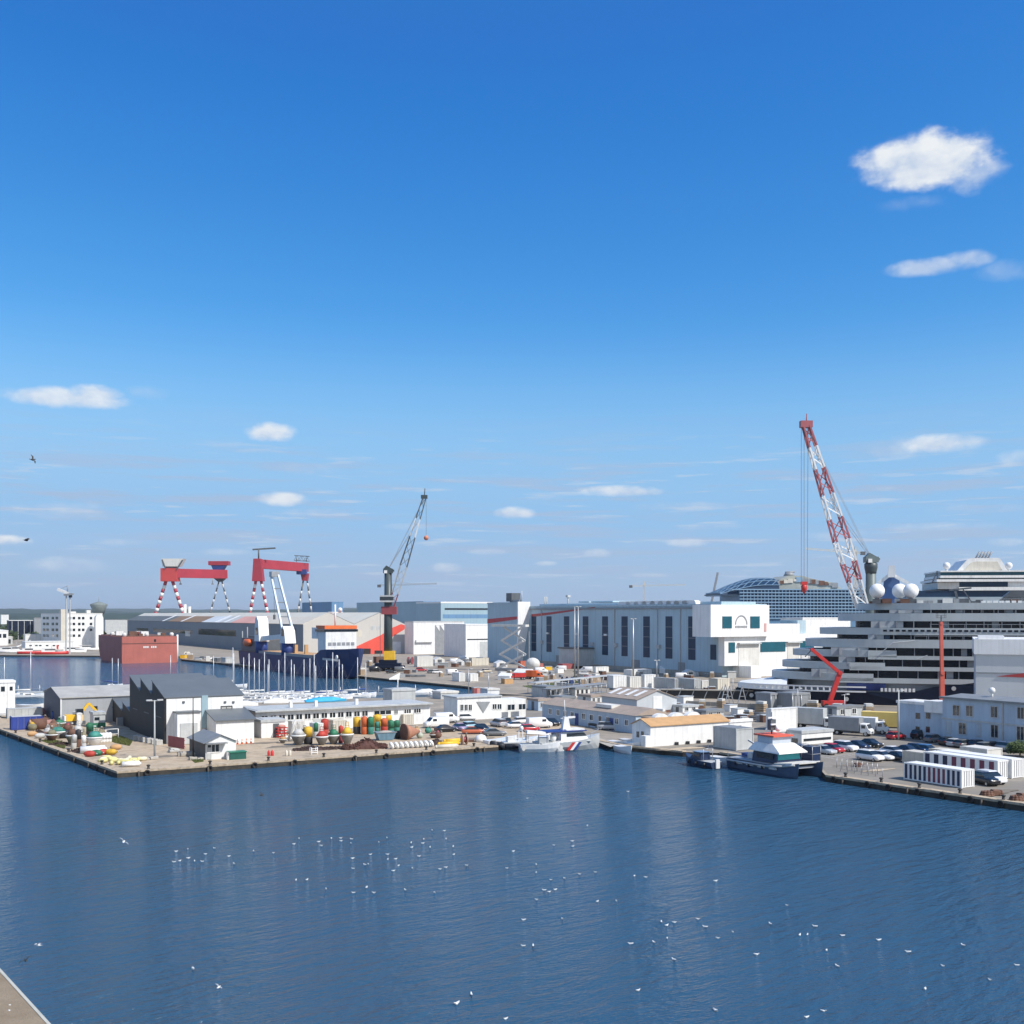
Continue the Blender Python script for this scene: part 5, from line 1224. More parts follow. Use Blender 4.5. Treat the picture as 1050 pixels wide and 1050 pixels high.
q = MB(); x0, x1 = fr.x(181.5, -2.4), fr.x(205, -2.4); z = fr.zx(193, 731, -2.4); q.box(x0, x1, -2.6, -.16, 0, z); o = q.build('porch', white, t)
q = MB(); q.box(x0-.2, x1+.2, -2.8, -.16, z, z+.25); q.build('porch_roof', charroof, o)
q = MB(); q.box(x0+.5, x1-.5, -2.72, -2.5, .1, z*.68); q.build('roller_door', lgrey, o)
q = MB(); x = fr.x(207.5); q.box(x, x+1.6, -.5, -.1, 0, 2.3); q.build('door', black, t)
# low sawtooth wing along the same side
f2 = Fr(0, 0, 0, GA, fr.pt(.6, D+.03)); D2 = f2.y(106.5); 
t = thing('sawtooth_wing', 'low charcoal wing with small sawtooth roofs behind the tall works', 'works building', f2.o, R(GA))
q = MB(); q.prism(saw_prof(0, D2, 3, 2.9, 1.9, 2.9), 0, 8, 'x'); q.build('wall', charcoal, t)
q = MB(); st = D2/3
for k in range(3): q.prism([(st*k, 2.93), (st*(k+1), 4.83), (st*(k+1), 4.98), (st*k, 3.08)], -.15, 8.2, 'x')
q.build('roof', charroof, t)
q = MB(); q.box(-1.2, -.02, D2*.3, D2*.34, 0, 1.6); q.build('vent_duct', mgrey, t)
# white box store with a sloping dark roof
fr = Fr(221.5, 764); W = fr.x(260.5); D = 6.5
h0, h1 = fr.zx(222, 739.5), fr.zx(222, 739.5)+1.5
t = thing('box_store', 'white box shaped store with a sloping charcoal roof', 'store', fr.o, R(GA))
q = MB(); q.prism([(0, 0), (D, 0), (D, h1), (0, h0)], 0, W, 'x'); q.build('wall', white, t)
q = MB(); q.prism([(-.4, h0-.06), (D+.1, h1+.06), (D+.1, h1+.26), (-.4, h0+.14)], -.35, W+.35, 'x'); q.build('roof', charroof, t)
q = MB(); q.box(-.1, .1, 1.0, 2.4, 0, 2.1); q.build('door', lgrey, t)
for k in range(4): 
    p = fr.pt(fr.x(242+k*4.6), -.9); c = thing('traffic_cone', 'small orange cone standing along the foot of the white box store', 'cone', p, 0, 'orange cones by the white box store')
    q = MB(); q.cbox((0,0,.03), (.5,.5,.06)); q.build('cone_plate', orange, c); q = MB(); q.lathe([(.2,.06),(.05,.95)], 10); q.build('cone_shaft', orange, c); q = MB(); q.lathe([(.155,.35),(.115,.6)], 10); q.build('white_sleeve', white, c)
# quayside hut
fr = Fr(210.5, 779.3); W = 4.9; D = 9.5; h = 2.7
t = thing('quay_hut', 'little quayside hut with a grey tin roof and white gable', 'hut', fr.o, R(GA))
q = MB(); gable(q, 0, W, 0, D, h, 1.1, 'y'); q.build('wall', mat('dark hut boards', (.10, .09, .085), .7, .2, .6, panel=.5, pdark=.2), t)
q = MB(); q.prism([(.03, .02), (W-.03, .02), (W-.03, h-.03), (W/2, h+1.05), (.03, h-.03)], -.1, .02); q.build('gable_wall', white, t)
q = MB(); gable_roof(q, 0, W, 0, D, h, 1.1, 'y', .35, .1); q.build('roof', roofgrey, t)
window(t, fr, 212.8, 763.5, 224.5, 771, 'front', glass, white, off=-.1, bars=2)
q = MB(); q.box(-.1, W*.66, -1.3, -.12, 2.55, 2.68); q.build('awning', roofgrey, t)
q = MB(); q.box(.2, .9, -.2, .0, .1, 1.95); q.build('door', lgrey, t)
p = fr.pt(W*.95, -1.2); t = thing('net_bin', 'dark green netting bin beside the quayside hut', 'bin', p, R(GA)); q = MB(); q.box(-1.3, 1.3, -.8, .8, 0, 1.1); q.build('bin_shell', mat('bottle green plastic', (.01, .09, .07), .6, .2, 1), t); q = MB(); q.box(-1.4, 1.4, -.9, .9, 1.1, 1.25); q.build('lid', green, t)
p = fr.pt(W*.72, -1.3); t = thing('white_crate', 'white crate standing against the front of the quayside hut', 'crate', p, R(GA)); q = MB(); q.box(-.5, .5, -.45, .45, 0, 1.1); q.build('crate_shell', white, t); q = MB(); q.box(-.54, .54, -.49, .49, 1.1, 1.2); q.build('lid', lgrey, t)
# ---------------------------------------------------------------- vehicles
carpaint = {}
def paint(name, c): carpaint[name] = mat('car paint ' + name, c, .28, .04, 1.0, coat=.4); return carpaint[name]
for n_, c_ in dict(white=(.80,.80,.80), silver=(.42,.44,.46), grey=(.14,.15,.16), black=(.012,.013,.016), navy=(.012,.022,.06), blue=(.05,.16,.34), red=(.42,.02,.03), rust=(.50,.13,.06), lilac=(.42,.32,.46), sky=(.30,.50,.60), beige=(.55,.48,.36)).items(): paint(n_, c_)
headl = mat('headlamp glass', (.75, .76, .75), .15, .05, 1); taill = mat('tail lamp', (.35, .01, .01), .3, .05, 1); hub = mat('wheel rim', (.45, .46, .47), .35, .1, 1, metal=.6)
def ring8(x, w, z0, z1, c=.12): return [(x, -w+c, z0), (x, -w, z0+c), (x, -w, z1-c), (x, -w+c*1.3, z1), (x, w-c*1.3, z1), (x, w, z1-c), (x, w, z0+c), (x, w-c, z0)]
def wheels(t, xs, w, r=.32, wd=.22):
    for x in xs:
        for s in (-1, 1):
            q = MB(); q.tube((x, s*(w-wd), r), (x, s*w, r), r, r, 14); o = q.build('wheel', rubber, t)
            q = MB(); q.tube((x, s*(w-.02), r), (x, s*(w+.012), r), r*.6, r*.58, 12); q.build('rim', hub, o)
def make_car(kind, m):
    t = thing('parked_car', 'x', 'car')
    if kind == 'hatch':
        q = MB(); q.loft([ring8(-1.98, .72, .36, .82), ring8(-1.86, .82, .22, .92), ring8(-.9, .87, .2, .95), ring8(.85, .87, .2, .93), ring8(1.6, .84, .22, .82), ring8(1.92, .76, .26, .70), ring8(2.0, .66, .34, .60)], 0, True); q.build('body', m, t)
        q = MB(); q.loft([[(-1.85,-.78,.9),(1.05,-.80,.9),(1.05,.80,.9),(-1.85,.78,.9)], [(-1.45,-.60,1.40),(.25,-.62,1.42),(.25,.62,1.42),(-1.45,.60,1.40)]], 0, False); q.build('window', glass, t)
        q = MB(); q.loft([[(-1.6,-.64,1.37),(.36,-.66,1.39),(.36,.66,1.39),(-1.6,.64,1.37)], [(-1.4,-.52,1.47),(.12,-.54,1.49),(.12,.54,1.49),(-1.4,.52,1.47)]], 0, False); q.build('car_roof', m, t)
        xf, xb = 1.93, -1.97; wx = (1.25, -1.25)
    elif kind == 'sedan':
        q = MB(); q.loft([ring8(-2.25, .70, .40, .80), ring8(-2.1, .84, .22, .92), ring8(-1.0, .89, .2, .95), ring8(.9, .89, .2, .92), ring8(1.8, .86, .22, .80), ring8(2.15, .76, .26, .68), ring8(2.25, .66, .36, .60)], 0, True); q.build('body', m, t)
        q = MB(); q.loft([[(-1.75,-.80,.9),(1.05,-.82,.9),(1.05,.82,.9),(-1.75,.80,.9)], [(-.95,-.60,1.38),(.2,-.62,1.40),(.2,.62,1.40),(-.95,.60,1.38)]], 0, False); q.build('window', glass, t)
        q = MB(); q.loft([[(-1.1,-.64,1.35),(.32,-.66,1.37),(.32,.66,1.37),(-1.1,.64,1.35)], [(-.85,-.52,1.43),(.08,-.54,1.45),(.08,.54,1.45),(-.85,.52,1.43)]], 0, False); q.build('car_roof', m, t)
        xf, xb = 2.17, -2.22; wx = (1.4, -1.35)
    elif kind == 'suv':
        q = MB(); q.loft([ring8(-2.2, .80, .42, 1.0), ring8(-2.1, .90, .28, 1.08), ring8(-.9, .94, .26, 1.1), ring8(.95, .94, .26, 1.08), ring8(1.9, .9, .28, 1.0), ring8(2.2, .82, .34, .85), ring8(2.28, .72, .42, .75)], 0, True); q.build('body', m, t)
        q = MB(); q.loft([[(-2.05,-.84,1.05),(1.15,-.86,1.05),(1.15,.86,1.05),(-2.05,.84,1.05)], [(-1.75,-.68,1.62),(.4,-.70,1.64),(.4,.70,1.64),(-1.75,.68,1.62)]], 0, False); q.build('window', glass, t)
        q = MB(); q.loft([[(-1.85,-.72,1.59),(.5,-.74,1.61),(.5,.74,1.61),(-1.85,.72,1.59)], [(-1.7,-.6,1.70),(.25,-.62,1.72),(.25,.62,1.72),(-1.7,.6,1.70)]], 0, False); q.build('car_roof', m, t)
        xf, xb = 2.2, -2.17; wx = (1.4, -1.4)
    else:                                          # van
        q = MB(); q.loft([ring8(-2.6, .90, .40, 2.05), ring8(-2.5, .97, .3, 2.15), ring8(1.0, .97, .3, 2.15), ring8(1.75, .95, .3, 1.35), ring8(2.45, .9, .3, 1.10), ring8(2.6, .8, .4, .9)], 0, True); q.build('body', m, t)
        q = MB(); q.loft([[(1.02,-.80,2.06),(1.02,.80,2.06),(1.06,.80,2.1),(1.06,-.80,2.1)], [(1.66,-.84,1.44),(1.66,.84,1.44),(1.74,.84,1.44),(1.74,-.84,1.44)]], 0, False); q.box(.25, 1.15, -.985, .985, 1.35, 1.85); q.build('window', glass, t)
        xf, xb = 2.5, -2.58; wx = (1.6, -1.7)
    wheels(t, wx, {'hatch': .84, 'sedan': .86, 'suv': .92, 'van': .95}[kind])
    for s in (-1, 1):
        q = MB(); q.ball((xf-.06, s*.58, .66 if kind not in ('suv', 'van') else .85), (.12, .17, .11), 8, 6); q.build('headlight', headl, t)
        q = MB(); q.cbox((xb+.06, s*.66, .78 if kind not in ('suv', 'van') else .98), (.14, .2, .2)); q.build('tail_light', taill, t)
    return t
PROTO = {k: make_car(k, carpaint['white']) for k in ('hatch', 'sedan', 'suv', 'van')}
used = set()
def car(kind, col, px, py, head, label, group='cars parked around the docks', scale=None):
    """head: 'V' towards the water, 'U' to the far end, or degrees."""
    rz = {'V': R(GA-90), 'v': R(GA+90), 'U': R(GA), 'u': R(GA+180)}.get(head, R(head) if not isinstance(head, str) else 0)
    p = gp(px, py); p.z = .022
    if kind not in used:
        used.add(kind); o = PROTO[kind]; o.location = p; o.rotation_euler.z = rz; o['label'] = label; o['group'] = group
        if col != 'white':
            for c in kids(o):
                for i, m_ in enumerate(c.data.materials):
                    if m_ is carpaint['white']: c.data.materials[i] = carpaint[col]
            PROTO[kind] = o; BASE[kind] = col
        return o
    return dup(PROTO[kind], p, rz, label, group, {carpaint[BASE.get(kind, 'white')]: carpaint[col]} if col != BASE.get(kind, 'white') else None, scale)
BASE = {}
# row along the ship side of the car park
car('sedan', 'silver', 845, 773, 'V', 'silver blue saloon with bright bonnet parked closest to the blue workboat crates')
car('hatch', 'red', 854.5, 771.5, 'V', 'small red hatchback between the silver saloon and the white estate')
car('suv', 'white', 867, 770, 'V', 'white car with dark windscreen beside the small red hatchback')
car('sedan', 'navy', 880, 768, 'V', 'dark blue saloon parked next to the white car')
car('sedan', 'black', 893, 766, 'V', 'black saloon at the end of the first parking row')
car('suv', 'white', 892, 780, 'V', 'big white car, first of the three white cars parked abreast')
car('sedan', 'white', 904.5, 779, 'V', 'white saloon, middle of the three white cars parked abreast')
car('sedan', 'white', 915.5, 774, 'V', 'white car with a black rear roof, last of the three abreast')
car('sedan', 'black', 921, 780, 'V', 'black saloon with white lamps next to the three white cars')
car('sedan', 'navy', 931, 773, 'V', 'dark navy saloon behind the black one with white lamps')
car('hatch', 'navy', 941, 771.5, 'V', 'navy hatchback with shiny roof behind the beige box')
car('hatch', 'blue', 951, 772.5, 'V', 'mid blue hatchback at the end of its row by the beige box')
car('hatch', 'red', 919, 758, 'U', 'dark red hatchback before the wall of the blue grey annex')
car('suv', 'black', 945, 757.5, 'U', 'large black four wheel drive against the annex windows')
for k, (px, py, c, l) in enumerate([(958, 761, 'grey', 'dark grey car with a bright windscreen glint under the office wall'), (972.5, 764, 'black', 'black car with a round bright glint under the office windows'), (989, 766.5, 'grey', 'low grey car nosed in under the office downpipe side'), (1003, 767, 'navy', 'navy car beneath the office ground floor window'), (981, 765.5, 'silver', 'silver hatchback between the two dark cars under the office wall'), (1011, 769.5, 'grey', 'grey hatchback next to the navy one beneath the office window'), (1018, 769, 'black', 'black car with pale windscreen in front of the office door')]):
    car('hatch', c, px, py, 'U', l)
car('suv', 'silver', 1035, 771, 'V', 'silver people carrier beside the round green bush')
car('suv', 'white', 1016, 803, -72, 'white car with dark side parked behind the striped container')
car('suv', 'black', 1009, 804.5, -72, 'black car squeezed between the striped container and white car')
# cars around the white pavilion
car('van', 'white', 447, 746, 'u', 'white van beside the heap of rusty buoys on the work quay')
car('van', 'white', 458, 741, 20, 'white pickup like van in front of the grey pavilion wall', 'vans parked around the docks')
car('sedan', 'black', 457, 750.5, 'U', 'black saloon behind the white van on the work quay')
car('sedan', 'lilac', 472, 749, 'V', 'pale lilac car with a purple glint beside the light blue one')
car('hatch', 'sky', 483, 747, 40, 'light blue hatchback behind the orange rust coloured car')
car('sedan', 'rust', 485, 752.5, 10, 'orange rust coloured saloon seen side on by the work quay')
car('sedan', 'black', 494, 749.5, 'V', 'black saloon parked beside the rust coloured one')
car('sedan', 'grey', 507, 754.5, 10, 'dark grey saloon seen side on near the patrol boat')
car('hatch', 'white', 479, 738.5, 10, 'white hatchback against the windows of the white pavilion')
car('suv', 'silver', 511, 745, 'v', 'silver estate seen from behind by the pavilion end')
car('hatch', 'black', 517, 743, 'v', 'black hatchback beside the silver estate')
car('sedan', 'white', 530, 746.5, 15, 'long white saloon behind the red car by the patrol boat')
car('hatch', 'white', 536, 742, 20, 'white hatchback behind the long white saloon')
car('hatch', 'red', 543, 750, 20, 'red hatchback beside the blue deck of the patrol boat')
car('van', 'white', 553, 746.5, 20, 'white van with dark windows behind the red hatchback', 'vans parked around the docks')
car('hatch', 'black', 566, 744, 'V', 'dark hatchback with a pale windscreen behind the patrol boat mast')
car('suv', 'silver', 624, 748.5, -15, 'silver car before the windows of the blue grey workshop row')
car('hatch', 'black', 611, 745.5, 'v', 'black hatchback at the tail of the silver car')
car('suv', 'white', 409, 737.5, 10, 'white car parked against the end of the long quay store')
car('hatch', 'grey', 422, 738, 10, 'grey hatchback behind the white car by the quay store')
car('hatch', 'grey', 268, 749, 20, 'grey hatchback in the gap beside the white lean-to')
# far quay
for (k, c, px, py, h_, l) in [('suv', 'red', 431.5, 688.5, 10, 'red car on the far quay beside the dark crane chassis'), ('hatch', 'white', 448, 690.5, 10, 'white car alone on the far quay edge'), ('hatch', 'grey', 443, 690.5, 10, 'grey car just behind the lone white car on the far quay'),
    ('van', 'white', 465, 692, 20, 'white van by the two bulk boxes on the far quay'), ('van', 'black', 385, 689, 20, 'dark van beside the crane wheels on the far quay'), ('van', 'grey', 411, 689, 10, 'dark grey van at the foot of the harbour crane'), ('hatch', 'black', 401, 690.5, 15, 'black car with bright lamps before the harbour crane chassis'),
    ('van', 'white', 476, 677, 10, 'white van with open side under the two tier shed'), ('van', 'white', 467, 680, 15, 'white van ahead of the grey fishing gear on the far quay'), ('hatch', 'beige', 499, 689.5, 30, 'pale yellow car by the grey frame of the lift platform'), ('van', 'white', 574, 688, 160, 'white lorry like van before the long hall wall'), ('van', 'white', 601, 689, 160, 'white van near the lean-to of the hall'),
    ('hatch', 'white', 598, 692, 170, 'white car behind the wooden trays in the yard'), ('van', 'white', 700, 696, 0, 'small white van tilted on the yard behind grey boxes'), ('van', 'white', 555, 690, 10, 'white van behind the orange tipper'), ('suv', 'white', 214, 676.5, 20, 'white car on the far quay next to the shipyard shed'), ('hatch', 'grey', 208, 676, 20, 'grey car at the foot of the long shed wall'), ('hatch', 'silver', 203, 677, 10, 'silver car at the foot of the long shed wall')]:
    car(k, c, px, py, h_, l, 'vehicles on the far quay')

def truck(label, px, py, rz, cabm, boxm, L_=6.0, hb=2.7, tarp=False, name='box_truck'):
    p = gp(px, py); p.z = .02; t = thing(name, label, 'truck', p, rz)
    q = MB(); q.box(-L_, 2.2, -.5, .5, .6, .9); q.build('chassis', dgrey, t)
    q = MB(); q.box(-L_, 0, -1.2, 1.2, .92, .92+hb); q.build('cargo_box', boxm, t)
    q = MB(); q.loft([ring8(.15, 1.05, .6, 2.4), ring8(1.3, 1.05, .55, 2.35), ring8(1.75, 1.02, .5, 1.5), ring8(2.15, .95, .5, 1.2)], 0, False); q.build('cab', cabm, t)
    q = MB(); q.loft([[(1.28, -.9, 2.25), (1.28, .9, 2.25), (1.36, .9, 2.25), (1.36, -.9, 2.25)], [(1.72, -.9, 1.5), (1.72, .9, 1.5), (1.82, .9, 1.5), (1.82, -.9, 1.5)]], 0, False); q.box(.4, 1.15, -1.07, 1.07, 1.5, 2.1); q.build('window', glass, t)
    wheels(t, (1.2, -L_*.72, -L_*.9), 1.05, .45, .3)
    return t
truck('white panel lorry with dark open side turned from the sun', 846, 747.5, R(-35), white, lgrey, 6.5, 3.2)
truck('white lorry with a grey shaded side before the long concrete wall', 883, 754.5, R(-38), white, mgrey, 6.0, 2.5)
truck('white tank lorry behind the grey sided lorry', 899, 752.5, R(-30), white, white, 5.0, 2.2)
truck('low yellow sided trailer truck under the navy hull', 922, 750, R(-25), white, mat('yellow tarpaulin', (.74, .55, .16), .6, .12, .4), 7.0, 2.8)
truck('orange tipper lorry on the far quay', 551, 696.5, R(-20), orange, orange, 4.0, 2.2)
truck('red lorry beside the orange tipper on the far quay', 527, 697, R(-170), red, red, 4.0, 1.4)
# the big white box body standing behind the workboat mast
def boxbody(name, label, cat, px, py, rx, lx, top, m, doors=True, stripes=None, group=None, corr=True, roofm=None, L_=None, W_=None):
    fr = Fr(px, py); fr.o.z = .02; W = W_ or fr.x(rx); D = L_ or fr.y(lx); h = H - (top-HY)/F*fr.o.y
    t = thing(name, label, cat, fr.o, R(GA), group)
    q = MB(); q.box(0, W, 0, D, .12, h-.02); q.build('shell', m, t)
    q = MB()
    for x in (0, W):
        for y in (0, D): q.box(x-.09, x+.09, y-.09, y+.09, 0, h+.02)
    for z in (.14, h-.1):
        for x in (0, W): q.box(x-.07, x+.07, .1, D-.1, z-.08, z+.08)
        for y in (0, D): q.box(.1, W-.1, y-.07, y+.07, z-.08, z+.08)
    q.build('frame', m, t)
    q = MB(); q.box(.08, W-.08, .08, D-.08, h-.02, h+.03); q.build('top_panel', roofm or m, t)
    if corr and not stripes:
        q = MB(); n = int(D/.45)
        for k in range(n): y = .2 + (D-.4)*k/n; q.box(-.045, .01, y, y+.2, .25, h-.2)
        q.build('corrugation', m, t)
    if stripes:
        n = len(stripes)
        for k, c in enumerate(stripes):
            y1_ = D*(1-(k+.12)/n); y0_ = D*(1-(k+.62)/n); q = MB(); q.box(-.035, .01, y0_, y1_, .16, h-.12); q.build('painted_stripe', c, t)
    if doors:
        q = MB(); q.box(.12, W/2-.02, -.04, .02, .28, h-.2); q.build('door', m, t); q = MB(); q.box(W/2+.02, W-.12, -.04, .02, .28, h-.2); q.build('door', m, t)
        for x in (W*.2, W*.4, W*.6, W*.8): q = MB(); q.tube((x, -.08, .2), (x, -.08, h-.15), .03, .03, 5); q.build('locking_bar', steel, t)
    return t, fr, W, D, h
navst = mat('dark navy stripe', (.012, .022, .065), .5, .1, 1); plum = mat('plum stripe', (.16, .035, .07), .5, .1, 1); ltst = mat('pale blue container paint', (.55, .60, .66), .5, .08, .5, streak=.1)
contw = mat('white container paint', (.80, .80, .79), .5, .06, .5, streak=.08)
stripe12 = [navst]*5 + [plum]*2 + [plum, plum] + [navst]*3
boxbody('shipping_container', 'white shipping container with navy and plum stripes alone at the quay edge', 'container', 986, 808.5, 1003, 927.5, 790, contw, True, stripe12, 'striped containers', W_=2.44)
boxbody('shipping_container', 'striped white shipping container half hidden behind the parked white car', 'container', 1023, 799.5, 1037, 993.5, 780.5, contw, True, [navst]*3 + [plum]*5, 'striped containers', L_=12.2, W_=2.44)
boxbody('shipping_container', 'plain white container with its doors shut next to a striped one', 'container', 1037.5, 798.5, 1056, 1008, 779, contw, True, None, L_=12.2, W_=2.5)
beige = mat('beige container paint', (.58, .55, .47), .6, .1, .4, streak=.15)
boxbody('site_cabin', 'cream topped site cabin just behind the lone striped container', 'cabin', 955, 786, 969, 926, 773.5, beige, True, None, W_=2.5)
boxbody('site_cabin', 'dark sided beige cabin between the cream one and the striped containers', 'cabin', 984, 789, 995, 953, 771.5, mat('grey beige cabin paint', (.40, .38, .33), .6, .1, .4, streak=.15), True, None, roofm=beige)
boxbody('site_cabin', 'long pale flat cabin behind the striped containers', 'cabin', 1012, 778, 1027, 985, 768.5, offwhite, False, None)
boxbody('cargo_box', 'large plain white cargo box standing behind the workboat mast', 'cargo box', 791, 749, 817, 786, 727, white, False, None, corr=False)
boxbody('quay_kiosk', 'blue grey quay kiosk with a white sunny side behind the small blue boat', 'kiosk', 755, 770, 772, 732, 747.5, lgrey, False, None, corr=False, roofm=roofgrey)
fr = Fr(755.2, 769.8); q = MB(); W = fr.x(768); q.box(.05, W, -.1, -.03, .1, 2.6); o = q.build('white_panel', white); o.location = fr.o; o.rotation_euler.z = R(GA)
tag(o, 'white board leaning on the sunny side of the quay kiosk', 'board'); o.name = 'white_board'
t, fr, W, D, h = block('low_kiosk', 'low white walled kiosk with one long dark window near the car park', 'kiosk', 822, 764, 854, 803, 752.5, white, lgrey)
window(t, fr, 824, 756.5, 852, 759, 'front', glass, None); window(t, fr, 812, 757, 818, 762, 'left', glass, None)
t, fr, W, D, h = block('white_kiosk', 'white flat kiosk beside the tan roofed shed end', 'kiosk', 748, 757, 771, 745, 741, white, white)
window(t, fr, 750, 745, 753, 751); window(t, fr, 757, 744, 760, 750)
t, fr, W, D, h = block('white_porch', 'white porch kiosk below the orange workboat roof', 'kiosk', 793, 763, 807, 786, 751, white, white)
# concrete barrier wall, pipeline racks and yard clutter before the ship
def wall(name, label, cat, a, b, h, m, th=.3):
    p, e = gp(*a), gp(*b); d = e-p; t = thing(name, label, cat, p, math.atan2(d.y, d.x)); q = MB(); q.box(0, d.length, 0, th, 0, h); q.build('panel', m, t)
    q = MB()
    n = max(2, int(d.length/3))
    for k in range(n+1): q.box(d.length*k/n-.12, d.length*k/n+.12, -.1, th+.1, 0, h+.06)
    q.build('post', m, t); return t
wall('concrete_wall', 'long pale concrete wall behind the parked lorries', 'wall', (842, 745), (905, 752), 2.6, mat('pale concrete', (.46, .44, .40), .85, .15, .4, streak=.2))
wall('concrete_wall', 'low concrete wall along the dock before the navy hull', 'wall', (770, 726), (842, 731), 1.1, concrete)
p, e = gp(862, 791), gp(905, 797.5); d = e-p; t = thing('wire_fence', 'sagging wire fence between the car park and the quay edge', 'fence', p, math.atan2(d.y, d.x))
for z in (.3, .75, 1.2): q = MB(); q.tube((0,0,z), (d.length,0,z), .02, .02, 4); q.build('wire', steel, t)
for k in range(7): q = MB(); q.tube((d.length*k/6,0,0), (d.length*k/6,0,1.3), .04, .04, 6); q.build('post', steel, t)
for k in range(9):
    px = 858 + k*5.2; py = 787.5 + (px-858)*.155
    p = gp(px, py); t = thing('fence_post', 'thin grey post of the quayside railing by the car park', 'post', p, 0, 'railing posts along the quay'); q = MB(); q.tube((0,0,0), (0,0,1.5), .05, .05, 6); q.build('post_tube', steel, t); q = MB(); q.ball((0,0,1.5), .08, 8, 6); q.build('post_cap', steel, t)
wall('quay_parapet', 'grey parapet of the lock with a rail above the dark slot', 'parapet', (693, 722), (790, 727), 1.0, concrete)
def greybox(label, px, py, rx, lx, top, m, name='yard_container', cat='container'): return boxbody(name, label, cat, px, py, rx, lx, top, m, True, None)
greybox('white site cabin with two dark slots, first of the white ones before the hall', 629, 706, 642, 623, 693, white, 'yard_cabin', 'cabin')
greybox('off white rounded cabin, middle of the white ones before the hall', 646, 706.5, 657, 643, 694, offwhite, 'yard_cabin', 'cabin')
greybox('white cabin with a dark window, third before the hall', 661, 706, 672, 658, 692, white, 'yard_cabin', 'cabin')
greybox('long grey container with a white end below the hall windows', 692, 708, 695, 671, 696, lgrey)
greybox('long grey container nearest the dark slipway with a white end', 712, 708.5, 718, 695, 696.5, lgrey)
greybox('cream container with open door near the white end block', 736, 708, 748, 727, 696, cream)
greybox('white tilted cabin among the grey containers', 720, 706, 729, 717, 698, offwhite, 'yard_cabin', 'cabin')
greybox('white long tent like container before the hall wall', 611, 690, 624, 608, 684, white)
greybox('white flat container behind the three cabins', 648, 693, 668, 640, 687, white)
greybox('orange red container below the folded lift platform', 534, 686, 548, 531.5, 678, mat('orange red container paint', (.52, .14, .08), .6, .12, .4, streak=.15))
greybox('dark red open container before the hall', 577, 686, 590, 572, 681, mat('dull red container paint', (.36, .09, .09), .6, .15, .4, streak=.15))
greybox('pinkish red container beside the orange red one', 550, 686, 557, 549, 680.5, mat('pink red container paint', (.50, .16, .14), .6, .15, .4, streak=.15))
greybox('tan timber container below the white shed on the far quay', 484, 683, 501, 481, 675, cream)
greybox('white bulk box with a dark side, first of the two at the basin edge', 471, 699, 476.5, 464, 690, white, 'bulk_box', 'box')
greybox('white bulk box with a dark side, second of the two at the basin edge', 482.5, 699, 490, 478, 691, white, 'bulk_box', 'box')
greybox('dark brown low container under the crane wheels', 386, 680, 394, 383, 673.5, brown)
greybox('beige container near the red machine on the far quay', 428, 684, 444, 425, 673, offwhite)
# long roofed walkway and pipe racks before the lock
def rack(label, a, b, z, w, m, legs=10):
    p, e = gp(*a), gp(*b); d = e-p; L_ = d.length; t = thing('roofed_walkway', label, 'walkway', p, math.atan2(d.y, d.x))
    q = MB(); q.box(0, L_, -w/2, w/2, z, z+.22); q.build('walkway_roof', m, t)
    q = MB(); q.box(0, L_, -w/2+.1, w/2-.1, .1, .3); q.box(0, L_, -w/2+.05, -w/2+.1, 1.0, 1.1); q.build('floor_deck', mgrey, t)
    for k in range(legs+1):
        for s in (-1, 1): q = MB(); x = .2+(L_-.4)*k/legs; q.tube((x, s*(w/2-.15), 0), (x, s*(w/2-.15), z), .09, .09, 6); q.build('post', steel, t)
    return t
rack('long pale roofed walkway crossing the yard before the hall', (545, 712), (632, 702), 3.2, 3.0, lgrey, 14)
rack('second roofed walkway with grey posts beside the canal lock', (560, 717), (618, 710), 2.6, 3.0, mgrey, 10)
for k, (px, py, rx, lx, top, l, m) in enumerate([(560, 716, 575, 545, 706, 'pale grey covered store beside the lock, first of the pair', lgrey), (590, 715, 605, 577, 707, 'pale grey covered store beside the lock, second of the pair', offwhite)]):
    t, fr, W, D, h = block('lock_store', l, 'store', px, py, rx, lx, top, m, roofgrey)
    for j in range(3): window_at(t, 'front', W*(.1+.3*j), W*(.1+.3*j)+W*.14, .8, 2.0, glass)
# folded scissor lift platform and yard machines
fr = Fr(525, 688); t = thing('lift_platform', 'pale steel scissor lift platform raised beside the tall bay', 'lift platform', fr.o, R(GA-60))
q = MB(); z = 18; q.box(-9, 7, -1.5, 1.5, z, z+.9); q.build('platform', offwhite, t)
for k in range(3):
    z0, z1 = 1+k*5.6, 1+(k+1)*5.6; q = MB(); q.beam((-6+k*.8, -1.2, z0), (6-k*.3, -1.2, z1), .6, .8); q.build('scissor_arm', offwhite, t); q = MB(); q.beam((6-k*.3, 1.2, z0), (-6+k*.8, 1.2, z1), .6, .8); q.build('scissor_arm', offwhite, t)
q = MB(); q.box(-7, 7, -1.8, 1.8, .2, 1.1); q.build('undercarriage', mgrey, t)
q = MB(); q.ball((9.5, 0, 3), (3.2, 2.4, 2.6), 12, 8); q.build('hood', offwhite, t)
rr = random.Random(21)
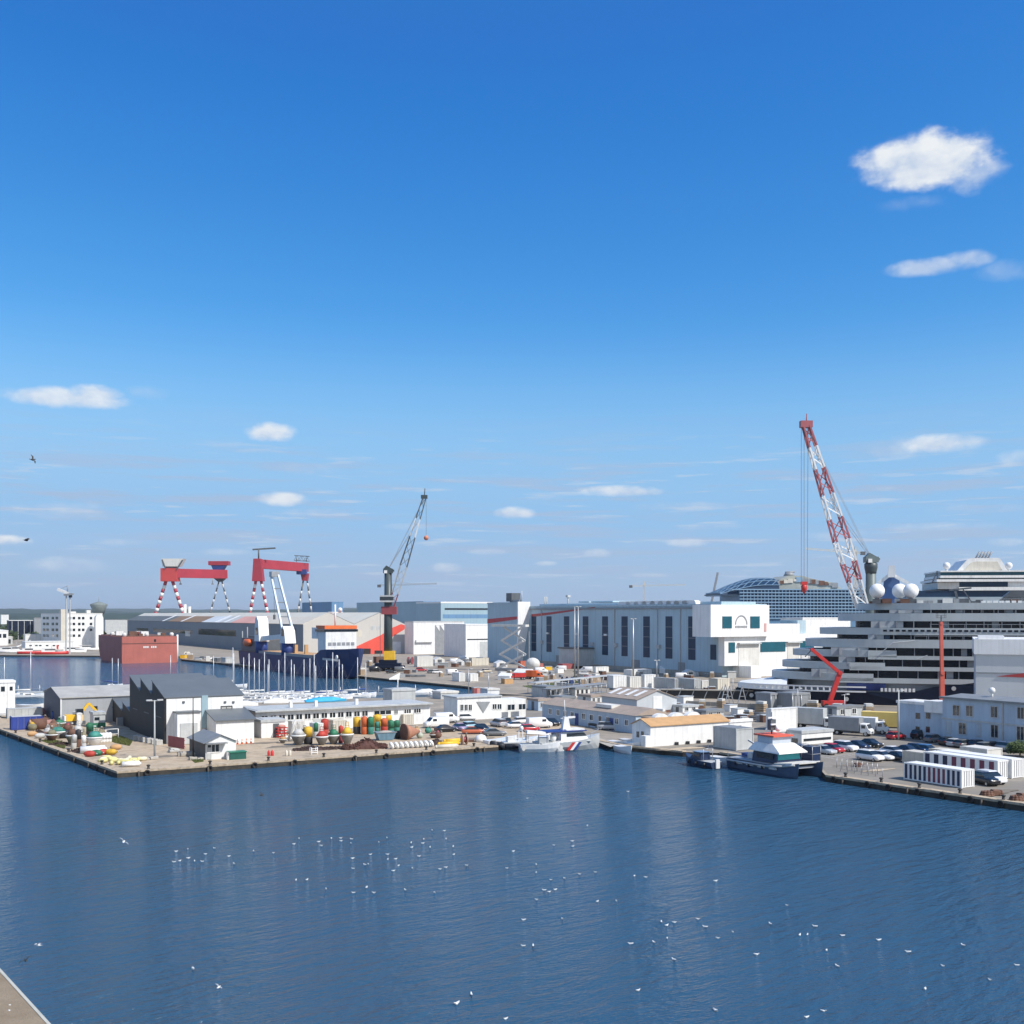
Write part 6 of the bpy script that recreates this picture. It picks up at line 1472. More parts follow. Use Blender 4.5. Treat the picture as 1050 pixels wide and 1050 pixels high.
def stack(name, label, cat, px, py, kind, m, s=1.0, group=None):
    if px < 245: py = min(py, 675.2 + (px-186)*.095)
    p = gp(px, py); t = thing(name, label, cat, p, R(rr.uniform(0, 90)), group)
    if kind == 'pallets':
        for k in range(4): q = MB(); q.box(-.8*s, .8*s, -.6*s, .6*s, k*.32*s+.06, k*.32*s+.3*s); q.build('pallet_tray', m, t)
        q = MB(); q.box(-.7*s, .7*s, -.5*s, .5*s, 1.32*s, 1.7*s); q.build('load', offwhite, t)
    elif kind == 'tent':
        q = MB(); q.prism([(-2.4*s, 0), (2.4*s, 0), (2.4*s, 1.8*s), (0, 3.0*s), (-2.4*s, 1.8*s)], -3*s, 3*s); q.build('canvas', m, t); q = MB(); q.box(-1*s, 1*s, -3.05*s, -2.95*s, 0, 1.8*s); q.build('door', dgrey, t)
    elif kind == 'reel':
        for d in (-.7, .7): q = MB(); q.tube((0, d*s, 1.2*s), (0, (d+.16)*s, 1.2*s), 1.2*s, 1.2*s, 16); q.build('flange', m, t)
        q = MB(); q.tube((0, -.6*s, 1.2*s), (0, .6*s, 1.2*s), .75*s, .75*s, 12); q.build('drum', mgrey, t)
    else:
        q = MB(); q.box(-1.2*s, 1.2*s, -.8*s, .8*s, 0, 1.2*s); q.build('bin_shell', m, t); q = MB(); q.box(-1.26*s, 1.26*s, -.86*s, .86*s, 1.2*s, 1.32*s); q.build('lid', lgrey, t)
    return t
for k, (px, py, kd, m, s, l) in enumerate([(513, 684, 'tent', white, 1, 'white tent roof on the far quay beside the tall bay'), (519, 697, 'tent', white, .8, 'small white tent before the red lorry'), (538, 695, 'tent', white, 1.1, 'long white tent behind the orange tipper'), (573, 690, 'bin', white, 1.4, 'white bin in the yard before the hall'),
    (562, 687, 'bin', yellow, 1.2, 'yellow bin beside the pink red container'), (584, 702, 'reel', blue, 1.1, 'blue cable reel near the yard centre'), (579, 702, 'reel', navy, 1.1, 'dark cable reel next to the blue reel'), (604, 697, 'bin', red, 1.3, 'red bin on the timber trays'), (611, 699, 'pallets', wood, 1.6, 'stack of timber trays with a pale load before the white cabins'),
    (598, 702, 'pallets', wood, 1.3, 'smaller timber tray stack before the walkway'), (571, 703, 'pallets', offwhite, 1.2, 'pale heap of trays near the cable reels'), (520, 701, 'bin', rooftan, 1.4, 'rust red bin by the ramp to the lock'), (492, 694, 'pallets', wood, 1.3, 'timber trays behind the second bulk box'), (455, 684, 'bin', mgrey, 1.5, 'grey bin on the far quay by the white van'),
    (421, 681, 'reel', maroon, 1.4, 'round red winch drum under the white shed canopy'), (436, 677, 'bin', white, 1.8, 'white bin block under the white shed canopy'), (449, 680, 'tent', offwhite, 1.0, 'off white tent before the saw edged shed'), (471, 682, 'tent', white, .9, 'white tent beside the tan timber container'), (188, 675, 'bin', yellow, 1.6, 'yellow bollard like bin at the barge corner'),
    (192, 674, 'reel', cream, 1.3, 'cream cable reel by the red barge corner'), (222, 679, 'bin', dgrey, 1.6, 'dark bin on the quay before the long shed'), (233, 682.5, 'bin', lgrey, 2.0, 'pale grey skip at the stern of the blue ship'), (195, 679, 'pallets', wood, 1.8, 'stack of trays before the long shed wall'), (213, 681, 'pallets', offwhite, 1.4, 'pale trays near the grey skip'),
    (371, 692, 'pallets', wood, 1.6, 'tray stack under the red painted gable'), (366, 689, 'bin', cream, 1.6, 'cream bin under the red painted gable'), (750, 695, 'bin', offwhite, 1.8, 'off white skip under the end block of the hall'), (783, 691, 'pallets', yellow, 1.8, 'yellow timber stack at the foot of the end block'), (793, 691, 'pallets', wood, 1.9, 'brown timber stack at the foot of the end block'),
    (684, 690, 'tent', white, .9, 'small white tent with a peaked top by the hall wall'), (706, 693, 'tent', white, .8, 'white peaked tent next to the grey containers'), (655, 700, 'bin', mgrey, 1.4, 'grey bin between the white cabins'), (702, 722, 'bin', white, 1.6, 'white boat shaped bin beside the dark slipway')]):
    stack({'pallets': 'tray_stack', 'tent': 'tent', 'reel': 'cable_reel', 'bin': 'waste_skip'}[kd], l, {'pallets': 'tray stack', 'tent': 'tent', 'reel': 'cable reel', 'bin': 'skip'}[kd], px, py, kd, m, s)
# dark slot of the drawn slipway and its steel trestles
p = gp(700, 716); t = thing('dry_dock_gate', 'dark steel dock gate with diagonal braces before the bow', 'dock gate', p, R(-12))
q = MB(); q.box(-6, 26, 0, 1.2, 0, 2.2); q.build('gate_plate', black, t)
for k in range(9): q = MB(); q.beam((-5+k*3.6, -.3, 0), (-3.6+k*3.6, -.3, 3.4), .22, .22); q.build('brace', mgrey, t)
q = MB(); q.box(-6, 26, -.5, 1.6, 2.2, 2.45); q.build('gate_walkway', concrete, t)
for (px, py) in ((743, 724), (756, 724), (739, 722)):
    p = gp(px, py); t = thing('mooring_trestle', 'slim steel trestle leaning by the ship bow', 'trestle', p, R(20), 'trestles by the ship bow'); q = MB(); q.beam((0,0,0), (1.4, 0, 5), .18, .18); q.build('leg', steel, t); q = MB(); q.beam((2.8,0,0), (1.4, 0, 5), .18, .18); q.build('leg', steel, t); q = MB(); q.beam((.7,0,2.4), (2.1,0,2.4), .12, .12); q.build('crossbar', steel, t)
for k, (px, py, rx, lx, top, l) in enumerate([(790, 729, 800, 776, 713, 'grey covered scaffold box against the navy hull, first of the two'), (812, 730, 830, 800, 713, 'grey covered scaffold box against the navy hull, second of the two')]):
    t, fr, W, D, h = block('scaffold_box', l, 'scaffold', px, py, rx, lx, top, mgrey, mgrey, D=5)
    for x in (0, W/2, W): q = MB(); q.tube((x, -.15, 0), (x, -.15, h), .1, .1, 6); q.build('scaffold_pole', steel, t)

# crowded yards: many like pieces of gear, built once and copied
def small(kind):
    if kind == 'pallet': t = stack('tray_stack', 'x', 'tray stack', 560, 700, 'pallets', wood, 1.3)
    elif kind == 'crate': t = stack('steel_crate', 'x', 'crate', 560, 700, 'bin', mgrey, 1.0)
    elif kind == 'white': t = stack('white_crate', 'x', 'crate', 560, 700, 'bin', white, 1.1)
    elif kind == 'rust': t = stack('rusty_crate', 'x', 'crate', 560, 700, 'bin', brown, 1.1)
    else:
        t = thing('pipe_bundle', 'x', 'pipe')
        q = MB()
        for k in range(5): q.tube((-3, -.8+k*.4, .2+(k%2)*.3), (3, -.8+k*.4, .2+(k%2)*.3), .19, .19, 8)
        q.build('pipe_grid_lattice', dgrey, t); q = MB(); q.box(-2, -1.8, -1.1, 1.1, 0, .12); q.build('bearer', wood, t)
    return t
SP = {k: small(k) for k in ('pallet', 'crate', 'white', 'rust', 'pipe')}
LB = dict(pallet='timber tray stack standing loose in the crowded yard between basin and hall', crate='grey steel crate standing loose in the crowded yard between basin and hall', white='white crate standing loose in the crowded yard between basin and hall', rust='rusty crate standing loose in the crowded yard between basin and hall', pipe='dark bundle of pipes lying in the crowded yard between basin and hall')
r5 = random.Random(77); fst = set()
def scatter(n, x0, x1, y0, y1):
    for k in range(n):
        kd = r5.choice(['pallet', 'crate', 'white', 'rust', 'pipe', 'white', 'crate']); px = r5.uniform(x0, x1); py = r5.uniform(y0, y1); p = gp(px, py); p.z = .012
        if kd not in fst: fst.add(kd); o = SP[kd]; o.location = p; o.rotation_euler.z = R(r5.uniform(0, 180)); o['label'] = LB[kd]; o['group'] = kd + ' gear in the crowded yard'
        else: dup(SP[kd], p, R(r5.uniform(0, 180)), LB[kd], kd + ' gear in the crowded yard', None, r5.uniform(.7, 1.25))
scatter(16, 372, 500, 677, 686); scatter(10, 410, 475, 688, 695); scatter(26, 505, 625, 686, 701); scatter(14, 630, 740, 692, 697); scatter(14, 640, 735, 709, 712); scatter(10, 555, 640, 703, 709); scatter(9, 700, 845, 724, 731); scatter(12, 655, 740, 724, 737); scatter(10, 745, 790, 733, 741); scatter(8, 625, 690, 737, 740); scatter(7, 850, 905, 728, 735)
# small flat lean-tos and sheds between the lock and the workshop row
for (px, py, rx, lx, top, l, m, rf) in [(552, 729, 566, 541, 719, 'low grey shed at the head of the workshop row, first of three', bluegrey, roofbrown), (576, 726, 590, 565, 716.5, 'low pale shed behind the workshop row, second of three', lgrey, roofgrey), (606, 724, 617, 592, 715, 'low brown roofed shed behind the workshop row, third of three', offwhite, roofbrown),
    (724, 740, 742, 712, 731, 'low grey shed behind the tan roofed one', lgrey, roofgrey), (700, 733, 716, 690, 725.5, 'small white topped shed behind the arched store', white, lgrey), (858, 737, 884, 846, 727, 'pale flat shed behind the lorries by the dock', lgrey, roofgrey)]:
    t, fr, W, D, h = block('yard_shed', l, 'shed', px, py, rx, lx, top, m, rf)
    for j in range(2): window_at(t, 'front', W*(.15+.45*j), W*(.15+.45*j)+min(1.2, W*.2), .9, 2.0, glass, white)
    q = MB(); q.box(-.08, .1, D*.4, D*.4+1.0, 0, 2.1); q.build('door', dgrey, t)
# white lines of the parking bays
for k in range(12):
    a = gp(842 + k*6.2, 776 - k*.95); q = MB(); d = vdir*2.4
    n_ = Vector((-vdir.y, vdir.x, 0))*.06; q.add([a-d-n_, a+d-n_, a+d+n_, a-d+n_], [(0,1,2,3)])
    for i in range(len(q.v)): q.v[i] = (q.v[i][0], q.v[i][1], .024)
    tag(q.build('road_marking', white), kind='structure')
# ---------------------------------------------------------------- buoys and gear on the work quay
rustred = mat('weathered red buoy paint', (.50, .055, .035), .65, .3, .8, streak=.4); buoyyel = mat('weathered yellow buoy paint', (.72, .45, .04), .65, .3, .8, streak=.4)
buoygrn = mat('weathered green buoy paint', (.03, .19, .10), .65, .35, .8, streak=.4); buoyblk = mat('faded black buoy paint', (.03, .03, .034), .6, .25, .8); buoygry = mat('fouled grey buoy hull', (.20, .185, .165), .85, .35, 1.2, streak=.3)
palebuoy = mat('pale grey buoy paint', (.52, .52, .50), .6, .2, .8, streak=.2); mossy = mat('algae stained hull', (.22, .20, .13), .9, .4, 1.2)
teal_b = mat('weathered teal buoy paint', (.05, .25, .20), .65, .35, .8, streak=.4); orange_b = mat('weathered orange buoy paint', (.60, .13, .04), .65, .3, .8, streak=.4)
def buoy(label, px, py, top, w, mt, mh, kind='cone', tilt=0.0, group='navigation buoys laid up on the work quay', rim=white):
    """A navigation buoy standing on its foot: w is its width in the picture, top the row of its top."""
    p = gp(px, py); d = p.y; r = w/F*d/2; h = H - (top-HY)/F*d
    t = thing('navigation_buoy', label, 'buoy', p, R(rr.uniform(0, 90)), group)
    if tilt: t.rotation_euler.x = R(tilt); 
    if kind == 'cone':
        q = MB(); q.lathe([(r*.35, 0), (r*.5, h*.05), (r*.95, h*.34), (r, h*.40)], 18); q.build('float_hull', mh, t)
        q = MB(); q.lathe([(r*1.04, h*.40), (r*1.06, h*.45), (r*1.0, h*.47)], 18); q.build('rim', rim, t)
        q = MB(); q.lathe([(r*.98, h*.47), (r*.55, h*.64), (r*.38, h*.72)], 16); q.build('cone_top', mt, t)
        q = MB()
        for k in range(4):
            a = k*math.pi/2; q.tube((r*.4*math.cos(a), r*.4*math.sin(a), h*.70), (r*.26*math.cos(a), r*.26*math.sin(a), h*.95), .035, .035, 5)
        for z, f in ((.8, .34), (.95, .27)):
            for k in range(8): q.tube((r*f*math.cos(k*.785), r*f*math.sin(k*.785), h*z), (r*f*math.cos((k+1)*.785), r*f*math.sin((k+1)*.785), h*z), .03, .03, 4)
        q.build('cage', mt, t)
        q = MB(); q.lathe([(r*.16, h*.94), (r*.18, h*.99), (.02, h)], 10); q.build('lantern', offwhite, t)
    elif kind == 'pillar':
        q = MB(); q.lathe([(r*.8, 0), (r, .15), (r, h*.42), (r*.97, h*.43)], 14); q.build('lower_drum', mh, t)
        q = MB(); q.lathe([(r*.99, h*.44), (r*.99, h*.9), (r*.8, h*.97)], 14); q.build('upper_drum', mt, t)
        q = MB(); q.lathe([(r*.5, h*.97), (r*.5, h), (.05, h*1.02)], 10); q.build('top_cap', mt, t)
        q = MB(); q.tube((r, 0, h*.2), (r, 0, h*.8), .04, .04, 5); q.build('lifting_bar', steel, t)
    elif kind == 'drum':
        q = MB(); q.tube((-r, 0, r*.75), (r, 0, r*.75), r*.75, r*.75, 16); q.build('float_drum', mh, t)
        for s in (-1, 1): q = MB(); q.lathe([(r*.72, 0), (r*.3, r*.18)], 14, (0,0,0), 0, True, Matrix.Translation((s*r*1.0, 0, r*.75)) @ Matrix.Rotation(R(90*s), 4, 'Y')); q.build('end_cap', mt, t)
    elif kind == 'round':
        q = MB(); q.ball((0, 0, r*.85), (r, r, r*.85), 16, 10); q.build('float_ball', mh, t)
        q = MB(); q.lathe([(r*.6, r*1.42), (r*.4, r*1.75), (.05, h)], 12); q.build('top_cap', mt, t)
    return t
for a in [('grey and white buoy with a broad white rim at the end of the row', 306, 764, 741, 15, palebuoy, buoygry, 'cone'),
    ('yellow over black pillar buoy between the grey buoy and the striped one', 316, 763, 745, 9, buoyyel, buoyblk, 'pillar'),
    ('green and white striped slim buoy behind the red cone buoy', 324, 757, 741, 5, buoygrn, palebuoy, 'pillar'),
    ('red cone buoy with a fouled grey foot in the middle of the row', 330, 764, 744, 13, rustred, buoygry, 'cone'),
    ('tall red pillar buoy standing behind the red cone buoy', 333, 756, 737, 8, rustred, rustred, 'pillar'),
    ('dark green buoy with a white rim and a grey fouled hull', 342, 763, 742, 13, buoygrn, buoygry, 'cone'),
    ('thin red pillar buoy between the green buoy and the yellow one', 349.5, 762, 744, 5, rustred, maroon, 'pillar'),
    ('bright yellow cone buoy with a caged top and grey hull', 356, 763.5, 739, 13, buoyyel, buoygry, 'cone'),
    ('yellow over black pillar buoy at the start of the coloured rank', 366, 752.5, 735, 8, buoyyel, buoyblk, 'pillar'),
    ('tall orange red pillar buoy next to the yellow and black one', 373.5, 753, 734.5, 6.5, orange_b, orange_b, 'pillar'),
    ('tall green pillar buoy between the orange red one and the teal one', 380, 753, 735, 7, buoygrn, teal_b, 'pillar'),
    ('yellow buoy raised behind the green pillar buoys', 375, 744, 728, 8, buoyyel, buoyyel, 'pillar'), ('golden yellow buoy behind the teal pillar buoy', 387, 745, 732.5, 8, buoyyel, buoyyel, 'pillar'),
    ('teal pillar buoy squeezed behind the blue skip', 387, 751, 740, 6, teal_b, teal_b, 'pillar'), ('orange pillar buoy leaning behind the blue skip', 394, 751, 736.5, 7.5, orange_b, rustred, 'pillar'),
    ('yellow buoy top behind the last green buoys', 398, 744, 733, 8, buoyyel, buoyyel, 'pillar'), ('green pillar buoy, nearer of the last two green ones', 401, 753, 738.5, 6.5, buoygrn, buoygrn, 'pillar'), ('green pillar buoy at the far end of the coloured rank', 407, 751, 738.5, 6.5, buoygrn, teal_b, 'pillar'),
    ('yellow buoy, last of those behind the green ones', 403, 743, 734, 6, buoyyel, buoyyel, 'pillar'),
    # old buoys on the left
    ('old brown and ochre drum buoy beside the blue container', 39, 748, 736, 15, rooftan, brown, 'drum'), ('rusty pink drum buoy lying next to the ochre one', 48, 747, 736, 12, brown, mat('pink rust', (.36,.20,.17),.8,.3,1), 'drum'),
    ('old green topped buoy behind the striped white one', 61, 746, 735, 12, buoygrn, mossy, 'cone'), ('white buoy with green panels and a stained keel', 59.5, 757, 741, 17, teal_b, palebuoy, 'cone'),
    ('pale pink cone buoy beside the white and green buoy', 49, 754, 743, 9, palebuoy, mat('pale pink paint', (.52,.36,.32),.7,.2,1), 'cone'), ('rusty caged buoy on white legs in front of the yellow machine', 74, 764, 741, 12, brown, mossy, 'cone'),
    ('tan drum buoy on dark feet beside the rusty caged one', 86, 763, 747, 12, mossy, mat('tan buoy paint', (.40,.28,.19),.8,.3,1), 'round'), ('sea green buoy with a broad white skirt near the works', 97, 765, 744, 17, teal_b, white, 'cone'),
    ('pale round buoy with a green cap beside the blue barrels', 64, 737, 729, 8, buoygrn, palebuoy, 'round'),
    # wrecked gear on the right
    ('pale green ball buoy beside the rust brown cone', 430.5, 757, 747, 7, palebuoy, mat('pale green paint', (.42,.47,.38),.7,.2,1), 'round'), ('small green round buoy behind the pale green ball', 439, 752, 746, 7, buoygrn, teal_b, 'round'),
    ('black drum buoy lying by the rust brown cone', 410, 757, 748, 11, buoyblk, buoyblk, 'drum'), ('small dark red round buoy near the yellow bollards', 449, 757, 748.5, 8, maroon, brown, 'round')]:
    buoy(*a)
p = gp(421, 758); t = thing('iron_cone', 'big rust brown iron cone lying on its side on the work quay', 'iron cone', p, R(35))
q = MB(); q.lathe([(1.5, 0), (1.35, .6), (.15, 3.2)], 16, (0,0,0), 0, True, Matrix.Translation((-1.2, 0, 1.35)) @ Matrix.Rotation(R(90), 4, 'Y')); q.build('cone_shell', mat('bright rust', (.40,.19,.12),.8,.25,.8), t)
q = MB(); q.tube((-1.25, 0, 1.35), (-1.45, 0, 1.35), 1.6, 1.6, 16); q.build('flange', brown, t)
# the rank's pale containers behind the buoys
greybox('white open sided box behind the striped slim buoy', 322, 757, 331, 318, 742, white, 'gear_box', 'box')
greybox('cream gear box with a slot behind the dark green buoy', 342, 750, 355, 331, 739, cream, 'gear_box', 'box')
greybox('off white gear box behind the grey and white buoy', 300, 753, 312, 296, 740, offwhite, 'gear_box', 'box')
greybox('white tank like box behind the green pillar buoys', 414, 744, 424, 404, 733, cream, 'gear_box', 'box')
# blue grey skip
fr = Fr(391, 759.5); t = thing('rubble_skip', 'blue grey rubble skip before the coloured buoys', 'skip', fr.o, R(GA-8))
q = MB(); q.prism([(-.9, 1.5), (-.4, .1), (2.2, .1), (2.8, 1.5)], -.2, 1.9, 'y'); q.build('skip_shell', mat('blue grey skip paint', (.12, .22, .29), .6, .25, .8, streak=.2), t)
q = MB(); q.box(-1.0, 2.9, -.3, -.2, 1.42, 1.55); q.box(-1.0, 2.9, 1.9, 2.0, 1.42, 1.55); q.build('rim', steel, t); q = MB(); q.ball((1, .9, 1.35), (1.5, .9, .4), 10, 6); q.build('rubble_load', concrete, t)
# red frame rack and pale pipe elbow
fr = Fr(285, 757); t = thing('frame_rack', 'red steel frame rack standing alone on the work quay', 'rack', fr.o, R(GA))
for z in (.15, .7, 1.25, 1.8): 
    q = MB(); q.box(0, 1.9, 0, .12, z, z+.12); q.box(0, 1.9, 1.4, 1.52, z, z+.12); q.box(0, .12, .12, 1.4, z, z+.12); q.box(1.78, 1.9, .12, 1.4, z, z+.12); q.build('shelf_frame', red, t)
for x in (.06, 1.84):
    for y in (.06, 1.46): q = MB(); q.tube((x, y, 0), (x, y, 2.0), .07, .07, 6); q.build('post', red, t)
q = MB(); q.ball((.95, .7, 2.1), (.8, .55, .35), 10, 6); q.build('net_load', mat('pink net', (.5,.24,.2),.9,.3,1), t)
def pipe(label, pts, r, m, name='pipe_elbow', cat='pipe'):
    p = gp(*pts[0]); t = thing(name, label, cat, p)
    P = [at(x, y, p.y) - p for x, y in pts]; q = MB(); q.path(P, r, 8); q.build('pipe_run', m, t); q = MB(); q.tube(P[0]-Vector((0,0,-.05)), P[0]+Vector((0,0,.2)), r*1.5, r*1.5, 10); q.build('flange', m, t); return t
pipe('white bent pipe elbow lying before the red frame rack', [(291, 757.5), (292, 756), (295, 755.4), (298, 757), (300, 758)], .22, white)
pipe('pale grey boom leaning over the grey buoy', [(295, 760), (303, 738)], .22, palebuoy, 'lifting_boom', 'boom')
pipe('rust stained plate tube lying before the white elbow', [(298, 760), (304, 762)], .35, buoygry, 'iron_tube', 'tube')
# heaps of chain: countless links, one mass each
def heap(label, px0, px1, py, top, seed, m, n=700):
    r = random.Random(seed); a, b = gp(px0, py), gp(px1, py - (px1-px0)*.04); q = MB(); L_ = (b-a).length; d = (b-a)/L_; nrm = Vector((-d.y, d.x, 0))
    hmax = (py-top)/F*a.y
    for k in range(n):
        u = r.random(); v = r.gauss(0, .33); prof = (0.35+.65*math.sin(u*math.pi)**.7*(.6+.4*math.sin(u*9+seed)))*max(0, 1-abs(v))
        c = a + d*(u*L_) + nrm*(v*1.5+1.2) + Vector((0,0, r.random()**.5*hmax*prof))
        e = Vector((r.gauss(0,1), r.gauss(0,1), r.gauss(0,.5))).normalized(); s = r.uniform(.16, .30)
        q.tube(c-e*s, c+e*s, .09, .09, 5)
    base = [(0, 0)]
    rings = []
    for k in range(13):
        u = k/12; hh = hmax*.75*math.sin(max(.05, min(3.09, u*math.pi)))**.7*(.65+.35*math.sin(u*9+seed)) + .05; w = 1.3*math.sin(max(.1, min(3.04, u*math.pi)))**.5
        c = a + d*(u*L_) + nrm*1.2; rings.append([c + nrm*(w*math.cos(i*math.pi/6)) + Vector((0,0,max(0, hh*math.sin(i*math.pi/6)))) for i in range(7)])
    q.loft(rings, 0, False)
    o = q.build('chain_heap', m); return tag(o, label, 'chain heap', kind='stuff')
heap('long heap of rusty brown mooring chain along the quay edge', 353, 398, 769.5, 757.5, 3, mat('rusty chain', (.10, .045, .035), .9, .5, 1.5), 1100)
heap('flat dark trail of chain by the white ladder frame', 302, 352, 770.5, 766, 5, mat('dark rusty chain', (.065, .04, .035), .9, .5, 1.5), 600)
heap('dark heap of chain behind the yellow bollard floats', 436, 456, 765, 757.5, 8, MATS['dark rusty chain'], 260)
# more of the old gear massed on the left of the work quay
for a in [('dark mossy buoy with a rusted cage beside the pink drum buoy', 53, 760, 744, 12, mossy, brown, 'cone'), ('big rust brown round buoy before the blue barrel', 55, 751, 737, 13, brown, mat('brown rust', (.22,.12,.08),.85,.35,1), 'round'),
    ('black drum buoy on its side in front of the green topped one', 67, 757, 748, 11, buoyblk, buoyblk, 'drum'), ('grey fouled cone buoy leaning behind the rusty caged one', 80, 758, 738, 12, palebuoy, mossy, 'cone'),
    ('dark green pillar buoy behind the sea green buoy', 92, 756, 741, 7, buoygrn, buoyblk, 'pillar'), ('tall black pillar buoy between the tan drum and the caged buoy', 80, 766, 748, 6, buoyblk, brown, 'pillar'),
    ('white and rust pillar buoy under the tan round buoy', 75.5, 768, 753, 5.5, palebuoy, palebuoy, 'pillar'), ('white pillar float beside the dark feet of the tan buoy', 86, 768, 754, 5, white, palebuoy, 'pillar'),
    ('dark brown cone buoy at the corner of the blue container', 46, 742, 733, 10, brown, buoyblk, 'cone'), ('yellow stained round buoy beside the ochre drum', 33, 749, 740, 9, buoyyel, mossy, 'round'),
    ('dark red round buoy behind the white and green buoy', 69, 750, 741, 9, maroon, brown, 'round'), ('olive cone buoy close behind the sea green one', 104, 757, 745, 11, mossy, mossy, 'cone'),
    ('orange brown cone buoy between the red rack and grey boom', 290, 762, 753, 8, rooftan, buoygry, 'cone'), ('dark blue cone buoy behind the yellow over black one', 313, 757, 743, 10, navy, buoygry, 'cone'),
    ('brown round buoy lying against the rust brown cone', 415, 754, 746, 9, brown, brown, 'round'), ('tan cone buoy behind the pale green ball', 427, 752, 744, 9, rooftan, mossy, 'cone'), ('black cone buoy with a rust top beside the round dark red one', 444, 757, 748, 8, brown, buoyblk, 'cone')]:
    buoy(*a, tilt=rr.uniform(-6, 6))
for k, (px, py, w, l) in enumerate([(62, 764, 1.6, 'dark tangle of old chain at the foot of the old buoys'), (82, 771, 1.4, 'dark chain pile below the rusty caged buoy'), (40, 752, 1.3, 'dark chain pile beside the ochre drum buoy'), (70, 742, 1.4, 'dark chain pile below the yellow digger')]):
    p = gp(px, py); q = MB(); r_ = random.Random(40+k)
    for j in range(190):
        a, d_ = r_.uniform(0, 6.28), r_.random()**.6*w; c = p + Vector((math.cos(a)*d_*1.4, math.sin(a)*d_, r_.random()*.7*(1-d_/w)+.08)); e_ = Vector((r_.gauss(0,1), r_.gauss(0,1), r_.gauss(0,.5))).normalized()*.2; q.tube(c-e_, c+e_, .08, .08, 5)
    tag(q.build('chain_heap', MATS['dark rusty chain']), l, 'chain heap', kind='stuff')
# row of white concrete rings
for k in range(9):
    p = gp(401.5+k*5.05, 768.2 - k*.28); t = thing('mooring_ring', 'thick white concrete ring lying in the row at the quay edge', 'concrete ring', p, R(GA+90+rr.uniform(-8, 8)), 'row of white concrete rings')
    q = MB(); M_ = Matrix.Rotation(R(90), 4, 'Y'); rings = []
    for i in range(17):
        a = 2*math.pi*i/16; rings.append([((.43+.22*math.cos(b))*math.cos(a), (.43+.22*math.cos(b))*math.sin(a), .26*math.sin(b)) for b in [x*math.pi/4 for x in range(8)]])
    q.loft(rings, 0, True, False, Matrix.Translation((0,0,.6)) @ Matrix.Rotation(R(70), 4, 'X')); q.build('ring_body', white, t)
    q = MB(); q.cbox((0, 0, .06), (.7, .5, .12)); q.build('skid', buoygry, t)
# yellow bollard floats and white drum
for k, (px, py, ln, m, l) in enumerate([(460, 764.5, 3.6, yellow, 'long yellow mooring float, nearer of the two lying side by side'), (458, 767.5, 3.8, cream, 'pale yellow long float lying nearest the water'), (464, 761.5, 3.0, yellow, 'yellow mooring float lying behind the other yellow one')]):
    p = gp(px, py); t = thing('mooring_float', l, 'float', p, R(GA-4)); q = MB(); q.tube((-ln/2, 0, .38), (ln/2, 0, .38), .36, .36, 12); q.build('float_tube', m, t)
    for s in (-1, 1): q = MB(); q.tube((s*ln/2, 0, .38), (s*(ln/2+.3), 0, .38), .36, .12, 12); q.build('end_cone', m, t)
p = gp(476, 763.5); t = thing('cable_drum', 'tan cable drum at the end of the yellow floats', 'cable drum', p, R(20)); 
for d in (-.45, .35): q = MB(); q.tube((d, 0, .9), (d+.12, 0, .9), .9, .9, 16); q.build('flange', mat('tan drum paint', (.55,.38,.26),.7,.2,1), t)
q = MB(); q.tube((-.4, 0, .9), (.4, 0, .9), .5, .5, 12); q.build('drum', maroon, t)
p = gp(493, 760.5); t = thing('white_dome', 'white domed shell lying beside a dark plate near the quay edge', 'dome', p); q = MB(); q.lathe([(1.05, 0), (1.1, .5), (.8, 1.1), (.05, 1.35)], 14); q.build('shell', white, t); q = MB(); q.box(-2.6, -1.2, -.8, .5, 0, .35); q.build('keel_plate', brown, t)
p = gp(506, 764); t = thing('white_bollard', 'small white bollard box at the edge by the inflatable boat', 'bollard', p); q = MB(); q.box(-.35, .35, -.35, .35, 0, .8); q.build('bollard_post', offwhite, t); q = MB(); q.cbox((0,0,.85), (.9,.9,.12)); q.build('head_plate', offwhite, t)
# white ladder frame over the wall, small red and cream jugs
p = gp(322.5, 773.5); t = thing('dock_ladder', 'white ladder frame rising over the quay wall', 'ladder', p, R(GA))
for s in (-.5, .5): q = MB(); q.tube((s, 0, -1.2), (s, 0, 1.1), .07, .07, 6); q.tube((s, 0, 1.1), (s, .8, 1.1), .06, .06, 6); q.tube((s, .8, 1.1), (s, .8, 0), .06, .06, 6); q.build('side_rail', white, t)
for k in range(7): q = MB(); q.tube((-.5, 0, -1.0+k*.32), (.5, 0, -1.0+k*.32), .05, .05, 5); q.build('rung', white, t)
for px, m, l in ((278, red, 'red striped fuel jug standing at the quay edge'), (296, cream, 'cream striped fuel jug standing at the quay edge')):
    p = gp(px, 775); t = thing('fuel_jug', l, 'jug', p, R(10)); 
    for s in (-.35, .2): q = MB(); q.lathe([(.22, 0), (.24, .1), (.24, .7), (.1, .85), (.08, .95)], 10, (s, 0, 0)); q.build('jug_shell', m, t)
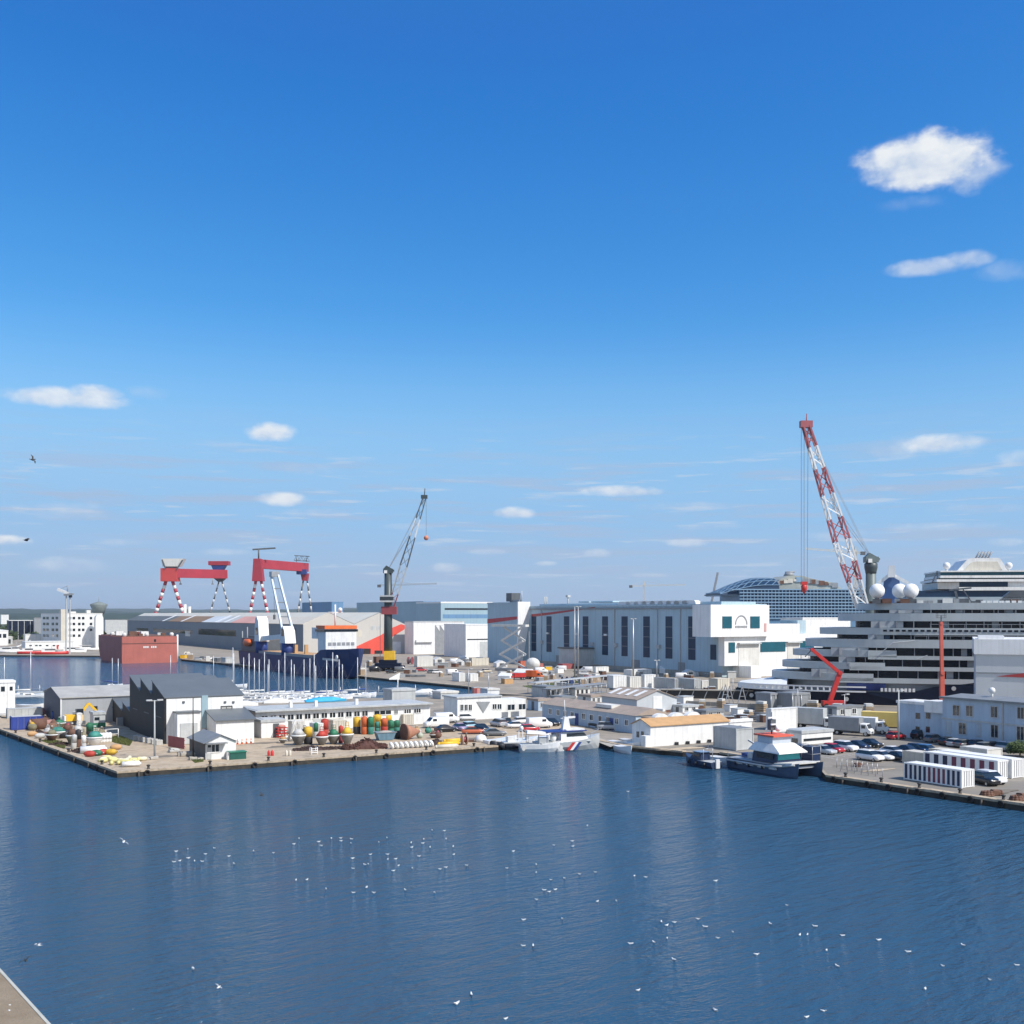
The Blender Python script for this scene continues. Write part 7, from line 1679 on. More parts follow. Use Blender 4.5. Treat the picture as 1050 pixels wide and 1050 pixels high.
# heap of pale yellow floats at the corner: each a float
for k in range(26):
    px = 104 + rr.random()*44; py = 778.5 + rr.random()*6.5 - abs(px-125)*.03
    p = gp(px, min(py, 786)); t = thing('net_float', 'pale yellow oval net float in the heap at the quay corner', 'float', p, R(rr.uniform(0, 180)), 'heap of pale yellow floats')
    q = MB(); q.ball((0, 0, .34), (.75, .34, .34), 10, 7); q.build('float_shell', rr.choice([mat('pale yellow float', (.66, .60, .25), .6, .2, 1), mat('cream float', (.68, .64, .46), .6, .2, 1), MATS['pale yellow float']]), t)
    q = MB(); q.tube((.7, 0, .34), (.85, 0, .34), .09, .07, 6); q.build('lug', steel, t)
for k, (px, py, l, m, s) in enumerate([(134, 786, 'white sack block beside the yellow float heap', white, .8), (95, 772, 'white cylinder float lying by the red and green floats', white, 1.2)]):
    p = gp(px, py); t = thing('white_float', l, 'float', p, R(25)); q = MB(); q.loft([[(x, s*.7*math.cos(a*.785), s*.5+s*.5*math.sin(a*.785)) for a in range(8)] for x in (-s*1.6, s*1.6)]); q.build('float_tube', m, t); q = MB(); q.tube((s*1.6,0,s*.5), (s*1.9,0,s*.5), .3*s, .1, 8); q.build('end_cone', m, t)
for px, py, m, l in ((92, 776, rustred, 'red small float by the white cylinder float'), (99, 775, buoygrn, 'green small float by the white cylinder float'), (106, 774, rustred, 'dark red float before the works, by the green one'), (114, 774, buoyyel, 'yellow float lying nearest the charcoal works'), (119, 769, rooftan, 'tan float beside the path of the works'), (33, 755, rooftan, 'tan float before the ochre drum buoy'), (41, 757, palebuoy, 'pale float before the pink drum buoy')):
    p = gp(px, py); t = thing('round_float', l, 'float', p, R(rr.uniform(0, 90))); q = MB(); q.ball((0,0,.5), (1.0, .55, .5), 12, 8); q.build('float_shell', m, t); q = MB(); q.tube((.95,0,.5), (1.2,0,.5), .12, .1, 6); q.build('lug', steel, t)
for k in range(4):
    p = gp(103 + k*3.2, 761.5 - k*.2); t = thing('white_post', 'short white float post standing in the row before the works', 'post', p, 0, 'white posts before the works'); q = MB(); q.lathe([(.34, 0), (.36, .2), (.36, 1.5), (.2, 1.75)], 12); q.build('post_shell', white, t); q = MB(); q.lathe([(.37, .6), (.38, .8), (.37, .9)], 12); q.build('band', palebuoy, t)
for k in range(6):
    p = gp(140 + k*4.6, 759 + k*1.0); t = thing('concrete_block', 'grey white concrete block in the row along the charcoal wall', 'concrete block', p, R(GA), 'concrete blocks along the charcoal wall'); q = MB(); q.loft([ring8(-.55, .5, 0, .9, .06), ring8(.55, .5, 0, .9, .06)], 0, False); q.build('block_body', mat('pale grey concrete', (.45,.44,.41),.85,.2,1), t); q = MB(); q.tube((-.2,0,.9), (.2,0,1.05), .04, .04, 5); q.build('lifting_eye', steel, t)
for (px, py, w, l, m) in ((190, 775, 1.4, 'heap of rubble stones beside the quayside hut', concrete), (180, 771, 1.0, 'pale stone slabs before the charcoal wall', MATS['pale grey concrete']), (151, 779, 1.0, 'low stone slab by the lamp post', concrete), (203, 779, .9, 'stone block between the dark pole and the hut', concrete)):
    p = gp(px, py); t = thing('stone_heap', l, 'stones', p, R(rr.uniform(0, 60)))
    for k in range(7): q = MB(); x, y, s = rr.uniform(-w, w), rr.uniform(-.6, .6)*w, rr.uniform(.3, .65)*w; q.loft([ring8(x-s, s*.7, 0, s*rr.uniform(.6, 1.1), .1), ring8(x+s, s*.6, 0, s*.8, .1)], 0, False, True, Matrix.Translation((0, y, 0))); q.build('stone', m, t)
fr = Fr(172.5, 766); t = thing('red_fence', 'dull red board fence beside the white front of the works', 'fence', fr.o, R(GA-75)); 
for k in range(10): q = MB(); q.box(k*.55, k*.55+.5, -.03, .03, .1, 2.0); q.build('board', maroon, t)
q = MB(); q.box(0, 5.5, .03, .09, .5, .62); q.box(0, 5.5, .03, .09, 1.5, 1.62); q.build('rail', maroon, t)
# left end: blue container, yellow machine, cabins and boats
boxbody('shipping_container', 'bright blue container with an open front beside the old buoys', 'container', 12, 749, 44, 4, 735.5, mat('bright blue container', (.03, .06, .30), .5, .15, .5, streak=.1), True, None, W_=5.6, L_=2.5, roofm=palebuoy)
boxbody('shipping_container', 'low grey container behind the blue one at the basin side', 'container', 8, 737, 30, 4, 727, lgrey, True, None, W_=7.0, L_=2.5)
p = gp(40, 733); t = thing('orange_heap', 'orange red heap of netting behind the blue container', 'net heap', p, R(20)); q = MB(); q.ball((0,0,.2), (2.6, 1.6, 1.5), 12, 7); q.build('net_bundle', mat('orange red netting', (.45,.12,.05),.9,.4,1.5), t); q = MB(); q.ball((-2.4,0,.1), (1.3, 1.1, .9), 10, 6); q.build('net_roll', brown, t)
p = gp(30, 733); t = thing('white_sack', 'white square sack next to the orange red netting', 'sack', p, R(20)); q = MB(); q.loft([ring8(-.8, .8, 0, 1.3, .2), ring8(.8, .75, 0, 1.2, .2)]); q.build('sack_body', white, t); q = MB(); q.tube((-.5,0,1.2), (.5,0,1.2), .08, .08, 5); q.build('sack_loop', white, t)
p = gp(57, 738); t = thing('barrel_group', 'dark blue barrel leaning by the dark end wall', 'barrel', p); q = MB(); q.lathe([(.75, 0), (.8, .9), (.75, 1.8)], 14); q.build('barrel_shell', blue, t); q = MB(); q.lathe([(.76, 1.8), (.7, 1.9)], 14); q.build('lid', navy, t); t.name = 'blue_barrel'
fr = Fr(76, 743); t = thing('yellow_digger', 'yellow digger with a white counterweight between the shed and the buoys', 'digger', fr.o, R(35))
q = MB(); q.box(-2.0, 2.0, -1.3, -.7, 0, .8); q.box(-2.0, 2.0, .7, 1.3, 0, .8); q.build('track', dgrey, t); q = MB(); q.box(-1.8, 1.6, -1.2, 1.2, .85, 2.1); q.build('engine_house', yellow, t); q = MB(); q.box(.2, 1.6, -1.15, -.1, 2.1, 3.3); q.build('cab', glass, t)
q = MB(); q.beam((1.2, .4, 2.0), (3.0, .4, 4.3), .4, .5); q.beam((3.0, .4, 4.3), (4.6, .4, 2.6), .35, .45); q.build('arm', yellow, t); q = MB(); q.prism([(4.3, 2.7), (5.1, 2.5), (4.9, 1.6), (4.3, 1.7)], 0, .9); q.build('bucket', mgrey, t); q = MB(); q.box(-2.2, -1.85, -1.2, 1.2, .9, 2.0); q.build('counterweight', white, t)
boxbody('gear_box', 'plain white gear box below the yellow digger', 'box', 79.5, 744, 84, 75, 731.5, white, False, None, corr=False)
t, fr, W, D, h = block('green_cabin', 'pale cabin with a green foot between the grey shed and charcoal wing', 'cabin', 96, 746, 108, 88, 733, lgrey, lgrey, D=4)
window(t, fr, 97, 735.5, 102, 738.5); q = MB(); q.box(-.08, W+.05, -.08, .0, 0, .9); q.build('plinth', buoygrn, t)
p = gp(108.5, 758); t = thing('white_gate', 'white tubular gate frame by the charcoal wing', 'gate', p, R(GA)); q = MB(); q.path([(0,0,0), (0,0,1.8), (2.2,0,1.8), (2.2,0,0)], .08, 6); q.build('gate_frame', white, t); q = MB(); q.tube((0,0,.9), (2.2,0,.9), .05, .05, 5); q.build('crossbar', white, t)
# grass at the quay edge and along the charcoal wall
grassm = mat('rough grass', (.11, .13, .035), .9, .4, 1.2)
def grass(pts, n, seed):
    r = random.Random(seed); q = MB(); P = [gp(*x) for x in pts]
    c = sum(P, Vector())/len(P)
    for k in range(n):
        i = r.randrange(len(P)); a, b = P[i], P[(i+1) % len(P)]; u, v = r.random(), r.random()**.5; p = c.lerp(a.lerp(b, u), v)
        w, h = r.uniform(.03, .08), r.uniform(.1, .38); th = r.uniform(0, 3.14); d = Vector((math.cos(th), math.sin(th), 0)); l = Vector((r.uniform(-.12,.12), r.uniform(-.12,.12), 0))
        q.add([p-d*w+Vector((0,0,.01)), p+d*w+Vector((0,0,.01)), p+l+Vector((0,0,h))], [(0,1,2)])
    q.add([(x.x, x.y, .03) for x in P], [tuple(range(len(P)))])
    return tag(q.build('grass', grassm), kind='stuff')
grass([(42, 760), (52, 757.5), (68, 762.5), (66, 768), (55, 765)], 2500, 1); grass([(106, 757), (122, 754.5), (136, 760), (133, 765), (118, 762)], 2500, 2); grass([(196, 779), (206, 776.5), (209, 781), (200, 782.5)], 900, 3); grass([(535, 703.5), (590, 698), (600, 699.5), (545, 706)], 1500, 4)
# round green bush at the car park
p = gp(1046, 776); t = thing('green_bush', 'round green bush at the corner of the car park by the office', 'bush', p)
q = MB(); r = random.Random(9)
for k in range(2600):
    th, z = r.uniform(0, 6.28), r.uniform(-.5, 1); ra = r.uniform(.55, 1.05)*(1+.18*math.sin(th*3+z*4)); c = Vector((1.9*ra*math.cos(th)*math.sqrt(max(0,1-z*z)), 1.9*ra*math.sin(th)*math.sqrt(max(0,1-z*z)), 1.25+1.6*ra*z*.8))
    a = Vector((r.gauss(0,1), r.gauss(0,1), r.gauss(0,1))).normalized()*r.uniform(.09,.17); b = a.orthogonal()*.7; q.add([c-a, c+b, c+a, c-b], [(0,1,2,3)])
q.build('foliage', mat('bush leaves', (.06, .10, .025), .7, .5, 1.2), t); q = MB(); q.tube((0,0,0), (0,0,1.2), .16, .1, 7); q.build('trunk', wood, t)
for (px, py, s, l) in ((1000, 818, 1.0, 'rusty coil of chain and blocks lying on the quay edge'), (1012, 817, .8, 'tan concrete sinker beside the rusty coil on the quay edge'), (1030, 823, 1.1, 'dark rusty anchor lying on the quay edge'), (868, 787.5, .7, 'small brown heap near the railing by the car park')):
    p = gp(px, py) + vdir*0 + Vector((2.0, 1.2, 0)); t = thing('quay_gear', l, 'quay gear', p, R(rr.uniform(0, 90)))
    q = MB()
    for k in range(3): q.path([((s*(.9-.1*k))*math.cos(a*.6), (s*(.9-.1*k))*math.sin(a*.6)*.7, .15+.2*k) for a in range(12)], .13*s, 6)
    q.build('coil', brown, t); q = MB(); q.loft([ring8(-.5*s, .4*s, 0, .8*s), ring8(.5*s, .4*s, 0, .7*s)], 0, False, True, Matrix.Translation((1.3*s, .2, 0))); q.build('sinker', rooftan if 'tan' in l else brown, t)
# ---------------------------------------------------------------- boats
def hull(mb, L_, B, fb, mi=0, bowrise=.5, tran=.8, dr=.35, n=10):
    rings = []
    for k in range(n+1):
        u = k/n; x = -L_/2 + L_*u
        w = B/2*(tran + (1-tran)*min(1, u/.35))*(1 if u < .55 else max(.02, 1-((u-.55)/.45)**2.1)); z = fb + bowrise*max(0, (u-.3)/.7)**2
        ww = w*(.82 if u < .6 else .82*(1-.55*(u-.6)/.4)); xs = x - (u > .85)*(u-.85)*L_*.12
        rings.append([(x, -w, z), (x, -(w*.6+ww*.4), z*.45), (xs, -ww*.85, -.02), (xs, -ww*.3, -dr), (xs, ww*.3, -dr), (xs, ww*.85, -.02), (x, w*.6+ww*.4, z*.45), (x, w, z)])
    return mb.loft(rings, mi, False)
hullw = mat('white gelcoat', (.80, .80, .79), .25, .05, .5, streak=.06); antif = mat('dark boot stripe', (.02, .03, .07), .4, .2, 1); canvas = mat('blue sail cover', (.03, .07, .22), .8, .2, 1); sailw = mat('white sail cover', (.66, .66, .64), .85, .1, 1); teak = mat('teak deck', (.36, .27, .18), .8, .2, 1)
def sailboat(L_=9.0, cover=canvas, mh=11.5):
    t = thing('sailing_yacht', 'x', 'sailing boat')
    q = MB(); hull(q, L_, L_*.32, 1.0, 0, .45, .7); q.build('hull', hullw, t)
    q = MB(); q.box(-L_*.47, L_*.2, -L_*.145, L_*.145, .99, 1.03); q.build('deck', offwhite, t)
    q = MB(); q.loft([[(-L_*.1, -L_*.10, 1.0), (L_*.2, -L_*.06, 1.05), (L_*.2, L_*.06, 1.05), (-L_*.1, L_*.10, 1.0)], [(-L_*.09, -L_*.085, 1.5), (L_*.12, -L_*.05, 1.4), (L_*.12, L_*.05, 1.4), (-L_*.09, L_*.085, 1.5)]], 0, False); o = q.build('cabin', hullw, t)
    q = MB(); q.box(-L_*.05, L_*.1, -L_*.098, L_*.098, 1.18, 1.32); q.build('window', glass, o)
    q = MB(); q.tube((L_*.08, 0, 1.0), (L_*.08, 0, mh), .12, .10, 7); q.build('mast', mat('anodised mast', (.62, .64, .66), .35, .08, 1, metal=.3), t)
    q = MB(); q.tube((L_*.08, 0, 2.3), (-L_*.36, 0, 2.2), .06, .05, 6); q.build('boom', MATS['anodised mast'], t)
    q = MB(); q.loft([[(x, r*math.cos(a*1.047), 2.4+r*1.2*math.sin(a*1.047)) for a in range(6)] for x, r in ((L_*.07, .22), (-L_*.1, .2), (-L_*.35, .1))]); q.build('sail_cover', cover, t)
    q = MB()
    for a, b in (((L_*.08, 0, mh), (L_*.5, 0, 1.5)), ((L_*.08, 0, mh), (-L_*.48, 0, 1.1)), ((L_*.08, 0, mh*.93), (L_*.05, -L_*.15, 1.05)), ((L_*.08, 0, mh*.93), (L_*.05, L_*.15, 1.05))): q.tube(a, b, .011, .011, 3)
    q.tube((L_*.08, -.8, mh*.6), (L_*.08, .8, mh*.6), .03, .03, 4); q.build('rigging', steel, t)
    return t
YP = [sailboat(9.5, sailw, 11.6), sailboat(11, sailw, 13.2), sailboat(8, canvas, 9.8)]
first = [True]*3
def yacht(k, px, py, rz, label, group='sailing yachts packed in the marina'):
    p = gp(px, py, WZ); p.z = WZ
    if first[k]: first[k] = False; o = YP[k]; o.location = p; o.rotation_euler.z = rz; o['label'] = label; o['group'] = group; return o
    return dup(YP[k], p, rz, label, group)
yl = ['white sailing yacht with a tall bare mast packed in the marina behind the quay store']
r = random.Random(4)
ML = [(243, 719, 1), (247, 716, 0), (252, 720, 1), (258, 717, 0), (263, 720, 0), (268, 716.5, 1), (273, 720, 0), (277, 717, 2), (283, 721, 0), (289, 718, 1), (296, 720.5, 0), (304, 717, 2), (309, 720, 0), (315, 718, 0), (319, 721, 1), (326, 719, 2), (332, 721, 0), (338, 717.5, 1), (345, 720, 0), (349, 717, 2)]
for i, (px, py, k) in enumerate(ML): yacht(k, px, py, R(r.choice([GA, GA+180, GA, 10]) + r.uniform(-6, 6)), yl[0])
for px, py, k, l in ((364, 716, 0, 'sailing yacht moored alone past the blue covered boat'), (373, 715, 2, 'small sailing yacht moored beside the grey pontoon'), (236, 706, 1, 'sailing yacht alone off the stern of the blue ship'), (113, 706, 2, 'small sailing yacht with a tilted mast beyond the grey boat shed, first of two'), (119, 707, 2, 'small sailing yacht beyond the grey boat shed, nearer the sawtooth roof'), (28, 716, 1, 'sailing yacht with a tall pale yellow mast at the left end of the basin'), (1.5, 716, 0, 'sailing yacht at the very edge of the basin behind the white vessel'), (173, 701, 2, 'small sailing yacht beyond the roof of the charcoal works'), (217, 702, 2, 'small sailing yacht beyond the far corner of the charcoal roof')):
    yacht(k, px, py, R(GA+rr.uniform(-10, 10)), l, 'yachts moored around the basin')
def motorboat(label, px, py, rz, L_=7.0, mh=None, cab=None, tower=False, group='motor boats around the basin', z=WZ, cover=None):
    p = gp(px, py, z); p.z = z; t = thing('motor_boat', label, 'motor boat', p, rz, group)
    q = MB(); hull(q, L_, L_*.36, 1.0, 0, .5); q.build('hull', mh or hullw, t)
    if cover is not None:
        q = MB(); q.loft([[(x, -w, 1.0+.35*(x > 0)*x/L_*2), (x, -w*.5, 1.0+h_), (x, 0, 1.1+h_), (x, w*.5, 1.0+h_), (x, w, 1.0+.35*(x > 0)*x/L_*2)] for x, w, h_ in ((-L_*.5, L_*.15, .3), (-L_*.2, L_*.18, .9), (L_*.15, L_*.17, 1.0), (L_*.46, .1, .35))], 0, False); q.build('cover', cover, t)
    return t
    q = MB(); q.loft([[(-L_*.18, -L_*.13, 1.0), (L_*.25, -L_*.09, 1.2), (L_*.25, L_*.09, 1.2), (-L_*.18, L_*.13, 1.0)], [(-L_*.16, -L_*.11, 2.3), (L_*.1, -L_*.085, 2.3), (L_*.1, L_*.085, 2.3), (-L_*.16, L_*.11, 2.3)]], 0, False); o = q.build('cabin', cab or hullw, t)
    q = MB(); q.loft([[(-L_*.12, -L_*.128, 1.65), (L_*.19, -L_*.10, 1.65), (L_*.19, L_*.10, 1.65), (-L_*.12, L_*.128, 1.65)], [(-L_*.12, -L_*.12, 2.12), (L_*.142, -L_*.09, 2.12), (L_*.142, L_*.09, 2.12), (-L_*.12, L_*.12, 2.12)]], 0, False); q.build('window', glass, o)
    q = MB(); q.box(-L_*.22, L_*.14, -L_*.125, L_*.125, 2.3, 2.4); q.build('cabin_roof', hullw, t)
    q = MB(); q.path([(L_*.15, -L_*.15, 1.3), (L_*.15, -L_*.15, 1.8), (L_*.48, 0, 2.1), (L_*.15, L_*.15, 1.8), (L_*.15, L_*.15, 1.3)], .03, 5); q.build('pulpit_rail', steel, t)
    q = MB(); q.box(-L_*.53, -L_*.46, -.25, .25, .3, 1.35); q.build('outboard', dgrey, t)
    return t
for i, (px, py, a, L_, kw, l) in enumerate([(290, 713, 25, 9, {}, 'white motor cruiser with a flying bridge among the yacht masts'), (300, 722, 28, 8, {}, 'white motor boat nearest the quay store roof in the marina'), (271, 723, 20, 8.5, {}, 'long white covered boat at the near end of the marina'), (313, 723, 25, 7, {}, 'small white motor boat beside the blue covered boat'),
    (334, 722.5, 20, 11, dict(mh=mat('bright cyan hull', (.05, .36, .58), .4, .1, 1), cover=mat('cyan tarpaulin', (.04, .38, .62), .6, .15, 1)), 'boat under a bright cyan cover in the marina'), (284, 724, 20, 7, dict(cover=sailw), 'boat under a white cover at the end of the marina'), (342, 712.5, 200, 8, {}, 'white motor boat with a cabin beyond the cyan cover'),
    (325, 714, 20, 7, {}, 'white cuddy boat between the masts beyond the cyan cover'), (248, 727, 15, 8, dict(cover=sailw), 'pale covered boat tucked behind the charcoal works')]): motorboat(l, px, py, R(a), L_, **kw)
motorboat('white cabin cruiser moored at the left end of the basin', 10, 735, R(20), 9, z=-.2); motorboat('white boat with a dark tinted cabin beside the grey boat shed', 32, 727, R(-20), 7.5, cab=hullw, z=.0)
motorboat('slim white dinghy crossing the canal before the grey pontoon', 437, 713.5, R(10), 6.5, cover=sailw); motorboat('white rigid dinghy by the canal near the lock', 453, 714, R(14), 7, cover=sailw)
t, fr, W, D, h = block('white_vessel_house', 'white deckhouse of a vessel cut by the edge of the basin', 'vessel', -6, 731, 15.5, -14, 700.5, white, white, D=6)
window(t, fr, 1, 704, 5, 709); window(t, fr, 10, 704, 13, 708); q = MB(); q.box(fr.x(7.3), fr.x(7.6), -.06, .05, 0, h); q.build('downpipe', lgrey, t)
# grey pontoons and canal bits
def pontoon(label, a, b, w, m, rail=True):
    p, e = gp(*a, WZ), gp(*b, WZ); d = e-p; t = thing('pontoon', label, 'pontoon', (p.x, p.y, WZ), math.atan2(d.y, d.x)); L_ = d.length
    q = MB(); q.box(0, L_, -w/2, w/2, -.3, .5); q.build('float_deck', m, t)
    for k in range(int(L_/6)+1): q = MB(); q.tube((k*6, w/2+.2, -1), (k*6, w/2+.2, 2.4), .14, .14, 8); q.build('guide_pile', steel, t)
    if rail: q = MB(); q.box(0, L_, -w/2, -w/2+.05, 1.4, 1.46); q.build('handrail', steel, t)
    return t
pontoon('long blue grey pontoon in the basin behind the quay store', (352, 713.5), (432, 710.5), 4.5, mat('blue grey decking', (.16, .20, .24), .7, .2, .5))
pontoon('white and grey marina pontoon below the packed yachts', (246, 723.5), (350, 719.8), 2.2, lgrey)
pontoon('pale pontoon with rails at the left end of the basin', (18, 711), (45, 710.5), 2.0, lgrey)
for (px, py, rx, lx, top, l, m) in ((500, 712.5, 512, 490, 708, 'white flat barge roof before the lock', white), (452, 717, 470, 445, 711, 'grey white flat shed roof behind the pavilion', lgrey)):
    block('flat_shed', l, 'shed', px, py, rx, lx, top, m, offwhite, D=5)
p = gp(488, 713); t = thing('junction_box', 'salmon red junction box beside the canal lamp post', 'junction box', p, R(GA)); q = MB(); q.box(-1, 1, -.7, .7, 0, 2.2); q.build('cabinet', mat('salmon cabinet', (.55, .25, .2), .6, .1, 1), t); q = MB(); q.box(-1.1, 1.1, -.8, .8, 2.2, 2.35); q.build('cabinet_cap', lgrey, t); q = MB(); q.box(-.9, 0, -.76, -.7, .2, 2.0); q.build('door', maroon, t)

# customs style patrol boat with a blue roof
p0 = gp(583, 768.5, WZ); t = thing('patrol_boat', 'grey white patrol boat with slanted red white and blue stripes and blue roof', 'patrol boat', (p0.x, p0.y, WZ), R(24)); t.scale = (1.12, 1.2, 1.25)
gh = mat('pale grey hull paint', (.50, .52, .52), .4, .08, .5, streak=.08)
q = MB(); hull(q, 11.0, 3.7, 1.25, 0, .85, .9); q.build('hull', gh, t)
ux = [(-1.3, red), (-.75, white), (-.2, blue)]
for x, m in ux:
    q = MB(); q.loft([[(x, -1.87, .12), (x+.5, -1.87, .12), (x+.5, -1.6, .12), (x, -1.6, .12)], [(x+1.0, -1.90, 1.2), (x+1.5, -1.90, 1.2), (x+1.5, -1.6, 1.2), (x+1.0, -1.6, 1.2)]], 0, False); q.build('slanted_stripe', m, t)
q = MB(); q.box(-5.0, 3.2, -1.6, 1.6, 1.24, 1.3); q.build('deck', lgrey, t)
q = MB(); q.loft([[(-2.0, -1.35, 1.25), (3.0, -1.2, 1.4), (3.0, 1.2, 1.4), (-2.0, 1.35, 1.25)], [(-2.0, -1.25, 2.6), (2.0, -1.1, 2.6), (2.0, 1.1, 2.6), (-2.0, 1.25, 2.6)]], 0, False); o = q.build('cabin', white, t)
q = MB(); q.loft([[(-1.0+k*0, -1.30, 1.95), (2.55, -1.17, 1.95), (2.55, 1.17, 1.95), (-1.0, 1.30, 1.95)] if k == 0 else [(-1.0, -1.27, 2.4), (2.2, -1.13, 2.4), (2.2, 1.13, 2.4), (-1.0, 1.27, 2.4)] for k in (0, 1)], 0, False); q.build('window', glass, o)
q = MB(); q.box(-4.6, 2.4, -1.5, 1.5, 2.66, 2.8); q.build('cabin_roof', blue, t)
q = MB(); q.box(-1.0, 2.2, -1.2, 1.2, 2.8, 2.95); q.build('roof_panel', white, t)
for x in (-4.5, -2.2): 
    for y in (-1.4, 1.4): q = MB(); q.tube((x, y, 1.25), (x, y, 2.66), .06, .06, 6); q.build('roof_post', blue, t)
q = MB(); q.prism([(-1.2, 2.8), (.2, 2.8), (-.2, 4.6), (-.9, 4.6)], -.35, .35); q.tube((-.6, 0, 4.6), (-.75, 0, 7.0), .07, .05, 6); q.tube((-1.4, 0, 4.4), (.7, 0, 4.4), .09, .09, 6); q.cbox((.5, 0, 4.55), (1.2, .3, .25)); q.build('mast', white, t)
q = MB(); q.ball((-3.0, -.6, 1.9), (.55, .45, .65), 10, 8); q.build('life_raft', white, t)
q = MB(); q.path([(3.0, -1.4, 1.5), (3.2, -1.3, 2.3), (5.2, -.3, 2.7), (5.5, 0, 2.75), (5.2, .3, 2.7), (3.2, 1.3, 2.3), (3.0, 1.4, 1.5)], .035, 5); q.build('pulpit_rail', steel, t)
p0 = gp(556, 770.5, WZ); t = thing('white_launch', 'white open launch with a covered wheelhouse moored before the patrol boat', 'launch', (p0.x, p0.y, WZ), R(8)); t.scale = (1.1, 1.3, 1.4)
q = MB(); hull(q, 7.2, 2.6, .95, 0, .5); q.build('hull', hullw, t); q = MB(); q.box(-3.3, 1.6, -1.0, 1.0, .93, .98); q.build('deck', lgrey, t)
q = MB(); q.loft([[(-2.6, -.9, 2.3), (1.3, -.85, 2.1), (1.3, .85, 2.1), (-2.6, .9, 2.3)], [(-2.5, -.7, 2.65), (1.1, -.65, 2.4), (1.1, .65, 2.4), (-2.5, .7, 2.65)]], 0, False); q.build('canopy', sailw, t)
q = MB(); q.box(-.6, .9, -.75, .75, .98, 1.7); q.build('console', lgrey, t)
for x in (-2.4, 1.1):
    for y in (-.85, .85): q = MB(); q.tube((x, y, .95), (x, y, 2.3), .04, .04, 5); q.build('canopy_post', steel, t)
for x in (-3.2, 2.8): q = MB(); q.tube((x, -1.15 if x < 0 else -.9, .55), (x+.01, -1.3 if x < 0 else -1.0, .55), .3, .3, 10); q.build('fender', offwhite, t)
p0 = gp(523, 768, WZ); t = thing('inflatable_boat', 'black and grey inflatable boat with a white console at the end of the moored boats', 'inflatable boat', (p0.x, p0.y, WZ), R(200)); t.scale = (1.2, 1.4, 1.5)
q = MB()
for s in (-1, 1): q.path([(-2.6, s*.95, .4), (1.2, s*.95, .45), (2.2, s*.6, .6), (2.9, 0, .75)], .33, 10)
q.build('tube', mat('black inflatable tube', (.025, .028, .035), .6, .2, 1), t); q = MB(); q.box(-2.5, 1.6, -.7, .7, .25, .38); q.build('floor_deck', lgrey, t)
q = MB(); q.box(-.6, .5, -.45, .45, .38, 1.5); q.build('console', white, t); q = MB(); q.path([(-1.6, -.7, .4), (-1.7, -.7, 2.1), (-1.7, .7, 2.1), (-1.6, .7, .4)], .06, 6); q.build('radar_arch', white, t); q = MB(); q.box(-2.9, -2.5, -.3, .3, .2, 1.5); q.build('outboard', lgrey, t); q = MB(); q.ball((-1.7, .2, 2.4), .32, 10, 7); q.build('radar_dome', white, t)
motorboat('small white cabin boat moored behind the launch canopy', 536, 763, R(15), 6.0)
motorboat('white outboard boat tied up by the corner of the tan roofed shed, outer one', 640, 771.5, R(-70), 5.6); motorboat('white outboard boat tied up by the corner of the tan roofed shed, inner one', 634, 766, R(-60), 5.4); motorboat('small white boat with a steel arch nearest the quay corner', 645, 764, R(-65), 5.0)
for px, py, a, L_, s_, l in ((514, 766, 28, 6.2, 1.35, 'bulky white cabin boat at the left end of the moored group'), (532, 767.5, 15, 6.0, 1.3, 'white cabin boat between the inflatable and the launch'), (548, 764, 20, 6.5, 1.2, 'white cabin boat behind the launch with its bow to the patrol boat'), (649, 768.5, -68, 5.2, 1.1, 'white open boat closest to the meter box of the tan roofed shed')):
    motorboat(l, px, py, R(a), L_).scale = (1, s_, s_)
# quay slip at the corner
p = gp(612, 760.5); sheet('slipway', [gp(608, 759), gp(614, 756.5), gp(634, 763), gp(626, 766)], concrete, .02)

# blue workboat and the catamaran
def fenders_on(t, pts):
    for a in pts: q = MB(); q.tube(Vector(a)+Vector((0,0,-.25)), Vector(a)+Vector((0,0,.25)), .18, .18, 8); q.build('fender', black, t)
p0 = gp(719, 785.5, WZ); t = thing('blue_workboat', 'small navy blue workboat with a dark cabin and its bow to the shed', 'workboat', (p0.x, p0.y, WZ), R(GA+88))
q = MB(); hull(q, 7.6, 2.6, 1.0, 0, .7, .9); q.build('hull', mat('slate blue hull', (.03, .05, .10), .4, .15, .8), t)
q = MB(); q.box(-3.6, 1.2, -1.1, 1.1, .99, 1.04); q.build('deck', lgrey, t)
q = MB(); q.loft([[(-1.1, -.98, 1.0), (1.8, -.8, 1.2), (1.8, .8, 1.2), (-1.1, .98, 1.0)], [(-1.0, -.85, 2.2), (.9, -.7, 2.25), (.9, .7, 2.25), (-1.0, .85, 2.2)]], 0, False); o = q.build('cabin', mat('dark blue cabin paint', (.02, .035, .08), .4, .15, 1), t)
q = MB(); q.loft([[(-.8, -.945, 1.6), (1.45, -.79, 1.6), (1.45, .79, 1.6), (-.8, .945, 1.6)], [(-.8, -.885, 2.05), (1.1, -.74, 2.05), (1.1, .74, 2.05), (-.8, .885, 2.05)]], 0, False); q.build('window', glass, o)
q = MB(); q.box(-1.2, 1.0, -.95, .95, 2.24, 2.34); q.build('cabin_roof', mat('steel blue roof', (.22, .30, .40), .5, .1, 1), t)
q = MB(); q.path([(-1.6, -.9, 1.0), (-1.7, -.9, 2.9), (-1.7, .9, 2.9), (-1.6, .9, 1.0)], .06, 6); q.tube((-1.7, 0, 2.9), (-1.7, 0, 4.0), .04, .04, 5); q.build('radar_arch', steel, t)
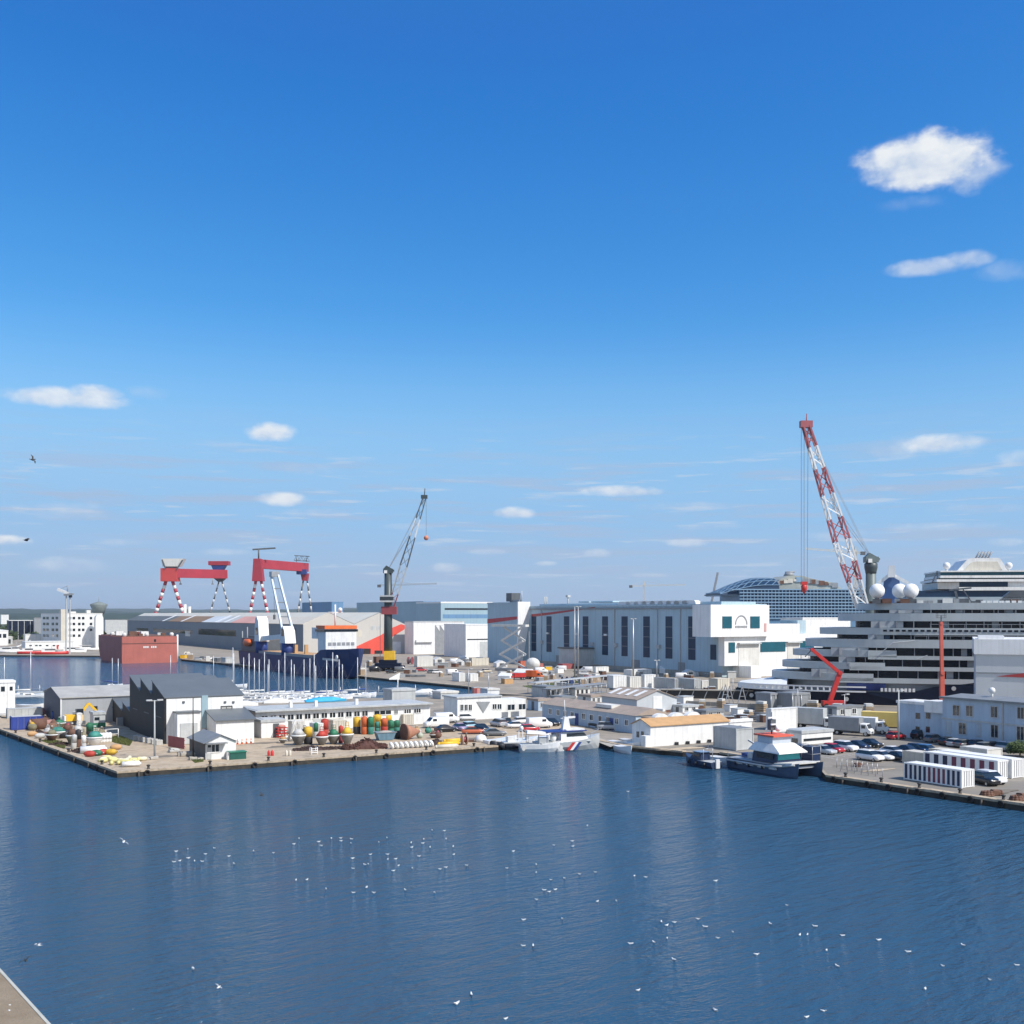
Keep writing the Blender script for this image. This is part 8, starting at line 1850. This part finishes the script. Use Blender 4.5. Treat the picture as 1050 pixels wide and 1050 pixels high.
q = MB(); q.box(-4.1, -3.75, -.35, .35, .1, 1.5); q.build('outboard', white, t); fenders_on(t, [(-2.5, 1.45, .6), (-.5, 1.5, .6), (1.5, 1.3, .7)])
motorboat('white rigid boat rafted between the navy workboat and the catamaran', 741, 783, R(GA-92), 5.5)
sv = Vector((math.cos(R(GA-92)), math.sin(R(GA-92)), 0)); pl = gp(816, 799.5, WZ)     # near hull's bow foot
L_ = 15.0; B_ = 6.4; ctr = pl - sv*(L_/2 - .3) + Vector((-sv.y, sv.x, 0))*(B_/2 - .5)
t = thing('work_catamaran', 'dark blue work catamaran with a white sloping bridge roof and orange top', 'workboat', (ctr.x, ctr.y, WZ), R(GA-92)); cat = t
cathull = mat('catamaran hull paint', (.05, .085, .15), .4, .15, .5, streak=.1); catgrey = mat('alloy grey', (.36, .38, .40), .45, .12, .5)
for s in (-1, 1):
    q = MB(); y = s*(B_/2-.85); rings = []
    for k in range(9):
        u = k/8; x = -L_/2+L_*u; w = .85*(1 if u < .6 else max(.06, 1-((u-.6)/.4)**2)); z = 1.55 + .75*max(0, (u-.5)/.5)**2
        rings.append([(x, y-w, z), (x-.3*(u>.9), y-w*.8, .2), (x-.9*(u>.9), y-w*.3, -.4), (x-.9*(u>.9), y+w*.3, -.4), (x-.3*(u>.9), y+w*.8, .2), (x, y+w, z)])
    q.loft(rings, 0, False); q.build('hull', cathull, t)
    q = MB(); q.path([(-L_/2, y+s*.88, 1.25), (L_*.1, y+s*.90, 1.3), (L_*.32, y+s*.66, 1.62), (L_*.46, y+s*.25, 2.0)], .16, 6); q.build('rubbing_strake', lgrey, t)
q = MB(); q.box(-L_/2, L_*.40, -B_/2+.9, B_/2-.9, 1.3, 1.6); q.box(-L_/2+.1, L_*.2, -B_/2+.15, B_/2-.15, 1.58, 1.66); q.build('deck', catgrey, t)
q = MB(); q.loft([[(L_*.2, -B_/2+.15, 1.6), (L_*.2, B_/2-.15, 1.6), (L_*.2, B_/2-.15, 1.9), (L_*.2, -B_/2+.15, 1.9)], [(L_*.43, -B_/2+.45, 2.0), (L_*.43, B_/2-.45, 2.0), (L_*.43, B_/2-.45, 2.25), (L_*.43, -B_/2+.45, 2.25)]], 0, False); q.build('bow_deck', offwhite, t)
xa, xb = -L_*.16, L_*.20
q = MB(); q.loft([[(xa, -2.5, 1.66), (xb, -2.35, 1.8), (xb, 2.35, 1.8), (xa, 2.5, 1.66)], [(xa+.2, -2.3, 3.3), (xb-.3, -2.2, 3.3), (xb-.3, 2.2, 3.3), (xa+.2, 2.3, 3.3)]], 0, False); o = q.build('wheelhouse', mat('deep blue wheelhouse', (.012, .03, .085), .4, .15, .8), t)
q = MB(); q.loft([[(xb-.12, -2.2, 2.25), (xb+.02, -2.2, 2.25), (xb+.02, 2.2, 2.25), (xb-.12, 2.2, 2.25)], [(xb-.4, -2.1, 3.2), (xb-.2, -2.1, 3.2), (xb-.2, 2.1, 3.2), (xb-.4, 2.1, 3.2)]], 0, False); q.build('windscreen', mat('bright teal window film', (.01, .26, .28), .2, .15, 1), o)
q = MB(); q.box(xa+1.0, xb-.8, -2.47, -2.2, 2.3, 3.1); q.build('window', glass, o)
q = MB(); q.loft([[(xa-.5, -2.8, 3.3), (xb+.9, -2.8, 3.25), (xb+.9, 2.8, 3.25), (xa-.5, 2.8, 3.3)], [(xa-.4, -2.75, 3.5), (xb+.85, -2.75, 3.42), (xb+.85, 2.75, 3.42), (xa-.4, 2.75, 3.5)], [(xa+.3, -2.1, 4.5), (xb-1.2, -2.1, 4.5), (xb-1.2, 2.1, 4.5), (xa+.3, 2.1, 4.5)]], 0, False); q.build('bridge_roof', white, t)
q = MB(); q.box(xa+.5, xb-1.6, -1.8, 1.8, 4.52, 5.5); q.build('flying_bridge', mat('pale bridge paint', (.5,.56,.62), .4, .1, 1), t)
q = MB(); q.box(xa-.2, xb-1.2, -2.0, 2.0, 5.5, 5.72); q.build('orange_roof', mat('orange red roof', (.72, .12, .06), .55, .15, .8), t)
q = MB(); q.tube((xa+1.6, 0, 5.7), (xa+1.6, 0, 9.0), .12, .07, 7); q.box(xa+1.2, xa+2.0, -.5, .5, 6.3, 7.9); q.build('mast', dgrey, t)
q = MB(); q.cbox((xa+1.9, -.3, 8.2), (.25, 1.5, .22)); q.cbox((xa+2.2, .1, 7.2), (.25, 1.6, .22)); q.ball((xa+2.4, .5, 6.5), .42, 10, 8); q.build('radar', white, t)
for s in (-1, 1): q = MB(); q.path([(-L_/2+.2, s*(B_/2-.2), 1.66), (-L_/2+.2, s*(B_/2-.2), 2.7), (xa-.4, s*(B_/2-.2), 2.7), (xa-.4, s*(B_/2-.2), 1.66)], .04, 5); q.path([(-L_/2+.2, s*(B_/2-.2), 2.2), (xa-.4, s*(B_/2-.2), 2.2)], .03, 5); q.build('guard_rail', steel, t)
q = MB(); q.tube((-L_*.3, .8, 1.66), (-L_*.3, .8, 3.4), .25, .2, 8); q.beam((-L_*.3, .8, 3.3), (-L_*.42, .2, 4.2), .2, .25); q.build('deck_crane', offwhite, t)
for k in range(3): q = MB(); x = -L_*.44+k*1.5; q.box(x, x+1.0, -.9, .3, 1.66, 2.3+.2*k); q.build('deck_crate', [blue, offwhite, mgrey][k], t)
fenders_on(t, [(-L_*.35, -B_/2-.08, 1.0), (-L_*.15, -B_/2-.08, 1.0), (L_*.05, -B_/2-.08, 1.05)])
for k in range(4): q = MB(); x = -L_*.36 + k*2.5; q.box(x, x+1.6, -B_/2-.03, -B_/2+.1, .95, 1.3); q.build('hull_lettering', palebuoy, t)
# caged dark blue crates on the quay behind the catamaran's bow
for k, (px, py, l) in enumerate([(822, 779.5, 'dark blue caged crate at the quay edge, nearer the catamaran cabin'), (833, 781.5, 'dark blue caged crate at the quay edge, nearer the car park')]):
    fr = Fr(px, py); t = thing('caged_crate', l, 'crate', fr.o, R(GA)); q = MB(); q.box(.05, 1.75, .05, 2.15, .12, 2.3); q.build('crate_load', MATS['deep blue wheelhouse'], t)
    for x in (0, 1.8):
        for y in (0, 2.2): q = MB(); q.tube((x, y, 0), (x, y, 2.4), .05, .05, 6); q.build('post', steel, t)
    for z in (.1, 1.2, 2.4): q = MB(); q.path([(0,0,z), (1.8,0,z), (1.8,2.2,z), (0,2.2,z), (0,0,z)], .035, 5); q.build('frame_bar', steel, t)

# ---------------------------------------------------------------- gulls on the water
gullw = mat('white plumage', (.80, .80, .79), .8, .06, 3); gullg = mat('grey wing plumage', (.36, .38, .41), .8, .1, 3); gullb = mat('yellow bill', (.7, .42, .05), .5, .1, 3)
def make_gull(fly=False, dark=False):
    t = thing('gull', 'x', 'gull'); bm_ = gullg if dark else gullw
    q = MB(); q.loft([[(x, r*1.0*math.cos(a*.785), z+r*.85*math.sin(a*.785)) for a in range(8)] for x, r, z in ((-.30, .02, .13), (-.20, .07, .11), (-.05, .115, .10), (.08, .11, .10), (.15, .065, .16), (.18, .055, .21), (.22, .058, .235), (.265, .04, .235), (.285, .015, .23))]); q.build('bird_body', bm_, t)
    q = MB(); q.tube((.27, 0, .232), (.345, 0, .218), .018, .008, 6); q.build('bill', gullb, t)
    if not fly:
        q = MB()
        for s in (-1, 1): q.loft([[(x, s*(.10*k+.015), .10+h), (x, s*(.125*k), .15+h), (x, s*(.06*k), .205+h), (x, s*.01, .15+h)] for x, k, h in ((.08, .6, 0), (-.05, 1.0, 0), (-.2, .75, 0), (-.38, .15, .04))], 0, True)
        q.build('folded_wing', mat('pale grey back plumage', (.62, .64, .66), .8, .08, 3), t)
    else:
        for s in (-1, 1):
            q = MB(); q.loft([[(.09, s*.05, .14), (-.09, s*.05, .14), (-.09, s*.05, .16), (.09, s*.05, .16)], [(.13, s*.32, .27), (-.06, s*.32, .26), (-.06, s*.32, .275), (.13, s*.32, .285)], [(.02, s*.62, .22), (-.06, s*.62, .21), (-.06, s*.62, .22), (.02, s*.62, .23)]], 0, False); q.build('wing', gullg, t)
        q = MB(); q.loft([[(-.28, -.03, .12), (-.28, .03, .12), (-.28, .03, .14), (-.28, -.03, .14)], [(-.42, -.08, .13), (-.42, .08, .13), (-.42, .08, .14), (-.42, -.08, .14)]], 0, False); q.build('tail', gullw, t)
    return t
G1 = make_gull(); G2 = make_gull(True); G3 = make_gull(True, True)
for c in kids(G3): c.data.materials.clear(); c.data.materials.append(mat('dark plumage', (.035, .033, .03), .8, .2, 3))
A_ = [(205,273),(211,245),(222,270),(243,238),(245,263),(261,271),(281,272),(291,252),(314,236),(353,258),(367,278),(420,244),(474,249),(529,225),(542,210),(534,322),(564,321),(596,219),(603,230),(629,210),(655,209),(656,217),(683,212),(686,264),(682,223),(687,291),(719,281),(729,279),(735,253),(757,220),(779,208),(781,253),(781,266),(803,265),(810,283),(797,297),(844,222),(846,234),(847,290),(866,258),(878,212),(876,223),(895,234),(901,188),(934,189),(938,211),(957,232),(959,253),(922,293),(938,288),(994,283),(615,346),(688,356),(724,342),(744,357),(828,349),(907,356),(257,562),(966,656),(1006,630)]
B__ = [(78,74),(275,61),(195,127),(130,166),(166,158),(167,168),(50,178),(95,204),(95,219),(38,211),(124,234),(150,231),(180,223),(211,219),(287,226),(310,229),(110,254),(121,257),(132,253),(96,273),(215,276),(252,275),(447,236),(586,284),(70,312),(146,310),(340,316),(366,317),(351,323),(412,311),(425,326),(480,336),(451,348),(553,320),(640,325),(611,342),(626,341),(694,343),(765,352),(351,348),(325,356),(279,359),(69,363),(89,363),(364,390),(527,380),(663,372),(684,403),(822,375),(930,362),(891,403),(1035,401),(983,430),(856,448),(295,450),(446,490),(658,491),(624,503),(35,506)]
pts = [(x/2.625+100, y/2.625+780) for x, y in A_] + [(x/1.909+500, y/1.909+780) for x, y in B__]
gl = 'white gull sitting afloat on the dark blue harbour water'
for i, (px, py) in enumerate(pts):
    p = gp(px, py, WZ); p.z = WZ - .03; a = R(r.uniform(0, 360)); s = r.uniform(.5, .66)*(1.3 if i in (57, 58, 113, 115) else 1)
    if i == 0: o = G1; o.location = p; o.rotation_euler.z = a; o['label'] = gl; o['group'] = 'gulls on the water'; o.scale = (s,)*3
    else: dup(G1, p, a, gl, 'gulls on the water', None, s)
def fly(src, px, py, d, rz, roll, label, first=False, s=1.0):
    p = at(px, py, d); o = src if first else dup(src, p, R(rz), label, 'birds in flight'); o.location = p; o.rotation_euler = (R(roll), 0, R(rz)); o['label'] = label; o['group'] = 'birds in flight'; o.scale = (s,)*3
fly(G3, 33, 472, 120, 60, 55, 'dark bird gliding steeply banked high in the blue sky', True); fly(G3, 27.5, 555, 110, 10, 10, 'small dark bird flying beside the low white cloud')
fly(G3, 27, 986, 60, 120, -25, 'dark winged gull skimming above the water by the concrete roof', s=.6); fly(G2, 39, 970.5, 52, 170, 10, 'pale gull skimming the water beyond the dark winged one', True, s=.5); fly(G2, 126, 864, 105, 100, 40, 'white gull flying up over the open water off the quay corner', s=.85); fly(G3, 268, 816, 120, 30, 20, 'dark gull flying low before the white reflection', s=.8); fly(G2, 224, 1013, 70, 70, 30, 'pale gull fluttering low over the near water', s=.5)
# ---------------------------------------------------------------- the concrete roof the picture was taken from
ra, rb = gp(0, 993, 20.0), gp(52, 1050, 20.0); d = (rb-ra).normalized(); nr = Vector((-d.y, d.x, 0))
if nr.x < 0: nr = -nr
a0, b0 = ra - d*8.5, rb + d*14
t = thing('concrete_bunker', 'massive bare concrete bunker roof edge spotted with droppings', 'bunker', (a0.x, a0.y, 0), math.atan2(d.y, d.x))
Lb = (b0-a0).length; sgn = 1 if Vector((-d.y, d.x, 0)).dot(nr) > 0 else -1
def roofm():
    m = bpy.data.materials.new('bunker concrete'); m.use_nodes = True; N = m.node_tree.nodes; Lk = m.node_tree.links; b = N['Principled BSDF']; b.inputs['Roughness'].default_value = .9
    co = N.new('ShaderNodeTexCoord')
    def noise(s, de): n = N.new('ShaderNodeTexNoise'); n.inputs['Scale'].default_value = s; n.inputs['Detail'].default_value = de; n.inputs['Roughness'].default_value = .7; Lk.new(co.outputs['Object'], n.inputs['Vector']); return n.outputs[0]
    def mr(x, a, c): n = N.new('ShaderNodeMapRange'); n.inputs[1].default_value = a; n.inputs[2].default_value = c; Lk.new(x, n.inputs[0]); return n.outputs[0]
    def mix(f, a, c):
        n = N.new('ShaderNodeMix'); n.data_type = 'RGBA'; Lk.new(f, n.inputs[0])
        for i, q in ((6, a), (7, c)):
            if isinstance(q, tuple): n.inputs[i].default_value = (*q, 1)
            else: Lk.new(q, n.inputs[i])
        return n.outputs[2]
    c = mix(mr(noise(3, 8), .35, .65), (.22, .165, .105), (.30, .235, .16)); c = mix(mr(noise(60, 4), .55, .8), c, (.16, .13, .10)); 
    Lk.new(c, b.inputs['Base Color']); bp = N.new('ShaderNodeBump'); bp.inputs['Distance'].default_value = .01; Lk.new(noise(40, 8), bp.inputs['Height']); Lk.new(bp.outputs[0], b.inputs['Normal']); return m
bcon = roofm()
q = MB(); q.box(0, Lb, min(-.026*sgn, -30*sgn), max(-.026*sgn, -30*sgn), -4, 20.0); q.build('roof_slab', bcon, t)
q = MB(); q.box(0, Lb, min(0, -.024*sgn), max(0, -.024*sgn), 19.0, 20.004); q.build('edge_strip', mat('pale edge concrete', (.47, .46, .40), .85, .2, 3), t)
for k in range(70):
    x = rr.uniform(7.5, 11); y = -sgn*rr.uniform(.05, 1.2); s = rr.uniform(.006, .017)
    q = MB(); n = 9; a = rr.uniform(0, 6); q.prism([(x+s*rr.uniform(.6, 1.5)*math.cos(a+i*.698), y+s*rr.uniform(.5, 1.2)*math.sin(a+i*.698)) for i in range(n)], 20.001, 20.006, 'z'); q.build('dropping_stain', white, t)
# ---------------------------------------------------------------- quay fittings: bollards, tyres, weed line
iron = mat('worn cast iron', (.05, .045, .04), .7, .3, 2.0)
def bollards(a, b, n, off=.55):
    d = (b-a).normalized(); nrm = Vector((-d.y, d.x, 0))
    for k in range(n):
        p = a + (b-a)*((k+.5)/n) + nrm*off; p.z = .12
        t = thing('mooring_bollard', 'squat dark iron mooring bollard on the stone edge of the quay', 'bollard', p, 0, 'iron bollards along the quay')
        q = MB(); q.lathe([(.26, 0), (.2, .1), (.17, .42)], 12); q.build('bollard_post', iron, t)
        q = MB(); q.lathe([(.2, .42), (.3, .5), (.28, .6), (.1, .66)], 12); q.build('mushroom_cap', iron, t)
bollards(lw, corner, 7); bollards(corner, q1, 7); bollards(gp(847, 795.5), e3, 5)
def tyres(a, b, n):
    d = (b-a).normalized(); nrm = Vector((-d.y, d.x, 0)); ang = math.atan2(d.y, d.x)
    for k in range(n):
        p = a + (b-a)*((k+rr.uniform(.3, .7))/n) - nrm*.16; p.z = -.38
        t = thing('tyre_fender', 'black lorry tyre hung as a fender on the quay wall', 'tyre', p, ang, 'tyre fenders on the quay wall')
        rings = []
        for i in range(16):
            u = 2*math.pi*i/16; rings.append([((.36+.14*math.cos(v*math.pi/3))*math.cos(u), .1*math.sin(v*math.pi/3), (.36+.14*math.cos(v*math.pi/3))*math.sin(u)) for v in range(6)])
        q = MB(); q.loft(rings + [rings[0]], 0, True, False); q.build('tyre_ring', rubber, t)
        q = MB(); q.tube((0, .02, .4), (0, .25, .62), .025, .025, 5); q.build('chain_link', iron, t)
tyres(lw, corner, 6); tyres(corner, q1, 8); tyres(gp(847, 795.5), e3, 7)
# patches of newer and oil stained paving
def patch_ground(px, py, w, l, a, m, z):
    p = gp(px, py); c, s = math.cos(R(a)), math.sin(R(a)); n = 12; r_ = [1 + .25*math.sin(i*2.3+px) for i in range(n)]
    return sheet('paving', [Vector((p.x + c*w*r_[i]*math.cos(i*6.283/n) - s*l*r_[i]*math.sin(i*6.283/n), p.y + s*w*r_[i]*math.cos(i*6.283/n) + c*l*r_[i]*math.sin(i*6.283/n), 0)) for i in range(n)], m, z)
oil = ground_mat('oil stained paving', (.15, .125, .10), (.24, .20, .155), (.19, .165, .13), .5); tan = ground_mat('dry sandy paving', (.46, .36, .25), (.38, .29, .20), (.50, .41, .29), .4)
for k, (px, py, w, l, m) in enumerate([(165, 776, 2.5, 1.2, oil), (255, 770, 4, 1.5, tan), (300, 765, 5, 1.6, oil), (340, 771, 6, 1.0, tan), (270, 762, 3, 1.2, oil), (420, 764, 6, 1.2, tan), (480, 758, 5, 1.4, oil), (120, 770, 3, 1.5, tan), (70, 762, 4, 1.5, oil), (875, 784, 4, 1.0, oil), (900, 790, 3, .8, tan), (955, 797, 4, .9, tan), (840, 758, 5, 2, oil), (790, 768, 4, 1.6, oil), (700, 768, 5, 1.3, tan), (560, 752, 5, 1.5, tan), (1025, 812, 3, 1.2, oil)]):
    patch_ground(px, py, w, l, GA, m, .028 + .004*k)
